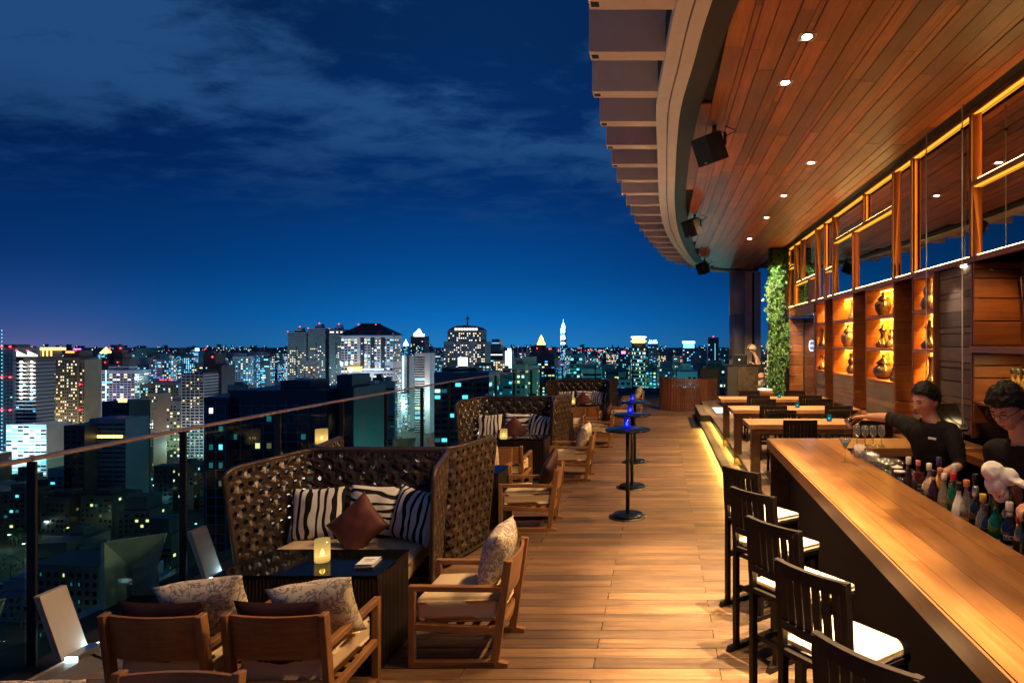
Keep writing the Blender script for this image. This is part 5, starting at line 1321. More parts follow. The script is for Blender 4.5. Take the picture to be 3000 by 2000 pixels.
# pineapple leaves
t = thing('pineapple_crown', 'spiky green pineapple crown poking in at the right edge below the bottles', 'pineapple', (1.93, 3.26, LZ))
b = MB(); prr = random.Random(9)
for k in range(34):
    a = prr.uniform(0, 6.28); tl = prr.uniform(.1, 1.2); L = prr.uniform(.07, .13)
    d = Vector((math.cos(a) * math.sin(tl), math.sin(a) * math.sin(tl), math.cos(tl))); s_ = d.cross(Vector((0, 0, 1))).normalized() * .008
    p = Vector((0, 0, .10)); b.add([p - s_, p + s_, p + d * L * .6 + s_ * .7 + Vector((0, 0, .01)), p + d * L + Vector((0, 0, -.01)), p + d * L * .6 - s_ * .7 + Vector((0, 0, .01))], [(0, 1, 2, 3, 4)])
obj('leaves', b, mat('pineapple_leaf', (.16, .20, .07), .5, nscale=30, namt=.4), t, kind='stuff')
b = MB(); b.lathe([(0, 0), (.04, 0), (.055, .04), (.05, .09), (.02, .11), (0, .11)], 14); obj('fruit', b, mat('pineapple_skin', (.30, .16, .04), .6, nscale=40, namt=.5), t)

# ---- glassware
def lathe_obj(name, prof, mt, label, cat, loc, group, seg=20):
    key = (name,)
    if key not in PM: PM[key] = MB().lathe(prof, seg).mesh(name, [mt])
    o = mesh_obj(name, PM[key], None, loc); return tag(o, label, cat, group)
HIB = [(0, .004), (.029, .004), (.031, 0), (.034, .145), (.0325, .145), (.029, .012), (0, .012)]
WINE = [(0, .003), (.034, .002), (.034, .0), (.004, .006), (.004, .085), (.012, .095), (.032, .125), (.036, .155), (.030, .205), (.029, .205), (.0345, .155), (.030, .127), (0, .10)]
MARTINI = [(.036, 0), (.036, .003), (.005, .008), (.004, .10), (.006, .108), (.052, .168), (.051, .168), (.004, .113), (0, .112)]
COUPE = [(.032, 0), (.032, .003), (.005, .008), (.004, .08), (.02, .09), (.042, .112), (.047, .135), (.046, .135), (.04, .114), (.0, .095)]
cl = random.Random(2)
for k in range(9):
    lathe_obj('highball_glass', HIB, M['clear'], 'clear tall highball glass in the cluster behind the cocktail', 'glass', (1.83 + .075 * (k % 2) + .012 * (k // 2 % 2), 6.10 - .10 * (k // 2), LZ + .05), 'tall glasses behind the cocktail')
for k in range(8):
    lathe_obj('wine_glass', WINE, M['clear'], 'clear wine glass standing on the cross counter', 'glass', (1.98 + .083 * (k % 4) + .03 * (k // 4), 6.56 + .10 * (k // 4), BT), 'wine glasses on the cross counter')
for k in range(11):
    lathe_obj('martini_glass', MARTINI, M['clear'], 'clear cone cocktail glass in the crowded glass tray', 'glass', (1.86 + .088 * (k % 3), 5.72 - .085 * (k // 3) * 1.1, LZ + .0), 'cone cocktail glasses in the glass tray')
for k in range(9):
    lathe_obj('coupe_glass', COUPE, M['clear'], 'clear shallow coupe glass in the crowded glass tray', 'glass', (1.87 + .09 * (k % 3), 5.40 - .092 * (k // 3), LZ), 'shallow coupe glasses in the glass tray')
t = thing('straw_holder', 'clear tumbler packed with white drinking straws', 'straw holder', (1.825, 5.97, LZ + .08))
b = MB(); b.lathe([(0, 0), (.045, 0), (.052, .12), (.050, .12), (.043, .004), (0, .004)], 22); obj('tumbler', b, M['clear'], t)
b = MB()
for k in range(46):
    a = k * 2.4; r = .038 * math.sqrt(k / 46); b.tube([(r * math.cos(a), r * math.sin(a), .006), (r * 1.25 * math.cos(a), r * 1.25 * math.sin(a), .165 + .008 * math.sin(k * 1.7))], .0032, 5)
obj('straws', b, mat('straw_white', (.72, .62, .60), .5), t, kind='stuff')
for k, (px, X) in enumerate(((2628, 1.90), (2635, 1.86))):
    t = thing('shaker_tin', ('left' if k == 0 else 'right') + ' one of two black shaker tins with bright rims', 'shaker', (X, X * FPX / (px - VX), LZ), 0, 'black shaker tins beside the bottles')
    b = MB(); b.lathe([(0, 0), (.032, 0), (.043, .17), (.043, .175)], 22); obj('tin', b, M['black'], t)
    b = MB(); b.lathe([(.0425, .176), (.0435, .186), (.040, .187), (0, .184)], 22); obj('lid', b, CAP['white'], t)
lathe_obj('mixing_glass', [(0, .006), (.034, .006), (.036, 0), (.042, .15), (.040, .15), (.034, .012), (0, .012)], M['clear'], 'clear mixing glass beside the shaker tins', 'glass', (1.87, 5.02, LZ), 'mixing glasses')
# garnish tray
t = thing('garnish_tray', 'dark tray of olives at the inner edge of the bar, behind the cocktail', 'tray', (1.83, 6.27, LZ + .08))
b = MB(); b.box(-.03, .10, -.13, .13, 0, .045, .006); obj('tray', b, M['black'], t)
b = MB()
for k in range(34): b.lathe([(0, 0), (.013, .007), (.015, .014), (.011, .024), (0, .028)], 8, (cl.uniform(-.02, .09), cl.uniform(-.12, .12), .04))
obj('olives', b, G['dark'], t, kind='stuff')
# the cocktail
ct = thing('cocktail_glass', 'tall cone cocktail glass with turquoise drink alone on the bar top', 'cocktail', (1.62, 5.71, BT))
b = MB(); b.lathe([(.040, 0), (.040, .002), (.012, .006), (.0045, .012), (.004, .108), (.006, .118), (.060, .214), (.0588, .214), (.004, .121), (0, .120)], 32); obj('glass', b, M['clear'], ct)
def liq_c():
    m, t_, p = newmat('turquoise_drink'); p.inputs['Base Color'].default_value = (.02, .50, .58, 1); p.inputs['Roughness'].default_value = .1
    p.inputs['Emission Color'].default_value = (.02, .5, .58, 1); p.inputs['Emission Strength'].default_value = 0.0; return m
b = MB(); b.lathe([(0, .1225), (.004, .1235), (.037, .178), (0, .178)], 28); obj('drink', b, liq_c(), ct)
t = thing('pour_stream', 'thin stream of liquid falling into the cocktail', 'liquid', (1.62, 5.71, BT))
b = MB(); b.tube([(.006, 0, .32), (.003, 0, .26), (.0, 0, .179)], [.0022, .0018, .0024], 6); obj('stream', b, M['clear'], t)

# point of sale terminal on the cross counter
t = thing('till_screen', 'black tilted cash register screen on a round foot behind the bartenders', 'cash register', (2.98, 6.72, BT), R(8))
Mx = Matrix.Translation((0, 0, .17)) @ Matrix.Rotation(R(-38), 4, 'X')
b = MB(); b.box(-.21, .21, -.02, .03, -.04, .30, .012, M=Mx); obj('screen_body', b, M['black'], t)
b = MB(); b.box(-.19, .19, -.0225, -.0205, -.01, .28, M=Mx); obj('screen_glass', b, M['screen'], t)
b = MB(); b.box(-.03, .03, -.024, -.0228, .285, .292, M=Mx); obj('badge', b, M['metal'], t)
b = MB(); b.lathe([(0, 0), (.15, 0), (.16, .015), (.12, .035), (.05, .05), (.045, .18), (0, .2)], 24); obj('foot', b, M['black'], t)

# ============================================================ PEOPLE
def eval_mesh(mb_or_obj, mods, name):
    if isinstance(mb_or_obj, MB):
        o = mesh_obj('tmp', mb_or_obj.mesh('tmp'))
    else: o = mb_or_obj
    for typ, kw in mods:
        md = o.modifiers.new(typ, typ)
        for k, v in kw.items(): setattr(md, k, v)
    dg = bpy.context.evaluated_depsgraph_get(); dg.update()
    me = bpy.data.meshes.new_from_object(o.evaluated_get(dg)); me.name = name
    old = o.data; bpy.data.objects.remove(o); bpy.data.meshes.remove(old)
    return me
def skin_mesh(J, E, name='skinned', sub=2):
    """J: name -> (point, radius or (rx, ry)); E: list of joint pairs; first joint is the root"""
    keys = list(J); ix = {k: i for i, k in enumerate(keys)}
    me = bpy.data.meshes.new('sk'); me.from_pydata([J[k][0] for k in keys], [(ix[a], ix[c]) for a, c in E], [])
    o = mesh_obj('sk', me); md = o.modifiers.new('S', 'SKIN'); md.use_smooth_shade = True
    for i, k in enumerate(keys):
        r = J[k][1]; o.data.skin_vertices[0].data[i].radius = (r, r) if isinstance(r, (int, float)) else r
    o.data.skin_vertices[0].data[0].use_root = True
    return eval_mesh(o, [('SUBSURF', dict(levels=sub, render_levels=sub))], name)
def add_mesh(b, me, Mx=None):
    b.add([(Mx @ v.co) if Mx is not None else v.co for v in me.vertices], [list(p.vertices) for p in me.polygons], 0, True)
def g3(d, c, s):
    return math.exp(-((d[1] - c[0]) ** 2 / s[0] ** 2 + (d[2] - c[1]) ** 2 / s[1] ** 2)) if d[0] > 0 else 0.0
def head_r(d):
    """distance from the head centre along unit direction d (x forward, y left, z up), metres, for a head 0.235 tall"""
    ax, ay, az = .098, .077, .118
    if d[2] < 0:
        k = -d[2]; ay *= 1 - .30 * k ** 1.4
        if d[0] < 0: ax *= 1 - .35 * k
        else: ax *= 1 + .02 * k
    r = 1 / math.sqrt((d[0] / ax) ** 2 + (d[1] / ay) ** 2 + (d[2] / az) ** 2)
    r += .025 * g3(d, (0, -.20), (.11, .13)) + .012 * g3(d, (0, .02), (.08, .20))
    r += .004 * (g3(d, (.34, .30), (.26, .09)) + g3(d, (-.34, .30), (.26, .09)))
    r -= .009 * (g3(d, (.36, .10), (.17, .10)) + g3(d, (-.36, .10), (.17, .10)))
    r += .004 * (g3(d, (.50, -.16), (.18, .18)) + g3(d, (-.50, -.16), (.18, .18)))
    r += .008 * g3(d, (0, -.52), (.22, .06)) - .004 * g3(d, (0, -.575), (.22, .02)) + .008 * g3(d, (0, -.64), (.18, .05)) + .012 * g3(d, (0, -.85), (.26, .12))
    return r
def sph(nu, nv):
    out = []
    for j in range(nv + 1):
        th = math.pi * j / nv
        for i in range(nu): ph = 2 * math.pi * i / nu; out.append((math.sin(th) * math.cos(ph), math.sin(th) * math.sin(ph), math.cos(th)))
    fs = []
    for j in range(nv):
        for i in range(nu):
            k = (i + 1) % nu
            if j == 0: fs.append((i + nu, k + nu, 0))
            elif j == nv - 1: fs.append((j * nu + i, nv * nu, j * nu + k))
            else: fs.append((j * nu + i, (j + 1) * nu + i, (j + 1) * nu + k, j * nu + k))
    return out, fs
SD, SF = sph(56, 40)
def head_mesh(b, Mx):
    vs = []
    for d in SD: r = head_r(d); vs.append(Mx @ Vector((d[0] * r, d[1] * r, d[2] * r)))
    # merge the pole duplicates by reusing index 0 / last ring centre
    b.add(vs, SF, 0, True)
    for s in (-1, 1):
        ev = []
        for d in SD:
            ev.append(Mx @ Vector((-.006 + d[0] * .020 - .004 * d[2], s * (.074 + d[1] * s * .009 + .006 * max(0, -d[0])), -.008 + d[2] * .031)))
        b.add(ev, SF, 0, True)
def hair_mesh(Mx, front=.52, side=.02, back=-.45, thick=.016, spike=.006, seed=0.0):
    vs = []
    for d in SD:
        f = d[0]
        lim = front + (.0) if f > .55 else (side + (front - side) * max(0, (f - .15) / .40) if f > .15 else side + (back - side) * min(1, max(0, (.15 - f) / .75)))
        m = max(0.0, min(1.0, (d[2] - lim) / .10 + .5)); m = m * m * (3 - 2 * m)
        n = noise.noise(Vector((d[0] * 7 + seed, d[1] * 7, d[2] * 5))) * spike + noise.noise(Vector((d[0] * 20 + seed, d[1] * 20, d[2] * 10))) * spike * .8
        r = head_r(d) * (1 if d[2] > 0 else .98) + (-.012 + (thick + .012 + n + .006 * max(0, d[2])) * m)
        vs.append(Mx @ Vector((d[0] * r, d[1] * r, d[2] * r)))
    b = MB(); b.add(vs, SF, 0, True); return b
def face_parts(t, Mx, lids=True):
    for s in (-1, 1):
        b = MB(); pts = []
        for k in range(6):
            u = k / 5; d = Vector((1, s * (.16 + .36 * u), .29 + .05 * math.sin(u * 2.6))).normalized(); pts.append(Mx @ (d * (head_r(d) + .001)))
        b.tube(pts, [.0020, .0034, .0036, .0034, .0028, .0014], 6); obj('eyebrow', b, M['hair'], t)
        b = MB(); pts = []
        for k in range(6):
            u = k / 5; d = Vector((1, s * (.20 + .28 * u), .105 - .02 * math.sin(u * 3.1))).normalized(); pts.append(Mx @ (d * (head_r(d) + .0012)))
        b.tube(pts, [.0010, .0026, .0034, .0034, .0024, .0012], 6); obj('eye', b, M['hair'], t)
    b = MB(); pts = []
    for k in range(9):
        u = -1 + k / 4; d = Vector((1, .20 * u, -.585 - .012 * (1 - u * u))).normalized(); pts.append(Mx @ (d * (head_r(d) + .0004)))
    b.tube(pts, [.0008, .0026, .0040, .0046, .0046, .0046, .0040, .0026, .0008], 6); obj('lips', b, M['lips'], t)
M['lips'] = mat('lips', (.36, .13, .10), .45)
def head_matrix(c, fwd, pitch, scale, roll=0):
    yaw = math.atan2(fwd[1], fwd[0])
    return Matrix.Translation(c) @ Matrix.Rotation(yaw, 4, 'Z') @ Matrix.Rotation(pitch, 4, 'Y') @ Matrix.Rotation(roll, 4, 'X') @ Matrix.Scale(scale, 4)
def hand(b, wrist, d, up, curl=.9, spread=.012, s=1.0, thumb=1):
    """palm plus five bent fingers; d points along the hand, up is the back of the hand"""
    d = Vector(d).normalized(); up = Vector(up); sd = d.cross(up).normalized(); up = sd.cross(d).normalized(); w = Vector(wrist)
    for k in range(5):
        o_ = (-.030 + .015 * k) * s
        b.tube([w + sd * o_ * .55, w + d * .035 * s + sd * o_ * .9 , w + d * .080 * s + sd * o_], [.015 * s, .0165 * s, .0125 * s], 8)
    for k, L in enumerate((.070, .082, .078, .060)):
        o_ = (-.031 + .0205 * k) * s; p = w + d * .080 * s + sd * o_; pts = [p]; a = 0; seg = L * s / 3
        for q in range(3):
            a += curl * (.55 if q == 0 else .75); pts.append(pts[-1] + (d * math.cos(a) - up * math.sin(a)) * seg)
        b.tube(pts, [.0098 * s, .0092 * s, .0084 * s, .0070 * s], 8)
    p = w + d * .022 * s + sd * .030 * s * -thumb; td = (d * .55 - sd * thumb * .65 - up * .45).normalized()
    pts = [p, p + td * .036 * s, p + td * .036 * s + (d * .8 - up * .6 - sd * thumb * .1).normalized() * .032 * s, p + td * .036 * s + (d * .8 - up * .6).normalized() * .032 * s + (d * .6 - up * .8).normalized() * .022 * s]
    b.tube(pts, [.013 * s, .0115 * s, .0100 * s, .0080 * s], 8)
def union(b, voxel, name, smooth=2):
    return eval_mesh(b, [('REMESH', dict(mode='VOXEL', voxel_size=voxel, use_smooth_shade=True)), ('SMOOTH', dict(factor=.5, iterations=smooth))], name)

def man(label, N, RS, LS, RE, LE, RW, LW, HIP, headc, fwd, pitch, hscale, rh, lh, floor=0.0, hairkw={}, roll=0, sleeve=.16):
    t = thing('person', label, 'person')
    N, RS, LS, RE, LE, RW, LW, HIP, headc = [Vector(v) for v in (N, RS, LS, RE, LE, RW, LW, HIP, headc)]
    ch = (RS + LS) / 2 + Vector((0, 0, -.10)); wa = HIP.lerp(ch, .45); hipd = (RS - LS).normalized() * .09
    fk = HIP + hipd; lk_ = HIP - hipd
    ft, fl = Vector((fk.x, fk.y, floor + .05)), Vector((lk_.x, lk_.y, floor + .05))
    kn = lambda a, c: a.lerp(c, .5)
    def skel(e, legs=True, fore=True):
        J = dict(hip=(HIP, (.150 + e, .110 + e)), waist=(wa, (.138 + e, .102 + e)), chest=(ch, (.158 + e, .112 + e)), neckb=(N + Vector((0, 0, -.02)), .072 + e * .6))
        E = [('hip', 'waist'), ('waist', 'chest'), ('chest', 'neckb')]
        for n_, S, El, Wr in (('r', RS, RE, RW), ('l', LS, LE, LW)):
            J[n_ + 's'] = (S, .066 + e); J[n_ + 'u'] = (S.lerp(El, .5), .054 + e); J[n_ + 'e'] = (El, .043 + e)
            E += [('chest', n_ + 's'), (n_ + 's', n_ + 'u'), (n_ + 'u', n_ + 'e')]
            if fore:
                J[n_ + 'f'] = (El.lerp(Wr, .35), .043 + e); J[n_ + 'w'] = (Wr, .027 + e); E += [(n_ + 'e', n_ + 'f'), (n_ + 'f', n_ + 'w')]
            else:
                J[n_ + 'f'] = (El.lerp(Wr, .16), .043 + e); E += [(n_ + 'e', n_ + 'f')]
        if legs:
            for n_, a, c in (('a', fk, ft), ('b', lk_, fl)):
                J[n_ + 'h'] = (a + Vector((0, 0, -.06)), .085 + e); J[n_ + 'k'] = (kn(a, c), .060 + e); J[n_ + 'n'] = (c, .042 + e); E += [('hip', n_ + 'h'), (n_ + 'h', n_ + 'k'), (n_ + 'k', n_ + 'n')]
        return J, E
    J, E = skel(0); HM = head_matrix(headc, fwd, pitch, hscale, roll)
    J['neck'] = (N.lerp(headc, .42), .056); J['skull'] = (headc + (N - headc) * .25, .060); E += [('neckb', 'neck'), ('neck', 'skull')]
    b = MB(); add_mesh(b, skin_mesh(J, E)); head_mesh(b, HM)
    hand(b, RW, *rh[0], **rh[1]); hand(b, LW, *lh[0], **lh[1])
    me = union(b, .0055, 'body'); me.materials.append(M['skin']); o = mesh_obj('body', me, t)
    body_me = me
    # the shirt is cut from the body's own surface and stands off it, with folds
    segs = []
    for a, c in E: segs.append((J[a][0], J[c][0], 1 if (a, c) in (('hip', 'waist'), ('waist', 'chest'), ('chest', 'neckb'), ('chest', 'rs'), ('chest', 'ls'), ('rs', 'ru'), ('ls', 'lu'), ('ru', 're'), ('lu', 'le')) or a == 'hip' else (2 if (a, c) in (('re', 'rf'), ('le', 'lf')) else 0)))
    import numpy as np
    co = np.empty(len(me.vertices) * 3); me.vertices.foreach_get('co', co); co = co.reshape(-1, 3)
    nv = np.empty(len(me.vertices) * 3); me.vertices.foreach_get('normal', nv); nv = nv.reshape(-1, 3)
    best = np.full(len(co), 1e9); keep = np.zeros(len(co), bool)
    for a, c, kk in segs:
        a_ = np.array(a); d_ = np.array(c - a); tt = ((co - a_) @ d_) / (d_ @ d_); tc2 = np.clip(tt, 0, 1)
        ds = np.linalg.norm(co - (a_ + tc2[:, None] * d_), axis=1); mset = ds < best; best[mset] = ds[mset]
        keep[mset] = (kk == 1) or (kk == 2)
        if kk == 2: keep[mset] = tt[mset] < sleeve
    nk = np.array(N); keep &= ~((co[:, 2] > N.z - .005) & (np.linalg.norm(co[:, :2] - nk[:2], axis=1) < .115))
    keep &= co[:, 2] < N.z + .03
    off = np.array([.013 + .007 * noise.noise(Vector(v) * 13) + .004 * noise.noise(Vector((v[0] * 34, v[1] * 34, v[2] * 15))) for v in co])
    sv = co + nv * off[:, None]
    fs = [tuple(p_.vertices) for p_ in me.polygons if all(keep[i_] for i_ in p_.vertices)]
    used = sorted({i_ for f_ in fs for i_ in f_}); rm = {i_: k_ for k_, i_ in enumerate(used)}
    b = MB(); b.add([sv[i_] for i_ in used], [tuple(rm[i_] for i_ in f_) for f_ in fs], 0, True); so = obj('shirt', b, M['shirt'], t)
    # collar with an open front
    fw = Vector((fwd[0], fwd[1], 0)).normalized() ; sidev = (RS - LS).normalized(); front = Vector((sidev.y, -sidev.x, 0))
    if front.dot(fw) < 0: front = -front
    b = MB(); vs = []; c0 = N + Vector((0, 0, -.015)); nn = 22
    for k in range(nn + 1):
        a = R(28 + 304 * k / nn); dv = front * math.cos(a) + sidev * math.sin(a); dr = .030 * (1 + math.cos(a)) / 2
        vs += [c0 + dv * .092 + Vector((0, 0, -.030 - dr * 1.6)), c0 + dv * .080 + Vector((0, 0, .032 - dr))]
    b.add(vs, [(2 * k, 2 * k + 2, 2 * k + 3, 2 * k + 1) for k in range(nn)], 0, True); b.add([v + Vector((0, 0, .001)) + (v - c0) * -.03 for v in vs], [(2 * k, 2 * k + 1, 2 * k + 3, 2 * k + 2) for k in range(nn)], 0, True); obj('collar', b, M['shirt'], t)
    J = dict(hip=(HIP + Vector((0, 0, -.03)), (.160, .120)))
    E = []
    for n_, a, c in (('a', fk, ft), ('b', lk_, fl)):
        J[n_ + 'h'] = (a + Vector((0, 0, -.08)), .098); J[n_ + 'k'] = (kn(a, c), .076); J[n_ + 'n'] = (c, .064); E += [('hip', n_ + 'h'), (n_ + 'h', n_ + 'k'), (n_ + 'k', n_ + 'n')]
    me = skin_mesh(J, E, 'trousers'); me.materials.append(M['shirt']); mesh_obj('trousers', me, t)
    for a in (ft, fl):
        b = MB(); b.rbox(a.x - .05, a.x + .05, a.y - .05, a.y + .05, floor + .002, floor + .09, .03, 2); b.rbox(a.x - .05 + front.x * .09, a.x + .05 + front.x * .09, a.y - .05 + front.y * .09, a.y + .05 + front.y * .09, floor + .002, floor + .07, .03, 2); obj('shoe', b, M['black'], t)
    hb = hair_mesh(HM, **hairkw); hr_ = random.Random(len(label))
    fr_, sd_, bk_ = hairkw['front'], hairkw['side'], hairkw['back']
    for k in range(1500):
        d = Vector((hr_.gauss(0, 1), hr_.gauss(0, 1), hr_.gauss(.3, 1))).normalized(); f = d.x
        lim = fr_ if f > .55 else (sd_ + (fr_ - sd_) * (f - .15) / .4 if f > .15 else sd_ + (bk_ - sd_) * min(1, (.15 - f) / .75))
        if d.z < lim + .02: continue
        r = head_r(d) + .010; p = d * r; flow = Vector((.9 if f > -.1 else -.3, .25 * (1 if d.y > 0 else -1), -.5)); tg = (flow - d * flow.dot(d)).normalized()
        dr = (tg * .8 + d * hr_.uniform(.15, .75) + Vector((hr_.uniform(-.4, .4), hr_.uniform(-.4, .4), 0))).normalized(); L_ = hr_.uniform(.014, .034); w_ = tg.cross(d).normalized() * .0022
        hb.add([HM @ (p - w_), HM @ (p + w_), HM @ (p + dr * L_)], [(0, 1, 2)])
    obj('hair', hb, M['hair'], t); face_parts(t, HM)
    return t, front, sidev, N, ch, HM
p1, fr, sdv, Nn, chh, HM1 = man('man in black shirt leaning to pour a drink, arm stretched over the bar',
    (2.085, 5.02, 1.555), (1.955, 5.14, 1.50), (2.185, 4.885, 1.485), (1.915, 5.41, 1.525), (2.20, 4.77, 1.245), (1.765, 5.60, 1.515), (1.985, 4.70, 1.17), (2.23, 5.06, .99),
    (2.045, 5.00, 1.710), (-.93, -.36), R(19), 1.10, (((-.85, .50, -.10), (-.15, .15, 1.0)), dict(curl=.78, s=1.0, thumb=-1)), (((-.8, -.3, -.5), (-.2, -.2, .9)), dict(curl=.6, thumb=1)), 0.0, dict(front=.66, side=.05, back=-.50, thick=.013, spike=.010), R(0))
q = chh + fr * .128 - sdv * .085 + Vector((0, 0, .045)); b = MB(); b.bar(q - sdv * -.03, q - sdv * .03, .004, .016, up=(0, 0, 1)); obj('name_tag', b, M['white'], p1)
p2, fr2, sdv2, N2, ch2, HM2 = man('man in black shirt with glasses looking down, wiping with a white cloth',
    (2.10, 3.76, 1.610), (2.00, 3.93, 1.525), (2.24, 3.62, 1.50), (2.04, 3.85, 1.24), (2.22, 3.42, 1.25), (1.93, 3.64, 1.36), (1.98, 3.40, 1.30), (2.26, 3.84, 1.0),
    (1.985, 3.71, 1.785), (-.88, -.50), R(32), 1.10, (((-.7, -.6, .0), (-.1, -.1, 1.0)), dict(curl=.9, thumb=-1)), (((-.8, .1, -.2), (-.1, -.1, 1)), dict(curl=.9, thumb=1)), 0.0, dict(front=.52, side=.02, back=-.48, thick=.018, spike=.014, seed=4.0))
# spectacles
sp = thing('glasses', 'dark rimmed spectacles worn by the man looking down', 'glasses')
for s in (-1, 1):
    b = MB(); pts = []
    for k in range(16):
        a = 2 * math.pi * k / 16; d = Vector((1, s * .36 + .20 * math.cos(a), .08 + .15 * math.sin(a))).normalized(); r = .112 + .004 * abs(math.cos(a)); pts.append(HM2 @ Vector((.104, s * .036 + .023 * math.cos(a), .010 + .015 * math.sin(a))))
    b.tube(pts, .0022, 6, closed=True); obj('rim', b, M['black'], sp)
    b = MB(); b.tube([HM2 @ Vector(v) for v in ((.102, s * .060, .016), (.07, s * .079, .014), (0, s * .084, .008), (-.02, s * .084, -.004))], .0026, 6); obj('temple', b, M['black'], sp)
b = MB(); b.tube([HM2 @ Vector((.105, -.013, .014)), HM2 @ Vector((.112, 0, .018)), HM2 @ Vector((.105, .013, .014))], .002, 6); obj('bridge', b, M['black'], sp)
# white cloth: a crumpled, hanging napkin round his hand
b = MB()
def ell(c, r): b.add([(c[0] + d[0] * r[0], c[1] + d[1] * r[1], c[2] + d[2] * r[2]) for d in SD], SF, 0, True)
ell((-.02, 0, .035), (.062, .05, .055)); ell((.03, .01, .02), (.07, .05, .05)); ell((.0, 0, -.03), (.055, .04, .06)); ell((.03, .02, -.08), (.04, .03, .05))
b.tube([(.06, .0, .02), (.11, -.02, .005), (.165, -.045, .0), (.205, -.06, .012)], [.044, .036, .024, .006], 10, flat=.45)
me = union(b, .007, 'cloth', 2)
for v in me.vertices:
    c = v.co; f1 = abs(noise.noise(Vector((c.x * 16 + c.z * 9, c.y * 20, c.z * 7)))); f2 = noise.noise(c * 38)
    v.co = c + v.normal * (.020 * (.35 - f1) + .004 * f2)
me.materials.append(M['cloth'])
tag(mesh_obj('cloth', me, None, (1.86, 3.59, 1.40), (0, R(8), R(-30))), 'crumpled white cloth in the hand of the man with glasses', 'cloth')

# the shaker with strainer and bar spoon in the pouring hand
ax = Vector((-.86, -.10, -.50)).normalized(); tc_ = Vector((1.672, 5.655, 1.475))
Mx = Matrix.Translation(tc_) @ ax.to_track_quat('Z', 'Y').to_matrix().to_4x4()
t = thing('cocktail_shaker', 'tilted steel shaker tin with coil strainer, held over the cocktail', 'shaker')
b = MB(); b.lathe([(0, -.085), (.032, -.085), (.036, -.08), (.044, .045), (.0455, .048), (.043, .048), (.034, -.07), (0, -.075)], 26, M=Mx); obj('tin', b, M['chrome'], t)
b = MB(); pts = []
for k in range(150):
    a = 2 * math.pi * k / 150; w = 2 * math.pi * k / 150 * 30
    pts.append(Mx @ Vector(((.042 + .006 * math.cos(w)) * math.cos(a), (.042 + .006 * math.cos(w)) * math.sin(a), .055 + .006 * math.sin(w))))
b.tube(pts, .0013, 5, closed=True); obj('coil', b, M['chrome'], t)
b = MB(); b.lathe([(0, .056), (.036, .056), (.036, .058), (0, .058)], 24, M=Mx); obj('strainer_plate', b, M['chrome'], t)
hd = Mx @ Vector((0, 0, .055))
b = MB(); b.tube([hd + Vector((.01, 0, .03)), hd + Vector((.028, 0, .10)), hd + Vector((.042, 0, .17)), hd + Vector((.048, 0, .205))], [.004, .0035, .004, .006], 6, flat=.5); obj('strainer_handle', b, M['chrome'], t)

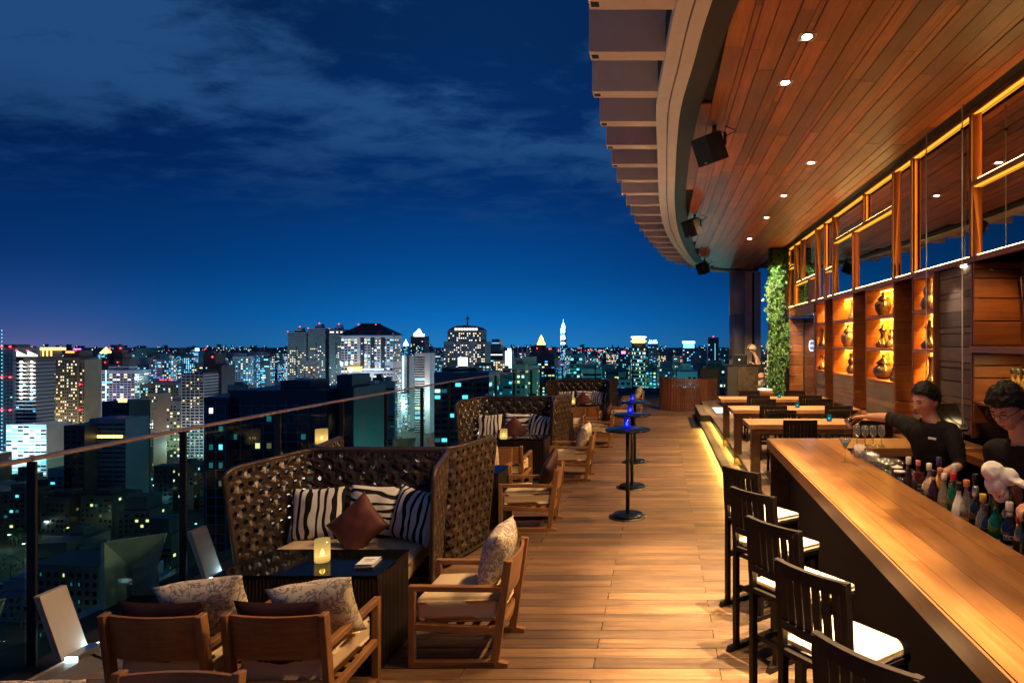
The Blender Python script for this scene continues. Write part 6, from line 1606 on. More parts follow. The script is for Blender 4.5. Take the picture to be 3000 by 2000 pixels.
# the woman at the desk
def woman():
    t = thing('person', 'woman with headband, dark top and patterned trousers bending over the desk', 'person')
    V_ = Vector; y = 18.95
    J = dict(hip=(V_((2.90, y, 1.20)), (.135, .15)), waist=(V_((2.87, y, 1.40)), (.095, .115)), chest=(V_((2.80, y, 1.60)), (.105, .13)), neckb=(V_((2.745, y, 1.77)), .052), neck=(V_((2.725, y, 1.83)), .045), skull=(V_((2.69, y, 1.92)), .05))
    E = [('hip', 'waist'), ('waist', 'chest'), ('chest', 'neckb'), ('neckb', 'neck'), ('neck', 'skull')]
    for n_, s in (('l', -1), ('r', 1)):
        J[n_ + 's'] = (V_((2.77, y + s * .16, 1.68)), .052); J[n_ + 'e'] = (V_((2.745, y + s * .19, 1.42)), .038); J[n_ + 'w'] = (V_((2.62, y + s * .12, 1.585)) if s > 0 else V_((2.66, y - .20, 1.575)), .025); E += [('chest', n_ + 's'), (n_ + 's', n_ + 'e'), (n_ + 'e', n_ + 'w')]
        J[n_ + 'h'] = (V_((2.92, y + s * .09, 1.10)), .090); J[n_ + 'k'] = (V_((2.87, y + s * .09, .78)), .058); J[n_ + 'n'] = (V_((2.93, y + s * .10, .40)), .038); E += [('hip', n_ + 'h'), (n_ + 'h', n_ + 'k'), (n_ + 'k', n_ + 'n')]
    HM = head_matrix(V_((2.665, y, 1.955)), (-.95, -.30), R(28), 1.05)
    b = MB(); add_mesh(b, skin_mesh(J, E)); head_mesh(b, HM); hand(b, J['lw'][0], (-.9, 0, -.3), (0, 0, 1), curl=.4); hand(b, J['rw'][0], (-.9, 0, -.3), (0, 0, 1), curl=.4, thumb=-1)
    me = union(b, .010, 'body', 1); me.materials.append(M['skinpale']); mesh_obj('body', me, t)
    J2 = {k: (J[k][0], tuple(q + .030 for q in J[k][1]) if isinstance(J[k][1], tuple) else J[k][1] + .030) for k in ('hip', 'waist', 'chest')}
    J2['n'] = (V_((2.765, y, 1.71)), .085); me = skin_mesh(J2, [('hip', 'waist'), ('waist', 'chest'), ('chest', 'n')], 'top'); me.materials.append(M['blackmat']); mesh_obj('top', me, t)
    J3 = {k: (J[k][0], (J[k][1] if not isinstance(J[k][1], tuple) else J[k][1][0]) + .028) for k in ('hip', 'lh', 'lk', 'ln', 'rh', 'rk', 'rn')}
    me = skin_mesh(J3, [('hip', 'lh'), ('lh', 'lk'), ('lk', 'ln'), ('hip', 'rh'), ('rh', 'rk'), ('rk', 'rn')], 'trousers')
    m, tt, p = newmat('maze_print_cloth'); tcn = nd(tt, 'ShaderNodeTexCoord'); br_ = nd(tt, 'ShaderNodeTexBrick'); mp_ = nd(tt, 'ShaderNodeMapping'); lk(tt, tcn.outputs['Object'], mp_.inputs[0]); mp_.inputs['Rotation'].default_value = (R(90), 0, 0)
    lk(tt, mp_.outputs[0], br_.inputs['Vector']); br_.inputs['Scale'].default_value = 9; br_.inputs['Color1'].default_value = (.012, .010, .010, 1); br_.inputs['Color2'].default_value = (.03, .02, .02, 1); br_.inputs['Mortar'].default_value = (.75, .62, .50, 1); br_.inputs['Mortar Size'].default_value = .05
    lk(tt, br_.outputs[0], p.inputs['Base Color']); p.inputs['Roughness'].default_value = .85
    me.materials.append(m); mesh_obj('trousers', me, t)
    for s in (-1, 1):
        b = MB(); b.rbox(2.78, 3.0, y + s * .10 - .045, y + s * .10 + .045, .322, .41, .03, 2); obj('shoe', b, M['black'], t)
    obj('hair', hair_mesh(HM, front=.30, side=-.15, back=-.55, thick=.03, spike=.012), M['blonde'], t)
    b = MB(); pts = [HM @ Vector((.112 * math.sin(a) * 1.0, .095 * math.cos(a), .045 + .055 * abs(math.sin(a)) * (1 if math.sin(a) > 0 else .3))) for a in [2 * math.pi * k / 24 for k in range(24)]]
    b.tube(pts, .013, 8, closed=True); obj('headband', b, M['white'], t)
    face_parts(t, HM)
woman()

# ============================================================ CITY (ground 118 m below the terrace)
GZ = -118.0
cr_ = random.Random(21)
def citymat(name, col, rough=.6, n=.15): return mat(name, col, rough, nscale=.06, namt=n)
F = dict(pale=citymat('facade_pale', (.42, .45, .52)), white=citymat('facade_white', (.66, .66, .68)), grey=citymat('facade_grey', (.22, .26, .32)), beige=citymat('facade_beige', (.42, .36, .28)), dark=citymat('facade_dark', (.055, .06, .07), .4), brown=citymat('facade_brown', (.17, .12, .10)), teal=citymat('facade_teal', (.10, .20, .24), .3), orange=citymat('facade_orange', (.45, .27, .15)))
WIN = mat('window_dark', (.012, .016, .022), .12, coat=.3)
L = dict(y=emit('window_warm', (1.0, .70, .26), 2.0, False), w=emit('window_white', (1.0, .90, .72), 2.0, False), c=emit('window_cyan', (.20, .80, 1.0), 1.9, False), b=emit('window_blue', (.06, .40, 1.0), 1.9, False), d=emit('window_dim', (.55, .40, .20), .35, False), t=emit('window_teal_dim', (.06, .32, .36), .5, False))
HOT = dict(w=emit('flood_white', (1.0, .97, .92), 6.0, False), y=emit('crown_gold', (1.0, .62, .14), 4.0, False), c=emit('sign_cyan', (.35, .80, 1.0), 4.5, False), r=emit('beacon_red', (1.0, .04, .06), 7.0, False), m=emit('sign_magenta', (.9, .20, .9), 3.0, False), star=emit('floodlamp', (1.0, .86, .66), 26.0, False), o=emit('sign_orange', (1.0, .30, .06), 4.0, False), bl=emit('sign_blue', (.12, .40, 1.0), 4.0, False), g=emit('lamp_green', (.65, 1.0, .7), 7.0, False))
LK = list(L)
def pick(weights): 
    r = cr_.random() * sum(w for _, w in weights)
    for k, w in weights:
        r -= w
        if r <= 0: return k
    return weights[-1][0]
def facade_cells(w, h, bay, fl, x0=None, z0=0.0):
    nx = max(1, int(round(w / bay))); nz = max(1, int(h / fl)); return nx, nz, w / nx
class Tower:
    """a building thing: local x right, y away, origin at the middle of its foot"""
    def __init__(s, label, px0, px1, ytop, D, depth=None, rot=0.0, cat='skyscraper', name='city_tower', group=None, zbase=GZ):
        s.D = D; s.x0 = (px0 - VX) / FPX * D; s.x1 = (px1 - VX) / FPX * D; s.w = s.x1 - s.x0
        s.h = EYE - (ytop - HY) / FPX * D - zbase; s.dep = depth or s.w * .8
        s.t = thing(name, label, cat, ((s.x0 + s.x1) / 2, D, zbase), R(rot), group)
        s.body = {}; s.lit = {}; s.indiv = 0
    def Z(s, ypx): return EYE - (ypx - HY) / FPX * s.D - GZ
    def Xp(s, px): return (px - VX) / FPX * s.D - (s.x0 + s.x1) / 2
    def block(s, x0, x1, y0, y1, z0, z1, m='grey', nm='wall'):
        b = MB(); b.box(x0, x1, y0, y1, z0, z1); return obj(nm, b, F[m] if isinstance(m, str) else m, s.t)
    def windows(s, x0, x1, z0, z1, yf, bay, fl, wx, wz, plit, wts, individual=False, sides=True, depth=None, dark=True, cols=None, clump=0.0, nmax=280):
        """window openings on the front and, optionally, both side faces; each pane stands 12 cm proud of the wall plane it closes"""
        stuff = MB(); faces = [('f', x0, x1)]
        if sides: faces += [('l', yf, yf + (depth or s.dep)), ('r', yf, yf + (depth or s.dep))]
        mats = [WIN] + [L[k] for k in LK]
        for fc, a, c in faces:
            nx, nz, bw = facade_cells(c - a, z1 - z0, bay, fl)
            for j in range(nz):
                for i in range(nx):
                    if cols and fc == 'f' and not cols(i, nx): continue
                    u = a + (i + .5) * bw; z = z0 + (j + .5) * fl
                    p = plit
                    if clump: p = plit * (1 + clump * (1 if noise.noise(Vector((i * .5 + s.x0, j * .35, 2.2))) > 0 else -1))
                    lit = cr_.random() < p; k = 1 + LK.index(pick(wts)) if lit else 0
                    if not lit and not dark: continue
                    hw, hh = bw * wx / 2, fl * wz / 2
                    if individual and fc == 'f' and s.indiv < nmax and (lit or individual == 'all'):
                        s.indiv += 1; key = ('win', round(hw, 2), round(hh, 2), k)
                        if key not in PM:
                            q = MB(); q.box(-hw, hw, -.10, 0, -hh, hh, .06) if not (lit and individual == 'all') else q.box(-hw * .5, hw * .42, -.12, -.02, -hh * .7, hh * .75, .05); PM[key] = q.mesh('window', [mats[k]])
                            if lit and individual == 'all': PM[key + ('p',)] = MB().box(-hw, hw, -.10, 0, -hh, hh, .06).mesh('window', [WIN])
                        if lit and individual == 'all': wo_ = mesh_obj('window', PM[key + ('p',)], s.t, (u, yf - .02, z)); mesh_obj('lit_pane', PM[key], wo_)
                        else: mesh_obj('window', PM[key], s.t, (u, yf - .02, z))
                    else:
                        e = .12
                        if fc == 'f': q = [(u - hw, yf - e, z - hh), (u + hw, yf - e, z - hh), (u + hw, yf - e, z + hh), (u - hw, yf - e, z + hh)]
                        elif fc == 'l': q = [(x0 - e, u + hw, z - hh), (x0 - e, u - hw, z - hh), (x0 - e, u - hw, z + hh), (x0 - e, u + hw, z + hh)]
                        else: q = [(x1 + e, u - hw, z - hh), (x1 + e, u + hw, z - hh), (x1 + e, u + hw, z + hh), (x1 + e, u - hw, z + hh)]
                        stuff.add(q, [(0, 1, 2, 3)], k)
        if stuff.f: obj('window', stuff, mats, s.t, kind='stuff')
    def bands(s, x0, x1, y0, y1, z0, z1, fl, m='pale', out=.6, th=.7):
        b = MB(); z = z0
        while z < z1: b.box(x0 - out, x1 + out, y0 - out, y1 + out * .3, z, z + th); z += fl
        obj('balcony_slab', b, F[m], s.t, kind='stuff')
    def glow(s, x0, x1, y0, y1, z0, z1, m, nm='lit_sign'):
        b = MB(); b.box(x0, x1, y0, y1, z0, z1); return obj(nm, b, HOT[m], s.t)
    def beacon(s, x, z, y=0, r=.9):
        b = MB(); b.lathe([(0, -r), (r, 0), (0, r)], 6, (x, y, z)); return obj('beacon', b, HOT['r'], s.t)
def lampP(name, X, Y, Z, e, col, parent=None, r=1.5): return light(name, 'POINT', (X, Y, Z), e * 3.4, col, parent, shadow_soft_size=r)
WC = [('y', 2), ('w', 3), ('c', 3), ('b', 1)]; YW = [('y', 4), ('w', 3), ('d', 1)]; CB = [('c', 5), ('b', 4), ('w', 1.6), ('y', .5)]; DIM = [('t', 3), ('d', 2), ('c', 1), ('y', 1)]

# ---- near dark office block beyond the handrail
T = Tower('wide dark glass office block with gridded windows just beyond the handrail', 672, 955, 1143, 235, 30, 0, 'office building', 'office_block')
w = T.w / 2; T.block(-w, w, 0, 30, 0, T.h, 'dark'); T.windows(-w, w - 6, 0, T.h - 4.5, 0, 4.35, 3.25, .90, .84, .11, [('y', 3), ('w', 1), ('c', 1), ('t', 7), ('d', 5)], 'all', False)
b = MB(); nx, nz, bw = facade_cells(w * 2 - 6, T.h - 4.5, 4.35, 3.25)
for i in range(nx + 1): b.box(-w + i * bw - .12, -w + i * bw + .12, -.34, -.13, 0, T.h - 4.5)
for j in range(nz + 1): b.box(-w, w - 6, -.36, -.345, j * 3.25 - .12, j * 3.25 + .12)
obj('frame_grid', b, F['grey'], T.t, kind='stuff'); T.block(-w + 15, -w + 26, 6, 20, T.h, T.h + 3.2, 'dark', 'roof_house')
T2 = Tower('lower dark gridded wing at the left end of the glass office block', 597, 670, 1164, 232, 26, 0, 'office building', 'office_block')
w = T2.w / 2; T2.block(-w, w, 0, 26, 0, T2.h, 'dark'); T2.windows(-w + 1, w - 1, 0, T2.h - 2.5, 0, 4.0, 3.25, .9, .84, .14, [('y', 2), ('w', 1), ('c', 2), ('t', 7), ('d', 3)], 'all', True, 26, nmax=90)
b = MB(); nx, nz, bw = facade_cells(w * 2 - 2, T2.h - 2.5, 4.0, 3.25)
for i in range(nx + 1): b.box(-w + 1 + i * bw - .12, -w + 1 + i * bw + .12, -.34, -.13, 0, T2.h - 2.5)
for j in range(nz + 1): b.box(-w + 1, w - 1, -.36, -.345, j * 3.25 - .12, j * 3.25 + .12)
obj('frame_grid', b, F['grey'], T2.t, kind='stuff')
T3 = Tower('plain dark block with raised lift core lit by blue lamps, right of the office block', 958, 1036, 1136, 242, 28, 0, 'office building', 'office_block')
w = T3.w / 2; T3.block(-w, w, 0, 28, 0, T3.h, 'dark'); T3.block(-w + 2.2, w - 2.0, 3, 18, T3.h, T3.Z(1099), 'dark', 'lift_core'); T3.windows(-w, w, 0, T3.h - 8, 0, 4.3, 3.3, .4, .6, .08, YW, True, False)
for x, z in ((-1.2, 1072), (.6, 1070), (2.6, 1068), (2.2, 1091)): T3.glow(x, x + .7, 2.6, 2.9, T3.Z(z), T3.Z(z) + 1.4, 'c', 'roof_lamp')
T = Tower('long office block with rooftop garden seen past the second booth', 1273, 1432, 1090, 360, 30, 3, 'office building', 'office_block')
w = T.w / 2; T.block(-w, w, 0, 30, 0, T.h, 'teal'); T.windows(-w, w, 0, T.h - 2, 0, 3.6, 3.4, .8, .6, .20, [('y', 3), ('w', 2), ('c', 4), ('t', 5), ('b', 1)], True, True, 30)
T.block(-w + 3, w - 8, 5, 20, T.h, T.h + 2.2, 'dark', 'roof_garden'); T.glow(-w + 12, -w + 17, 4.5, 4.8, T.h + 3.5, T.h + 8, 'w', 'lit_column')

# ---- landmark towers, left to right
T = Tower('dark concrete tower at the left edge with blue dots down its side', -40, 42, 1018, 600, 24, -4)
w = T.w / 2; T.block(-w, w, 0, 24, 0, T.h, 'grey'); T.bands(-w, w, 0, 24, 6, T.h - 4, 3.4, 'grey', .5, .5); T.windows(-w, w, 4, T.h - 6, -.3, 3.2, 3.4, .5, .45, .05, CB, False, True)
b = MB()
for k in range(36): b.box(w - 10.5, w - 9.9, -1.2, -.9, 12 + k * 3.4, 13 + k * 3.4)
obj('facade_lamp', b, L['c'], T.t, kind='stuff')
for z in (T.Z(1104), T.Z(1200), T.h + 1): T.beacon(w - 10, z, -1.5, 1.0); T.beacon(w - 1.5, z, -1.5, 1.0)
T.block(w - 12, w + 1, 2, 14, T.h, T.h + 3, 'dark', 'roof_frame')
T = Tower('curved balcony apartment tower with two columns of star bright lamps', 43, 106, 1044, 560, 20, 0)
w = T.w / 2; b = MB(); nn = 14
for k in range(int(T.h / 3.3)):
    z = k * 3.3; pts = []
    for i in range(nn + 1): u = -w + 2 * w * i / nn; pts.append((u, -1.6 * abs(math.sin(u / w * math.pi * 1.0)) - .4))
    b.prism(pts + [(w, 18), (-w, 18)], z, z + 1.15)
obj('balcony_slab', b, F['pale'], T.t, kind='stuff'); T.block(-w + .5, w - .5, .6, 17.5, 0, T.h, 'dark')
T.windows(-w + .6, w - .6, 0, T.h - 3, .5, 3.0, 3.3, .7, .5, .10, CB, False, False)
for px in (72, 103):
    for k in range(10): 
        b = MB(); b.lathe([(0, -.95), (.95, 0), (0, .95)], 8, (T.Xp(px), -3.0, T.Z(1060 + k * 11.6))); obj('floodlamp', b, HOT['star'], T.t)
for px in (60, 92): b = MB(); b.slab([(T.Xp(px) - 4.5, 1, T.h), (T.Xp(px) + 4, 1, T.h), (T.Xp(px) + 4, 1, T.h + 1.2), (T.Xp(px) - 4.5, 1, T.h + 5)], (0, .6, 0)); obj('roof_sail', b, L['w'], T.t)
T.beacon(T.Xp(48), T.h + 5.2); T.beacon(T.Xp(80), T.h + 5)
P_ = Tower('brightly lit white car park podium at the foot of the curved tower', 18, 136, 1243, 545, 26, 0, 'podium', 'podium')
w = P_.w / 2; P_.block(-w, w, 0, 24, 0, P_.h, 'white'); P_.windows(-w, w, 0, P_.h, 0, 5, 3.0, .92, .45, .72, [('w', 3), ('c', 5)], False, False)
lampP('podium_lamp', P_.t.location.x, 520, GZ + 34, 26000, (.55, .85, 1.0))
T = Tower('tower with glowing gold colonnade crown behind the curved tower', 97, 152, 1018, 1150, 26, 0)
w = T.w / 2; T.block(-w, w, 0, 26, 0, T.Z(1055), 'grey'); T.windows(-w, w, 0, T.Z(1056), 0, 3.2, 3.4, .8, .5, .5, CB, False, False)
T.glow(-w - 1, w + 1, -.6, 26, T.h - 4.5, T.h, 'y', 'crown_roof'); T.block(-w + 2, w - 2, 3, 22, T.Z(1055), T.h - 4.6, 'brown', 'crown_core')
for k in range(5): T.glow(-w + 2 + k * (w - 2) / 2 - .6, -w + 2 + k * (w - 2) / 2 + .6, .5, 1.6, T.Z(1053), T.h - 4.6, 'y', 'crown_column')
for k in range(5): T.glow(-w + 2 + k * (w - 2) / 2 - 1.2, -w + 2 + k * (w - 2) / 2 + 1.2, -.4, .4, T.Z(1054), T.Z(1049), 'y', 'crown_lamp')
T = Tower('beige tower with many yellow windows and a small red sign on top', 155, 245, 1047, 700, 26, 0)
w = T.w / 2; T.block(-w, w - 5.5, 0, 26, 0, T.h, 'beige'); T.block(w - 5.4, w, 1.5, 22, 0, T.h - 2, 'beige', 'side_wing'); T.windows(-w + 1, w - 7, 8, T.h - 2, 0, 2.35, 3.35, .52, .46, .34, YW, True, False, clump=.5)
T.windows(w - 5.2, w - .2, 8, T.h - 4, 1.4, 2.4, 3.35, .5, .45, .25, YW, False, False)
x = T.Xp(200); T.block(x - 8.5, x + 8.5, 4, 20, T.h, T.Z(1026), 'brown', 'roof_house'); T.glow(x - 6, x + 3, 3.4, 3.8, T.Z(1033.5), T.Z(1028.5), 'o'); T.glow(x - 3, x + 4, 9, 11, T.Z(1024), T.Z(1021), 'm', 'roof_light')
for k in (-8.5, 8.5): T.beacon(x + k, T.Z(1025))
T.beacon(w - 4, T.Z(1125), 0); T.beacon(w - 4, T.Z(1200), 0)
lampP('beige_tower_fill', T.t.location.x - 12, 672, GZ + 14, 15000, (1.0, .86, .5))  # unseen lamp added to brighten the beige facade
T = Tower('slim glass tower topped by a small gold lit pyramid', 287, 314, 1034, 2000, 26, 0)
w = T.w / 2; T.block(-w, w, 0, 26, 0, T.h, 'teal'); T.windows(-w, w, 0, T.h, 0, 3.5, 4, .8, .6, .45, CB, False, False)
b = MB(); b.add([(-w + 2, 2, T.h), (w - 2, 2, T.h), (w - 2, 24, T.h), (-w + 2, 24, T.h), (0, 13, T.Z(1016))], [(0, 1, 4), (1, 2, 4), (2, 3, 4), (3, 0, 4)]); obj('lit_pyramid', b, HOT['y'], T.t)
T = Tower('dark reddish stepped tower with domed top and red beacons', 297, 358, 1050, 930, 28, 0)
w = T.w / 2; T.block(-w, w, 0, 28, 0, T.h, 'brown'); T.windows(-w, w, 0, T.h - 4, 0, 3.2, 3.4, .4, .5, .06, YW, False, False)
for k, (f, y0, y1) in enumerate(((.72, 1050, 1036), (.5, 1036, 1024))): T.block(-w * f, w * f, 14 - 12 * f, 14 + 12 * f, T.Z(y0), T.Z(y1), 'brown', 'setback')
b = MB(); b.lathe([(w * .32, T.Z(1024)), (w * .32, T.Z(1016)), (w * .26, T.Z(1012)), (w * .1, T.Z(1009)), (0, T.Z(1007))], 12, (0, 14, 0)); obj('dome', b, F['brown'], T.t)
for x in (-w * .5, w * .5): T.beacon(x, T.Z(1020), 6, 1.3); T.beacon(x * 1.2, T.Z(1061), -1, .9)
b = MB(); b.add([(-w * .22, -.2, T.Z(1066)), (w * .22, -.2, T.Z(1066)), (w * .22, -.2, T.Z(1042)), (0, -.2, T.Z(1034)), (-w * .22, -.2, T.Z(1042))], [(0, 1, 2, 3, 4)]); obj('arch_window', b, WIN, T.t)
T = Tower('pale lilac apartment tower with banded windows and cyan edge line', 290, 392, 1084, 800, 24, 4)
w = T.w / 2; T.block(-w, w, 0, 24, 0, T.h, 'white'); T.windows(-w, w, 0, T.h - 2, 0, 4.1, 3.05, .78, .5, .16, WC, False, True); T.block(-w + 10, w - 9, 3, 18, T.h, T.Z(1073), 'pale', 'roof_house')
T.glow(T.Xp(312), T.Xp(313), -.4, -.2, 0, T.h, 'c', 'edge_line')
lampP('lilac_tower_fill', T.t.location.x + 6, 755, GZ + 42, 15000, (.70, .66, 1.0))  # fill lamp without a fitting, added to lift the pale walls
T = Tower('dark mid rise block with a yellow lit roof sign', 298, 378, 1176, 480, 20, 0, 'office building')
w = T.w / 2; T.block(-w, w, 0, 20, 0, T.h, 'dark'); T.windows(-w + 9, w, 0, T.h - 2, 0, 4, 3.4, .92, .35, .10, WC, False, False); T.glow(T.Xp(346), T.Xp(371), 0, .4, T.h - .5, T.h + 2.2, 'y')
T = Tower('low blue grey podium with a glowing row of shops below', 262, 368, 1226, 440, 20, 0, 'podium', 'podium')
w = T.w / 2; T.block(-w, w, 0, 20, 0, T.h, 'grey'); T.windows(-w, w, 12, T.h, 0, 8, 3.2, .95, .3, .04, CB, False, False); T.glow(-w + 1, w - 2, -.5, -.2, T.Z(1282), T.Z(1274), 'y', 'shop_front')
T = Tower('plain black office block below the yellow windowed tower', 187, 248, 1246, 430, 20, 0, 'office building')
w = T.w / 2; T.block(-w, w, 0, 20, 0, T.h, 'dark'); T.windows(-w, w, 0, T.h - 2, 0, 5, 3.5, .6, .4, .02, CB, False, False)
T = Tower('broad twin slab apartments with red lamps along the roof', 407, 523, 1120, 720, 24, 0)
w = T.w / 2; T.block(-w, -w * .2, 2, 24, 0, T.h - 2, 'grey'); T.block(-w * .19, w, 0, 26, 0, T.h, 'grey', 'second_slab'); T.windows(-w, -w * .22, 0, T.h - 4, 2, 3, 3.2, .6, .5, .22, WC, False, False); T.windows(-w * .18, w, 0, T.h - 2, 0, 3, 3.2, .55, .55, .30, [('w', 3), ('c', 5), ('y', 1)], False, False)
for px in (470, 477, 486, 497, 503): T.beacon(T.Xp(px), T.Z(1112), 0, 1.0)
T.block(T.Xp(440), T.Xp(462), 4, 18, T.h, T.Z(1110), 'grey', 'roof_house')
T = Tower('slim orange floodlit stepped apartment tower', 418, 450, 1198, 600, 16, 0, 'apartment tower')
w = T.w / 2; T.block(-w, w, 0, 16, 0, T.h, 'orange'); T.block(-w + 2.3, w + 2.5, 2, 18, T.h, T.Z(1180), 'orange', 'setback'); T.block(-w + 2.6, w + 2.6, 2, 18, T.Z(1180), T.Z(1152), 'orange', 'setback'); T.windows(-w, w, 0, T.h, 0, 2.2, 3.1, .35, .5, .06, YW, False, False); T.windows(-w + 2.6, w + 2.6, T.Z(1180), T.Z(1152), 2, 2.2, 3.1, .35, .5, .2, YW, False, False)
lampP('orange_flood', T.t.location.x, 575, GZ + 26, 14000, (1.0, .50, .14))
T = Tower('white ribbed balcony tower with scattered yellow rooms', 534, 597, 1093, 660, 22, 2)
w = T.w / 2; T.block(-w, w, 0, 22, 0, T.h, 'dark'); T.bands(-w, w, 0, 22, 3, T.h, 3.1, 'white', .5, 1.0); T.windows(-w, w, 4, T.h - 2, -.25, 3.6, 3.1, .5, .45, .2, YW, False, False)
b = MB()
for i in range(6): b.box(-w + i * 2 * w / 5 - .3, -w + i * 2 * w / 5 + .3, -.9, -.5, 0, T.h)
obj('pier', b, F['white'], T.t, kind='stuff'); lampP('ribbed_tower_fill', T.t.location.x + 12, 630, GZ + 20, 9000, (.8, .9, 1.0))  # the lamp here is added fill for the white ribs
T = Tower('dark unlit stepped tower with a few red lamps', 593, 649, 1070, 760, 24, 0)
w = T.w / 2; T.block(-w, w, 0, 24, 0, T.h, 'dark'); T.block(-w, w * .25, 2, 20, T.h, T.Z(1034), 'dark', 'setback'); T.windows(-w, w, 0, T.h, 0, 3.2, 3.3, .4, .4, .05, CB, False, False)
for x, y in ((.1, 1045), (.3, 1126), (-.4, 1131)): T.beacon(w * x, T.Z(y), -1, 1.1)
T = Tower('pointed glass tower with bright white tip on the skyline', 556, 581, 1028, 1700, 26, 0)
w = T.w / 2; T.block(-w, w, 0, 26, 0, T.h, 'teal'); T.windows(-w, w, 0, T.h, 0, 3.5, 3.8, .8, .6, .7, CB, False, False); T.glow(-w * .3, w * .3, 8, 14, T.h, T.Z(1020), 'c', 'lit_tip')
for k, (a, c, yt, lab) in enumerate(((843, 897, 973, 'left one of three ribbed twin towers with roof huts'), (903, 953, 963, 'middle one of three ribbed towers with roof huts'), (965, 1006, 965, 'right ribbed tower with a lit top floor, half behind the hotel'))):
    T = Tower(lab, a, c, yt, 1050, 26, 0); w = T.w / 2; T.block(-w, w, 0, 26, 0, T.h, 'dark'); T.bands(-w, w, 0, 26, 3, T.h, 3.4, 'pale', .5, .85)
    T.windows(-w, w, 0, T.h - 24, -.3, 3.2, 3.4, .5, .4, .26, YW, False, False, dark=False); T.block(-w * .12, w * .02, -1, 1, 0, T.h - 22, 'dark', 'dark_slot')
    T.block(-w * .45, w * .3, 5, 18, T.h, T.h + 4.5, 'pale', 'roof_house'); T.block(-w * .25, w * .3, 7, 16, T.h + 4.5, T.h + 8, 'grey', 'roof_house'); T.beacon(0, T.h + 9, 8, 1.1); T.beacon(-w, T.h + 1, 0, .8)
    if k == 2: T.windows(-w + 1, w - 1, T.h - 6, T.h - .5, -.9, 3.4, 3.4, .8, .6, .8, [('w', 1)], False, False)
lampP('city_fill', -560, 950, GZ + 70, 60000, (.45, .85, 1.0))  # added lamp without fitting, brightens the ribbed towers
T = Tower('big pale hotel slab with dark hipped roof and lit sky terrace', 1001, 1150, 981, 800, 30, 3, 'hotel')
w = T.w / 2; T.block(-w, w, 0, 30, 0, T.h - 1, 'white'); T.windows(-w, w, 0, T.Z(1070), 0, 3.9, 3.2, .72, .5, .18, WC, False, True, cols=lambda i, n: i not in (5, 6, 9, 12)); T.windows(-w, w, T.Z(1060), T.h - 3, 0, 3.9, 3.2, .72, .5, .2, WC, False, True, cols=lambda i, n: i not in (5, 6, 9, 12))
for px in (1062, 1091, 1121): b = MB(); b.box(T.Xp(px) - 2.4, T.Xp(px) + 2.4, -.25, -.05, 0, T.Z(988)); obj('dark_bay', b, F['dark'], T.t)
T.windows(T.Xp(1056), T.Xp(1127), 6, T.Z(992), -.3, 4.2, 3.2, .35, .4, .30, WC, False, False, dark=False)
b = MB(); e = 2.5; b.add([(-w - e, -e, T.h), (w + e, -e, T.h), (w + e, 30 + e, T.h), (-w - e, 30 + e, T.h), (-w * .35, 12, T.Z(948)), (w * .35, 12, T.Z(948))], [(0, 1, 5, 4), (1, 2, 5), (2, 3, 4, 5), (3, 0, 4), (3, 2, 1, 0)]); obj('hip_roof', b, F['dark'], T.t)
T.block(-w * .36, w * .36, 10, 14, T.Z(949), T.Z(946), 'dark', 'roof_ridge'); T.bands(-w, w, 0, 30, T.Z(985), T.h - 1, 5.5, 'pale', 1.8, .8)
T.block(T.Xp(1028), T.Xp(1158), -9, -.05, 0, T.Z(1086), 'white', 'front_wing'); T.windows(T.Xp(1028), T.Xp(1158), 0, T.Z(1090), -9, 3.9, 3.2, .72, .5, .2, WC, False, False, cols=lambda i, n: i not in (4, 7, 10))
T.glow(T.Xp(1029), T.Xp(1068), -8.8, -8.4, T.Z(1085), T.Z(1074), 'y', 'terrace_lounge'); T.glow(T.Xp(1070), T.Xp(1130), -8.8, -8.4, T.Z(1083), T.Z(1079), 'c', 'terrace_lounge')
for k in range(4): T.beacon(w * (-1 + 2 * k / 3), T.h + (1 if k in (0, 3) else 13), 0, .8)
lampP('hotel_fill', T.t.location.x + 4, 745, GZ + 70, 26000, (.72, .80, 1.0)); lampP('hotel_fill', T.t.location.x - 10, 740, GZ + 20, 12000, (.6, .85, 1.0))  # unseen lamps added in front to brighten the hotel slab
T = Tower('white lit office slab with vertical cyan neon line', 1167, 1199, 1042, 900, 18, 0, 'office building')
w = T.w / 2; T.block(-w, w, 0, 18, 0, T.h, 'white'); T.glow(T.Xp(1180), T.Xp(1183), -.5, -.2, 0, T.h, 'c', 'neon_line'); T.block(T.Xp(1192), w, -.4, -.1, 0, T.h, 'dark', 'dark_slot'); lampP('slab_flood', T.t.location.x, 876, GZ + 36, 26000, (1.0, .93, .80))
T = Tower('white striped office slab with bright floodlit corner', 1215, 1259, 1034, 860, 20, 0, 'office building')
w = T.w / 2; T.block(-w, w, 0, 20, 0, T.h, 'white'); T.windows(-w, w * .35, 0, T.h - 4, 0, 20, 3.2, .97, .5, .1, WC, False, False); lampP('slab_flood', T.t.location.x + 8, 838, GZ + 45, 18000, (1.0, .95, .85))
T = Tower('dark tower crowned by a brilliant white open pyramid', 1203, 1243, 985, 1600, 34, 0)
w = T.w / 2; T.block(-w, w, 0, 34, 0, T.h, 'dark'); T.windows(-w, w, 0, T.h - 8, 0, 3.4, 3.8, .6, .5, .2, WC, False, False); T.glow(-w * .6, w * .6, 4, 20, T.h, T.Z(978), 'w', 'lit_crown')
b = MB(); top = Vector((0, 12, T.Z(963)))
for x in (-w * .6, -w * .2, w * .2, w * .6): b.tube([(x, 4, T.Z(978)), top], .9, 5)
obj('crown_pyramid', b, HOT['w'], T.t)
T = Tower('small distant tower with glowing white cone', 1178, 1194, 1012, 1900, 16, 0)
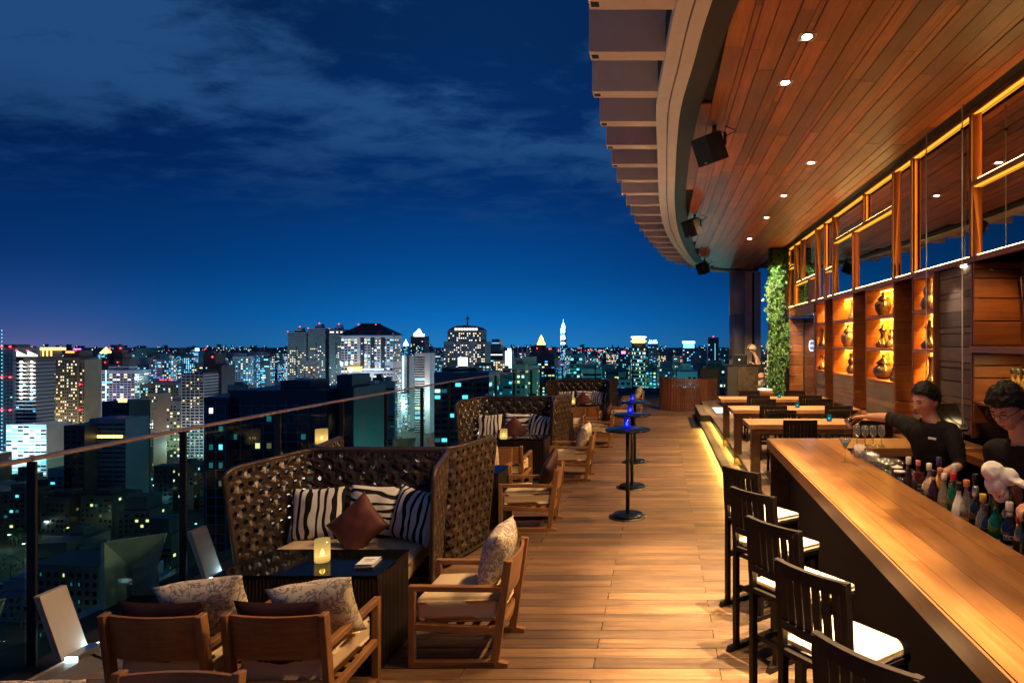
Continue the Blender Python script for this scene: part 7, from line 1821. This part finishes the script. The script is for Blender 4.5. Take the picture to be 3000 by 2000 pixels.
w = T.w / 2; T.block(-w, w, 0, 16, 0, T.h, 'teal'); b = MB(); b.lathe([(w, T.h), (w * .7, T.h + 6), (w * .25, T.h + 12), (0, T.Z(993))], 10, (0, 8, 0)); obj('lit_cone', b, HOT['w'], T.t); T.windows(-w, w, 0, T.h, 0, 3.5, 3.8, .7, .6, .4, CB, False, False)
T = Tower('broad round shouldered tower full of warm windows, antenna mast on top', 1300, 1421, 1000, 1000, 34, 0)
w = T.w / 2; w2 = w * .80
T.block(-w, w, 0, 34, 0, T.h, 'grey'); T.block(-w2, w2, 1, 33, T.h, T.Z(966), 'grey', 'upper_body'); T.windows(-w, w, 20, T.h - 1, 0, 3.1, 3.5, .5, .52, .40, [('y', 2), ('w', 5)], False, False); T.windows(-w2, w2, T.h, T.Z(968), 1, 3.1, 3.5, .5, .52, .45, [('y', 2), ('w', 5)], False, False)
b = MB()
for k in range(9): x = -w2 + w2 * 2 * k / 8; b.box(x - .5, x + .5, -.6, .8, 0, T.Z(970))
obj('pier', b, F['grey'], T.t, kind='stuff')
b = MB(); prof = [(-w2, T.Z(966)), (-w2 * .8, T.Z(959)), (-w2 * .45, T.Z(954)), (0, T.Z(952)), (w2 * .45, T.Z(954)), (w2 * .8, T.Z(959)), (w2, T.Z(966))]
b.add([(x, 2, z) for x, z in prof] + [(x, 32, z) for x, z in prof], [tuple(range(7))[::-1], tuple(range(7, 14))] + [(k, k + 1, k + 8, k + 7) for k in range(6)]); obj('vault_roof', b, F['dark'], T.t)
T.windows(-w2 * .8, w2 * .8, T.Z(968), T.Z(960), .9, 4.6, 4.2, .75, .8, .85, [('w', 1)], False, False, dark=False)
b = MB(); b.tube([(0, 16, T.Z(952)), (0, 16, T.Z(923))], [1.4, .8], 6); b.box(-2.6, 2.6, 14, 18, T.Z(935), T.Z(929)); obj('antenna_mast', b, F['grey'], T.t)
T = Tower('dark blue stepped office tower right of the domed one', 1430, 1473, 1030, 1150, 28, 0)
w = T.w / 2; T.block(-w, w, 0, 28, 0, T.h, 'teal'); T.block(-w * .8, w * .65, 3, 24, T.h, T.Z(1008), 'teal', 'setback'); T.block(-w * .6, w * .5, 5, 20, T.Z(1008), T.Z(993), 'teal', 'setback'); T.windows(-w, w, 0, T.h, 0, 30, 3.6, .96, .5, .3, CB, False, False); T.windows(-w * .6, w * .5, T.Z(1008), T.Z(993), 5, 30, 4, .9, .5, .5, CB, False, False)
T = Tower('plain white windowless slab glowing blue white', 1480, 1499, 1026, 950, 14, 0, 'office building')
w = T.w / 2; T.block(-w, w, 0, 14, 0, T.h, 'white'); T.glow(-w * .4, w * .4, 2, 8, T.h, T.h + 2.5, 'w', 'roof_light'); T.glow(-w + .3, w - .3, -.4, -.1, T.h - 26, T.h - 1, 'c', 'lit_wall') ; lampP('slab_flood', T.t.location.x, 925, GZ + 50, 26000, (.75, .88, 1.0))
T = Tower('dark tower with tapering roof before the gold spire', 1546, 1625, 1048, 800, 28, 0)
w = T.w / 2; T.block(-w, w, 0, 28, 0, T.h, 'dark'); T.windows(-w, w, 0, T.h, 0, 4, 3.4, .8, .5, .22, WC, False, False)
b = MB(); zt = T.Z(1024); b.add([(-w, 0, T.h), (w, 0, T.h), (w, 28, T.h), (-w, 28, T.h), (-w * .75, 4, zt), (w * .75, 4, zt), (w * .75, 24, zt), (-w * .75, 24, zt)], [(0, 1, 5, 4), (1, 2, 6, 5), (2, 3, 7, 6), (3, 0, 4, 7), (4, 5, 6, 7)]); obj('sloped_roof', b, F['dark'], T.t); T.block(-w * .6, w * .2, 8, 18, zt, T.Z(1010), 'dark', 'roof_house'); T.beacon(-w * .3, T.Z(1020)); T.beacon(w * .6, T.Z(1022))
T = Tower('golden lit temple like spire rising behind a dark tower', 1571, 1596, 1010, 1300, 16, 0)
w = T.w / 2; T.block(-w, w, 0, 16, 0, T.h, 'brown'); b = MB(); b.lathe([(w, T.h), (w * .9, T.h + 4), (w * .6, T.h + 8), (w * .5, T.h + 13), (w * .2, T.h + 17), (.3, T.Z(981)), (0, T.Z(980))], 12, (0, 8, 0)); obj('gold_spire', b, HOT['y'], T.t)
T = Tower('very tall slim tower banded with white light, highest on the skyline', 1641, 1657, 962, 2400, 20, 0)
w = T.w / 2; T.block(-w, w, 0, 20, 0, T.h, 'teal')
for y0, y1, m in ((975, 967, 'c'), (984, 979, 'bl'), (994, 985, 'w'), (1008, 1003, 'w'), (966, 962, 'c')): T.glow(-w * .8, w * .8, -.8, -.3, T.Z(y0), T.Z(y1), m, 'light_band')
b = MB(); b.lathe([(w * .75, T.h), (w * .7, T.Z(955)), (w * .45, T.Z(950)), (w * .4, T.Z(947)), (.6, T.Z(944)), (.5, T.Z(935)), (0, T.Z(934))], 12, (0, 10, 0)); obj('lit_top', b, HOT['c'], T.t); T.windows(-w, w, 0, T.h, 0, 3.6, 4, .6, .6, .5, CB, False, False)
T = Tower('cylindrical tower with a glowing gold disc crown', 1848, 1892, 1004, 560, 13, 0)
w = T.w / 2; b = MB()
for k in range(int((T.h - 2) / 3.3)):
    z = k * 3.3; b.lathe([(w, z), (w, z + 1.3)], 24, (0, 8, 0))
obj('floor_band', b, F['white'], T.t, kind='stuff'); b = MB(); b.lathe([(w - .25, 0), (w - .25, T.h)], 24, (0, 8, 0)); obj('wall', b, F['dark'], T.t)
b = MB(); nq = 26
for k in range(int((T.h - 4) / 3.3)):
    for i in range(nq):
        if cr_.random() > .30: continue
        a = 2 * math.pi * i / nq; a2 = a + 2 * math.pi / nq * .7; r = w - .12; z = k * 3.3 + 1.5; b.add([(r * math.cos(a), 8 + r * math.sin(a), z), (r * math.cos(a2), 8 + r * math.sin(a2), z), (r * math.cos(a2), 8 + r * math.sin(a2), z + 1.5), (r * math.cos(a), 8 + r * math.sin(a), z + 1.5)], [(0, 1, 2, 3)], cr_.choice((0, 0, 1, 2)))
obj('window', b, [L['w'], L['c'], L['y']], T.t, kind='stuff')
b = MB(); b.lathe([(w * .85, T.h), (w * .85, T.Z(989))], 24, (0, 8, 0)); obj('crown_wall', b, HOT['y'], T.t); b = MB(); b.lathe([(w * .9, T.Z(989)), (w * 1.02, T.Z(988)), (w * 1.02, T.Z(985.5)), (0, T.Z(985))], 24, (0, 8, 0)); obj('crown_disc', b, HOT['w'], T.t); b = MB(); b.lathe([(w * .95, T.Z(1001)), (w * 1.05, T.Z(1000)), (w * 1.05, T.Z(998)), (w * .95, T.Z(997))], 24, (0, 8, 0)); obj('crown_ring', b, HOT['y'], T.t)
lampP('city_fill', T.t.location.x - 16, 540, GZ + 30, 6000, (.5, 1.0, .85))  # unseen fill lamp added beside the cylindrical tower
T = Tower('dark tower with jagged white rooftop sign', 1898, 1929, 1006, 1500, 24, 0)
w = T.w / 2; T.block(-w, w, 0, 24, 0, T.h, 'teal'); T.windows(-w, w, 0, T.h, 0, 3.4, 3.6, .7, .5, .25, CB, False, False); x = -w + 1
for k in range(9): hh = (3.5, 9, 5, 8, 4, 8.5, 6, 9, 5)[k]; T.glow(x + k * 2.4, x + k * 2.4 + 1.7, -.5, -.2, T.h, T.h + hh, 'c', 'sign_stroke')
T = Tower('dark tower with a solid blue white crown near the right skyline', 2000, 2036, 1006, 1150, 24, 0)
w = T.w / 2; T.block(-w, w, 0, 24, 0, T.h, 'dark'); T.windows(-w, w, 0, T.h, 0, 3.4, 3.5, .6, .5, .2, CB, False, False); T.glow(-w, w, -.6, 18, T.h, T.Z(999), 'c', 'lit_crown'); T.glow(-w * .9, w * .9, -.7, -.4, T.h - 8, T.h - 1, 'bl', 'lit_sign')
T = Tower('dark tower with a single line of cyan lamps, left of the column', 2074, 2106, 988, 900, 20, 0)
w = T.w / 2; T.block(-w, w, 0, 20, 0, T.h, 'dark'); T.windows(-w, w, 0, T.h, 0, 3.2, 3.4, .5, .5, .12, CB, False, False); b = MB()
for k in range(40): b.box(w * .25, w * .25 + .8, -.5, -.2, 16 + k * 2.6, 17.6 + k * 2.6)
obj('facade_lamp', b, L['c'], T.t, kind='stuff'); T.beacon(0, T.h + 1)
T = Tower('teal lit glass office block below the tall banded tower', 1672, 1733, 1040, 640, 22, 0, 'office building')
w = T.w / 2; T.block(-w, w * .1, 0, 22, 0, T.h, 'teal'); T.block(w * .11, w, 3, 22, 0, T.h - 14, 'dark', 'rear_wing'); T.windows(-w, w * .1, 0, T.h - 2, 0, 3, 3.3, .9, .6, .62, [('c', 5), ('t', 4), ('w', 1)], False, False); T.windows(w * .12, w, 0, T.h - 16, 3, 3, 3.3, .6, .5, .2, WC, False, False)
T = Tower('dark twin finned tower with magenta lamp on its roof', 1806, 1846, 1036, 1000, 22, 0)
w = T.w / 2; T.block(-w, w, 0, 22, 0, T.h, 'dark'); T.windows(-w, w, 0, T.h, 0, 3, 3.4, .6, .5, .2, CB, False, False); T.glow(-w * .3, w * .3, 2, 8, T.h, T.h + 4, 'm', 'roof_light')

# ---- the many further blocks, each its own object, windows in its own mesh
zones = [('far left district', -60, 300), ('left of the orange tower', 300, 460), ('left of the ribbed towers', 460, 850), ('round the big hotel', 850, 1170), ('below the white pyramid tower', 1170, 1300), ('beside the domed tower', 1300, 1480), ('along the bright avenue', 1480, 1640), ('below the tallest banded tower', 1640, 1800), ('beside the gold disc tower', 1800, 1950), ('near the column', 1950, 2260)]
def zone(px):
    for n_, a, c in zones:
        if a <= px < c: return n_
    return 'at the edge of the city'
def generic(px, D, wpx, ytop, tone, plit, wts, bay=3.4, fl=3.4):
    w = wpx / FPX * D; h = EYE - (ytop - HY) / FPX * D - GZ
    if h < 8: return
    rot = cr_.choice((-8, -3, 0, 0, 4, 9)); dep = max(10, w * cr_.uniform(.5, .9)); b = MB(); hw = w / 2
    b.box(-hw, hw, 0, dep, 0, h, 0, 0)
    if cr_.random() < .6: b.box(-hw * .5, hw * .4, dep * .2, dep * .7, h, h + cr_.uniform(2, 6), 0, 0)
    if cr_.random() < .3: b.box(-hw * .7, hw * .7, dep * .1, dep * .9, h, h + cr_.uniform(3, 9), 0, 0)
    nx, nz, bw = facade_cells(w, h - 2, bay, fl); band = cr_.random() < .35
    for j in range(nz):
        for i in range(1 if band else nx):
            lit = cr_.random() < plit; k = 2 + LK.index(pick(wts)) if lit else 1
            if not lit and cr_.random() < .35: continue
            if band: x0, x1 = -hw + .6, hw - .6
            else: x0 = -hw + (i + .22) * bw; x1 = -hw + (i + .78) * bw
            z = 2 + j * fl
            if band and lit: x0 = -hw + .6 + cr_.random() * w * .4; x1 = x0 + w * cr_.uniform(.2, .5)
            b.add([(x0, -.12, z), (x1, -.12, z), (x1, -.12, z + fl * .5), (x0, -.12, z + fl * .5)], [(0, 1, 2, 3)], k)
    for sx in (-1, 1):
        ny = max(1, int(dep / bay))
        for j in range(nz):
            for i in range(ny):
                if cr_.random() > plit: continue
                y0 = (i + .25) * dep / ny; y1 = (i + .7) * dep / ny; z = 2 + j * fl; x = sx * (hw + .12)
                q = [(x, y0, z), (x, y1, z), (x, y1, z + fl * .5), (x, y0, z + fl * .5)]; b.add(q if sx > 0 else q[::-1], [(0, 1, 2, 3)], 2 + LK.index(pick(wts)))
    t = obj('city_block', b, [F[tone], WIN] + [L[k] for k in LK], None, ((px - VX) / FPX * D, D, GZ), (0, 0, R(rot)))
    hgt = 'tall' if h > 100 else ('mid height' if h > 45 else 'low')
    lt = {id(CB): 'blue white', id(WC): 'mixed', id(YW): 'warm', id(DIM): 'dim'}[id(wts)]
    dd = ('distant' if D > 1400 else 'nearer') + (' slim' if w < 17 else (' broad' if w > 27 else ''))
    tag(t, '%s %s %s block with %s windows %s' % (dd, hgt.replace('mid height','middling'), {'pale': 'pale', 'white': 'white', 'grey': 'grey', 'beige': 'beige', 'dark': 'dark', 'brown': 'brown', 'teal': 'teal', 'orange': 'orange'}[tone], lt, zone(px)), 'building', 'city blocks on the skyline')
    return t
tones = ['grey', 'dark', 'teal', 'pale', 'grey', 'dark', 'brown', 'white', 'beige']
for k in range(34):        # unseen fill lamps added between the towers to colour the walls round them
    px = -60 + 2320 * ((k * .6180339 + .31) % 1); D = 760 + 1900 * ((k * .7548776 + .4) % 1)
    lampP('city_fill', (px - VX) / FPX * D, D, GZ + 26, 34000 * (D / 1200) ** 1.2, ((.15, .75, 1.0), (.1, .45, 1.0), (.2, .9, .9), (.75, .45, 1.0), (1.0, .75, .4))[k % 5], None, 3)
for k in range(112):       # middle distance
    px = -60 + 2320 * ((k * .6180339) % 1) ; D = cr_.uniform(900, 2600)
    generic(px, D, cr_.uniform(14, 40) * 1100 / D + 8, 1000 + cr_.uniform(28, 62) + 16 * (1500 / D - .6), cr_.choice(tones), cr_.uniform(.25, .65), cr_.choice((CB, CB, CB, CB, WC, YW)))
for k in range(9):
    px = 1455 + 76 * k; D = 380 + 60 * (k % 4); lampP('city_fill', (px - VX) / FPX * D, D, GZ + 45, 9000, (.25, .95, .88), None, 2)  # added teal fill lamps, no fittings, for the blocks behind the glass
for k in range(46):       # nearer right part, seen through the glass
    px = 1330 + 800 * ((k * .6180339) % 1); D = cr_.uniform(420, 950)
    generic(px, D, cr_.uniform(26, 56) * 600 / D, cr_.uniform(1062, 1120), cr_.choice(tones), cr_.uniform(.3, .6), cr_.choice((CB, CB, WC, YW)))
for k in range(82):       # thick belt of lit blocks behind the landmark towers
    px = (300 + 560 * ((k * .6180339) % 1)) if k % 2 else (1150 + 620 * ((k * .6180339) % 1)); D = cr_.uniform(1150, 2700)
    generic(px, D, cr_.uniform(14, 34) * 1100 / D + 8, 1004 + cr_.uniform(26, 70) + 14 * (1500 / D - .6), cr_.choice(('grey', 'teal', 'pale', 'grey')), cr_.uniform(.4, .8), cr_.choice((CB, CB, WC, CB)))
for k in range(20):       # centre left, in front of the ribbed towers
    px = 400 + 780 * ((k * .6180339 + .2) % 1); D = cr_.uniform(480, 900)
    generic(px, D, cr_.uniform(26, 60) * 600 / D, cr_.uniform(1105, 1190), cr_.choice(tones), cr_.uniform(.1, .3), cr_.choice((CB, WC, YW)))
# ---- low houses and flats down at the lower left
for k in range(38):
    px = -120 + 760 * ((k * .6180339 + .37) % 1); D = cr_.uniform(210, 560)
    w = cr_.uniform(10, 24); hh = cr_.uniform(7, 22) if D < 400 else cr_.uniform(10, 34)
    ytop = HY + (EYE - GZ - hh) * FPX / D
    generic(px, D, w * FPX / D, ytop, cr_.choice(('grey', 'dark', 'dark', 'brown', 'brown')), cr_.uniform(.04, .12), DIM if k % 2 else YW, 3.2, 3.2)
T = Tower('pale hip roofed apartment block lit from its roof, down beyond the front glass', 282, 382, 1312, 560, 16, -12, 'apartment block', 'apartment_block')
w = T.w / 2; T.block(-w, w, 0, 16, 0, T.h, 'beige'); T.windows(-w, w, 0, T.h - 1, 0, 3.2, 3.2, .55, .5, .12, YW, True, True)
b = MB(); b.add([(-w * .5, -1, T.h), (w * .2, -1, T.h), (-w * .15, 2, T.h + 4)], [(0, 1, 2)]); obj('gable', b, F['beige'], T.t); T.glow(-w * .2, -w * .1, -1.6, -1.2, T.h - .6, T.h + .3, 'y', 'roof_lamp'); lampP('gable_lamp', T.t.location.x - 3, T.D - 6, GZ + T.h + .5, 1500, (1.0, .85, .5), r=.5)
T = Tower('long dark office block low at the left whose rooms glow green and yellow', 75, 300, 1655, 255, 18, -6, 'office building', 'office_block', )
w = T.w / 2; T.block(-w, w, 0, 18, 0, T.h, 'brown'); T.windows(-w, w, 0, T.h - 1.5, 0, 3.4, 3.4, .5, .55, .18, [('t', 6), ('y', 2), ('w', 1)], 'all', False)
T = Tower('dark flat with vertical window strips seen through the front glass', 140, 210, 1372, 430, 14, 0, 'apartment block', 'apartment_block')
w = T.w / 2; T.block(-w, w, 0, 14, 0, T.h, 'grey'); T.windows(-w + 1, w - 1, 0, T.h - 2, 0, 5.2, 3.2, .6, .45, .05, CB, False, False)

# ---- trees down in the streets
def tree_mesh(seed, r, h):
    q = random.Random(seed); b = MB()
    for i in range(360):
        a = q.uniform(0, 6.283); zz = q.uniform(-1, 1); rr_ = math.sqrt(1 - zz * zz) * q.uniform(.55, 1.0) * (1 + .35 * noise.noise(Vector((math.cos(a) * 1.6 + seed, math.sin(a) * 1.6, zz * 1.6))))
        p = Vector((rr_ * r * math.cos(a), rr_ * r * math.sin(a), h * .62 + zz * h * .36)); L_ = q.uniform(.5, 1.1)
        d = Vector((q.uniform(-1, 1), q.uniform(-1, 1), q.uniform(-.7, .5))).normalized(); s_ = d.cross(Vector((0, 0, 1))).normalized() * L_ * .4
        b.add([p, p + d * L_ * .5 + s_, p + d * L_, p + d * L_ * .5 - s_], [(0, 1, 2, 3)])
    return b.mesh('crown', [M['leaf']])
TM = [tree_mesh(s, r, h) for s, r, h in ((1, 4.2, 11), (2, 5.0, 13), (3, 3.4, 9))]
tb = MB(); tb.tube([(0, 0, 0), (.1, 0, 2.5), (0, .1, 6)], [.35, .28, .12], 7); tb.tube([(0, 0, 3), (1.6, .6, 6.5)], [.16, .06], 5); tb.tube([(0, 0, 3.4), (-1.4, -.8, 7)], [.15, .05], 5); TT = tb.mesh('trunk', [F['brown']])
for k in range(64):
    px = -150 + 850 * ((k * .6180339 + .11) % 1); D = 190 + 330 * ((k * .7548776) % 1)
    t = thing('street_tree', 'dark leafy street tree among the houses far below the terrace', 'tree', ((px - VX) / FPX * D, D, GZ), cr_.uniform(0, 6), 'trees in the streets far below')
    mesh_obj('crown', TM[k % 3], t); mesh_obj('trunk', TT, t)
# ---- street lamps with their light pools; those among the towers overpowered to light facades
lm = MB(); lm.tube([(0, 0, 0), (0, 0, 8.2), (.5, 0, 8.8), (1.6, 0, 8.9)], .11, 6); LPM = lm.mesh('pole', [F['grey']])
hm = {}
for k_, mm in (('w', HOT['w']), ('y', HOT['y']), ('c', HOT['c']), ('g', HOT['g'])):
    q = MB(); q.lathe([(0, -.40), (.62, -.22), (.62, .08), (0, .2)], 10, (1.7, 0, 8.8)); hm[k_] = q.mesh('lamp_head', [mm])
for k in range(76):
    if k < 52: px = -120 + 800 * ((k * .6180339 + .53) % 1); D = 195 + 420 * ((k * .7548776 + .2) % 1)
    else: px = 300 + 1850 * ((k * .6180339) % 1); D = 620 + 1100 * ((k * .7548776) % 1)
    kind = ('g', 'c', 'w', 'y', 'g', 'w')[k % 6]; X = (px - VX) / FPX * D
    t = thing('street_lamp', '%s street lamp shining far below among the %s' % ({'g': 'greenish', 'c': 'cold blue', 'w': 'white', 'y': 'yellow'}[kind], 'houses at lower left' if k < 52 else 'towers'), 'street lamp', (X, D, GZ), cr_.uniform(0, 6), 'street lamps in the city')
    mesh_obj('pole', LPM, t); hd_ = mesh_obj('lamp_head', hm[kind], t)
    if D > 600: t.scale = (1.6, 1.6, 1.6)
    lampP('lamp_light', 1.7, 0, 8.3, (620 if k < 52 else 9000), {'g': (.7, 1.0, .72), 'c': (.45, .9, 1.0), 'w': (1, .9, .75), 'y': (1, .7, .3)}[kind], t, .5)
# ---- roads
def road(name, pts, wd, z, m):
    b = MB(); P_ = [Vector(p + (z,)) for p in pts]
    for i in range(len(P_) - 1):
        d = (P_[i + 1] - P_[i]).normalized(); n_ = Vector((-d.y, d.x, 0)) * wd / 2
        b.add([P_[i] - n_, P_[i + 1] - n_, P_[i + 1] + n_, P_[i] + n_], [(0, 1, 2, 3)])
    return struct(obj(name, b, m))
ASPH = citymat('asphalt', (.05, .05, .052), .7)
def pg(px, y, z=GZ): D = FPX * (EYE - z) / (y - HY); return ((px - VX) / FPX * D, D)
av = [pg(1536, 1200), pg(1520, 1165), pg(1510, 1120), pg(1500, 1090), pg(1494, 1070)]
road('avenue', av, 34, GZ + .05, ASPH)
b = MB(); mm = [HOT['w'], HOT['r'], HOT['y'], HOT['star']]
for i in range(len(av) - 1):
    a, c = Vector(av[i]), Vector(av[i + 1]); d = (c - a); n_ = Vector((-d.y, d.x)).normalized(); L_ = d.length
    for q in range(int(L_ / 7)):
        for lane in (-11, -7, -3.5, 3.5, 7, 11):
            if cr_.random() < .45: continue
            p = a + d.normalized() * (q * 7 + cr_.uniform(-2, 2)) + n_ * lane; k = 1 if lane < 0 else (0 if cr_.random() < .7 else 2)
            s_ = .65; b.box(p.x - s_, p.x + s_, p.y - .5, p.y + .5, GZ + .6, GZ + 1.6, 0, k)
o = obj('car_lights', b, mm); o['kind'] = 'stuff'
ex = [pg(395, 1338, GZ + 9), pg(560, 1300, GZ + 9), pg(700, 1268, GZ + 9), pg(860, 1238, GZ + 9)]
road('expressway', ex, 16, GZ + 9, ASPH)
b = MB()
for off in (-8, 8):
    P_ = [Vector(p + (GZ + 9,)) for p in ex]
    for i in range(len(P_) - 1):
        d = (P_[i + 1] - P_[i]).normalized(); n_ = Vector((-d.y, d.x, 0)); b.bar(P_[i] + n_ * off + Vector((0, 0, .5)), P_[i + 1] + n_ * off + Vector((0, 0, .5)), .4, 1.0)
        for q in range(int((P_[i + 1] - P_[i]).length / 24)): pp = P_[i] + d * q * 24 + n_ * off * .9; b.box(pp.x - .8, pp.x + .8, pp.y - .8, pp.y + .8, GZ, GZ + 8.9)
struct(obj('expressway_parapet', b, F['beige']))
b = MB()
for off in (-7.2, 7.2):
    for i in range(len(P_) - 1):
        d = (P_[i + 1] - P_[i]).normalized(); n_ = Vector((-d.y, d.x, 0)); Ln = (P_[i + 1] - P_[i]).length; q = 0
        while q < Ln: p = P_[i] + d * q + n_ * off; b.box(p.x - .3, p.x + .3, p.y - .3, p.y + .3, GZ + 10.2, GZ + 10.7); q += 5
o = obj('road_lamp_row', b, L['y']); o['kind'] = 'stuff'
for i in range(len(ex) - 1):
    for f in (.1, .35, .6, .85): p = Vector(ex[i]).lerp(Vector(ex[i + 1]), f); lampP('road_light', p.x, p.y, GZ + 16, 2600, (1.0, .82, .30), None, 1)
# ---- far city spreading to the horizon, reads as one mass of roofs and lights
b = MB(); far = MB(); q = random.Random(77)
for k in range(6000):
    D = 2000 + 7500 * q.random() ** 1.5; px = -200 + 2500 * q.random(); X = (px - VX) / FPX * D; w = q.uniform(12, 46); h = q.uniform(8, 40) + (q.random() < .10) * q.uniform(20, 70)
    far.box(X - w / 2, X + w / 2, D, D + w, GZ, GZ + h)
    for j in range(q.randint(1, 5)):
        s_ = q.uniform(.6, 2.0) * D / 3400 + .4; x = X + q.uniform(-w / 2, w / 2); z = GZ + q.uniform(2, h); kk = 0 if q.random() < .5 else (1 if q.random() < .45 else (2 if q.random() < .6 else 3))
        b.add([(x - s_, D - .5, z - s_), (x + s_, D - .5, z - s_), (x + s_, D - .5, z + s_), (x - s_, D - .5, z + s_)], [(0, 1, 2, 3)], kk)
o = obj('distant_city', far, F['teal']); o['kind'] = 'stuff'
o = obj('distant_lights', b, [L['c'], L['w'], L['y'], HOT['r']]); o['kind'] = 'stuff'
# cluster of bright lights round the stadium like district at left
b = MB()
for k in range(240): 
    px, y = q.gauss(430, 46), q.gauss(1094, 4.5); p = pg(px, y); s_ = q.uniform(.8, 2.4); b.add([(p[0] - s_, p[1], GZ + 4), (p[0] + s_, p[1], GZ + 4), (p[0] + s_, p[1], GZ + 4 + s_ * 2), (p[0] - s_, p[1], GZ + 4 + s_ * 2)], [(0, 1, 2, 3)], q.choice((0, 0, 1, 2, 3)))
o = obj('market_lights', b, [HOT['w'], HOT['star'], HOT['y'], HOT['m']]); o['kind'] = 'stuff'
# ground
b = MB(); S = 16000; b.add([(-S, -400, GZ), (S, -400, GZ), (S, S, GZ), (-S, S, GZ)], [(0, 1, 2, 3)])
def groundmat():
    m, t, p = newmat('city_ground'); tcn = nd(t, 'ShaderNodeTexCoord'); n_ = noise_(t, tcn.outputs['Object'], .02, 6, .65); lk(t, ramp(t, n_, [(.35, (.016, .024, .016)), (.6, (.06, .06, .058))]), p.inputs['Base Color']); p.inputs['Roughness'].default_value = .85; return m
struct(obj('ground', b, groundmat()))
# the hotel body under the terrace, so that the deck does not float
b = MB(); b.box(-3.5, 30, -20, 24, GZ, -1.25); tag(obj('hotel_tower', b, F['grey']), 'grey hotel tower under the terrace, hidden beneath the deck', 'building')
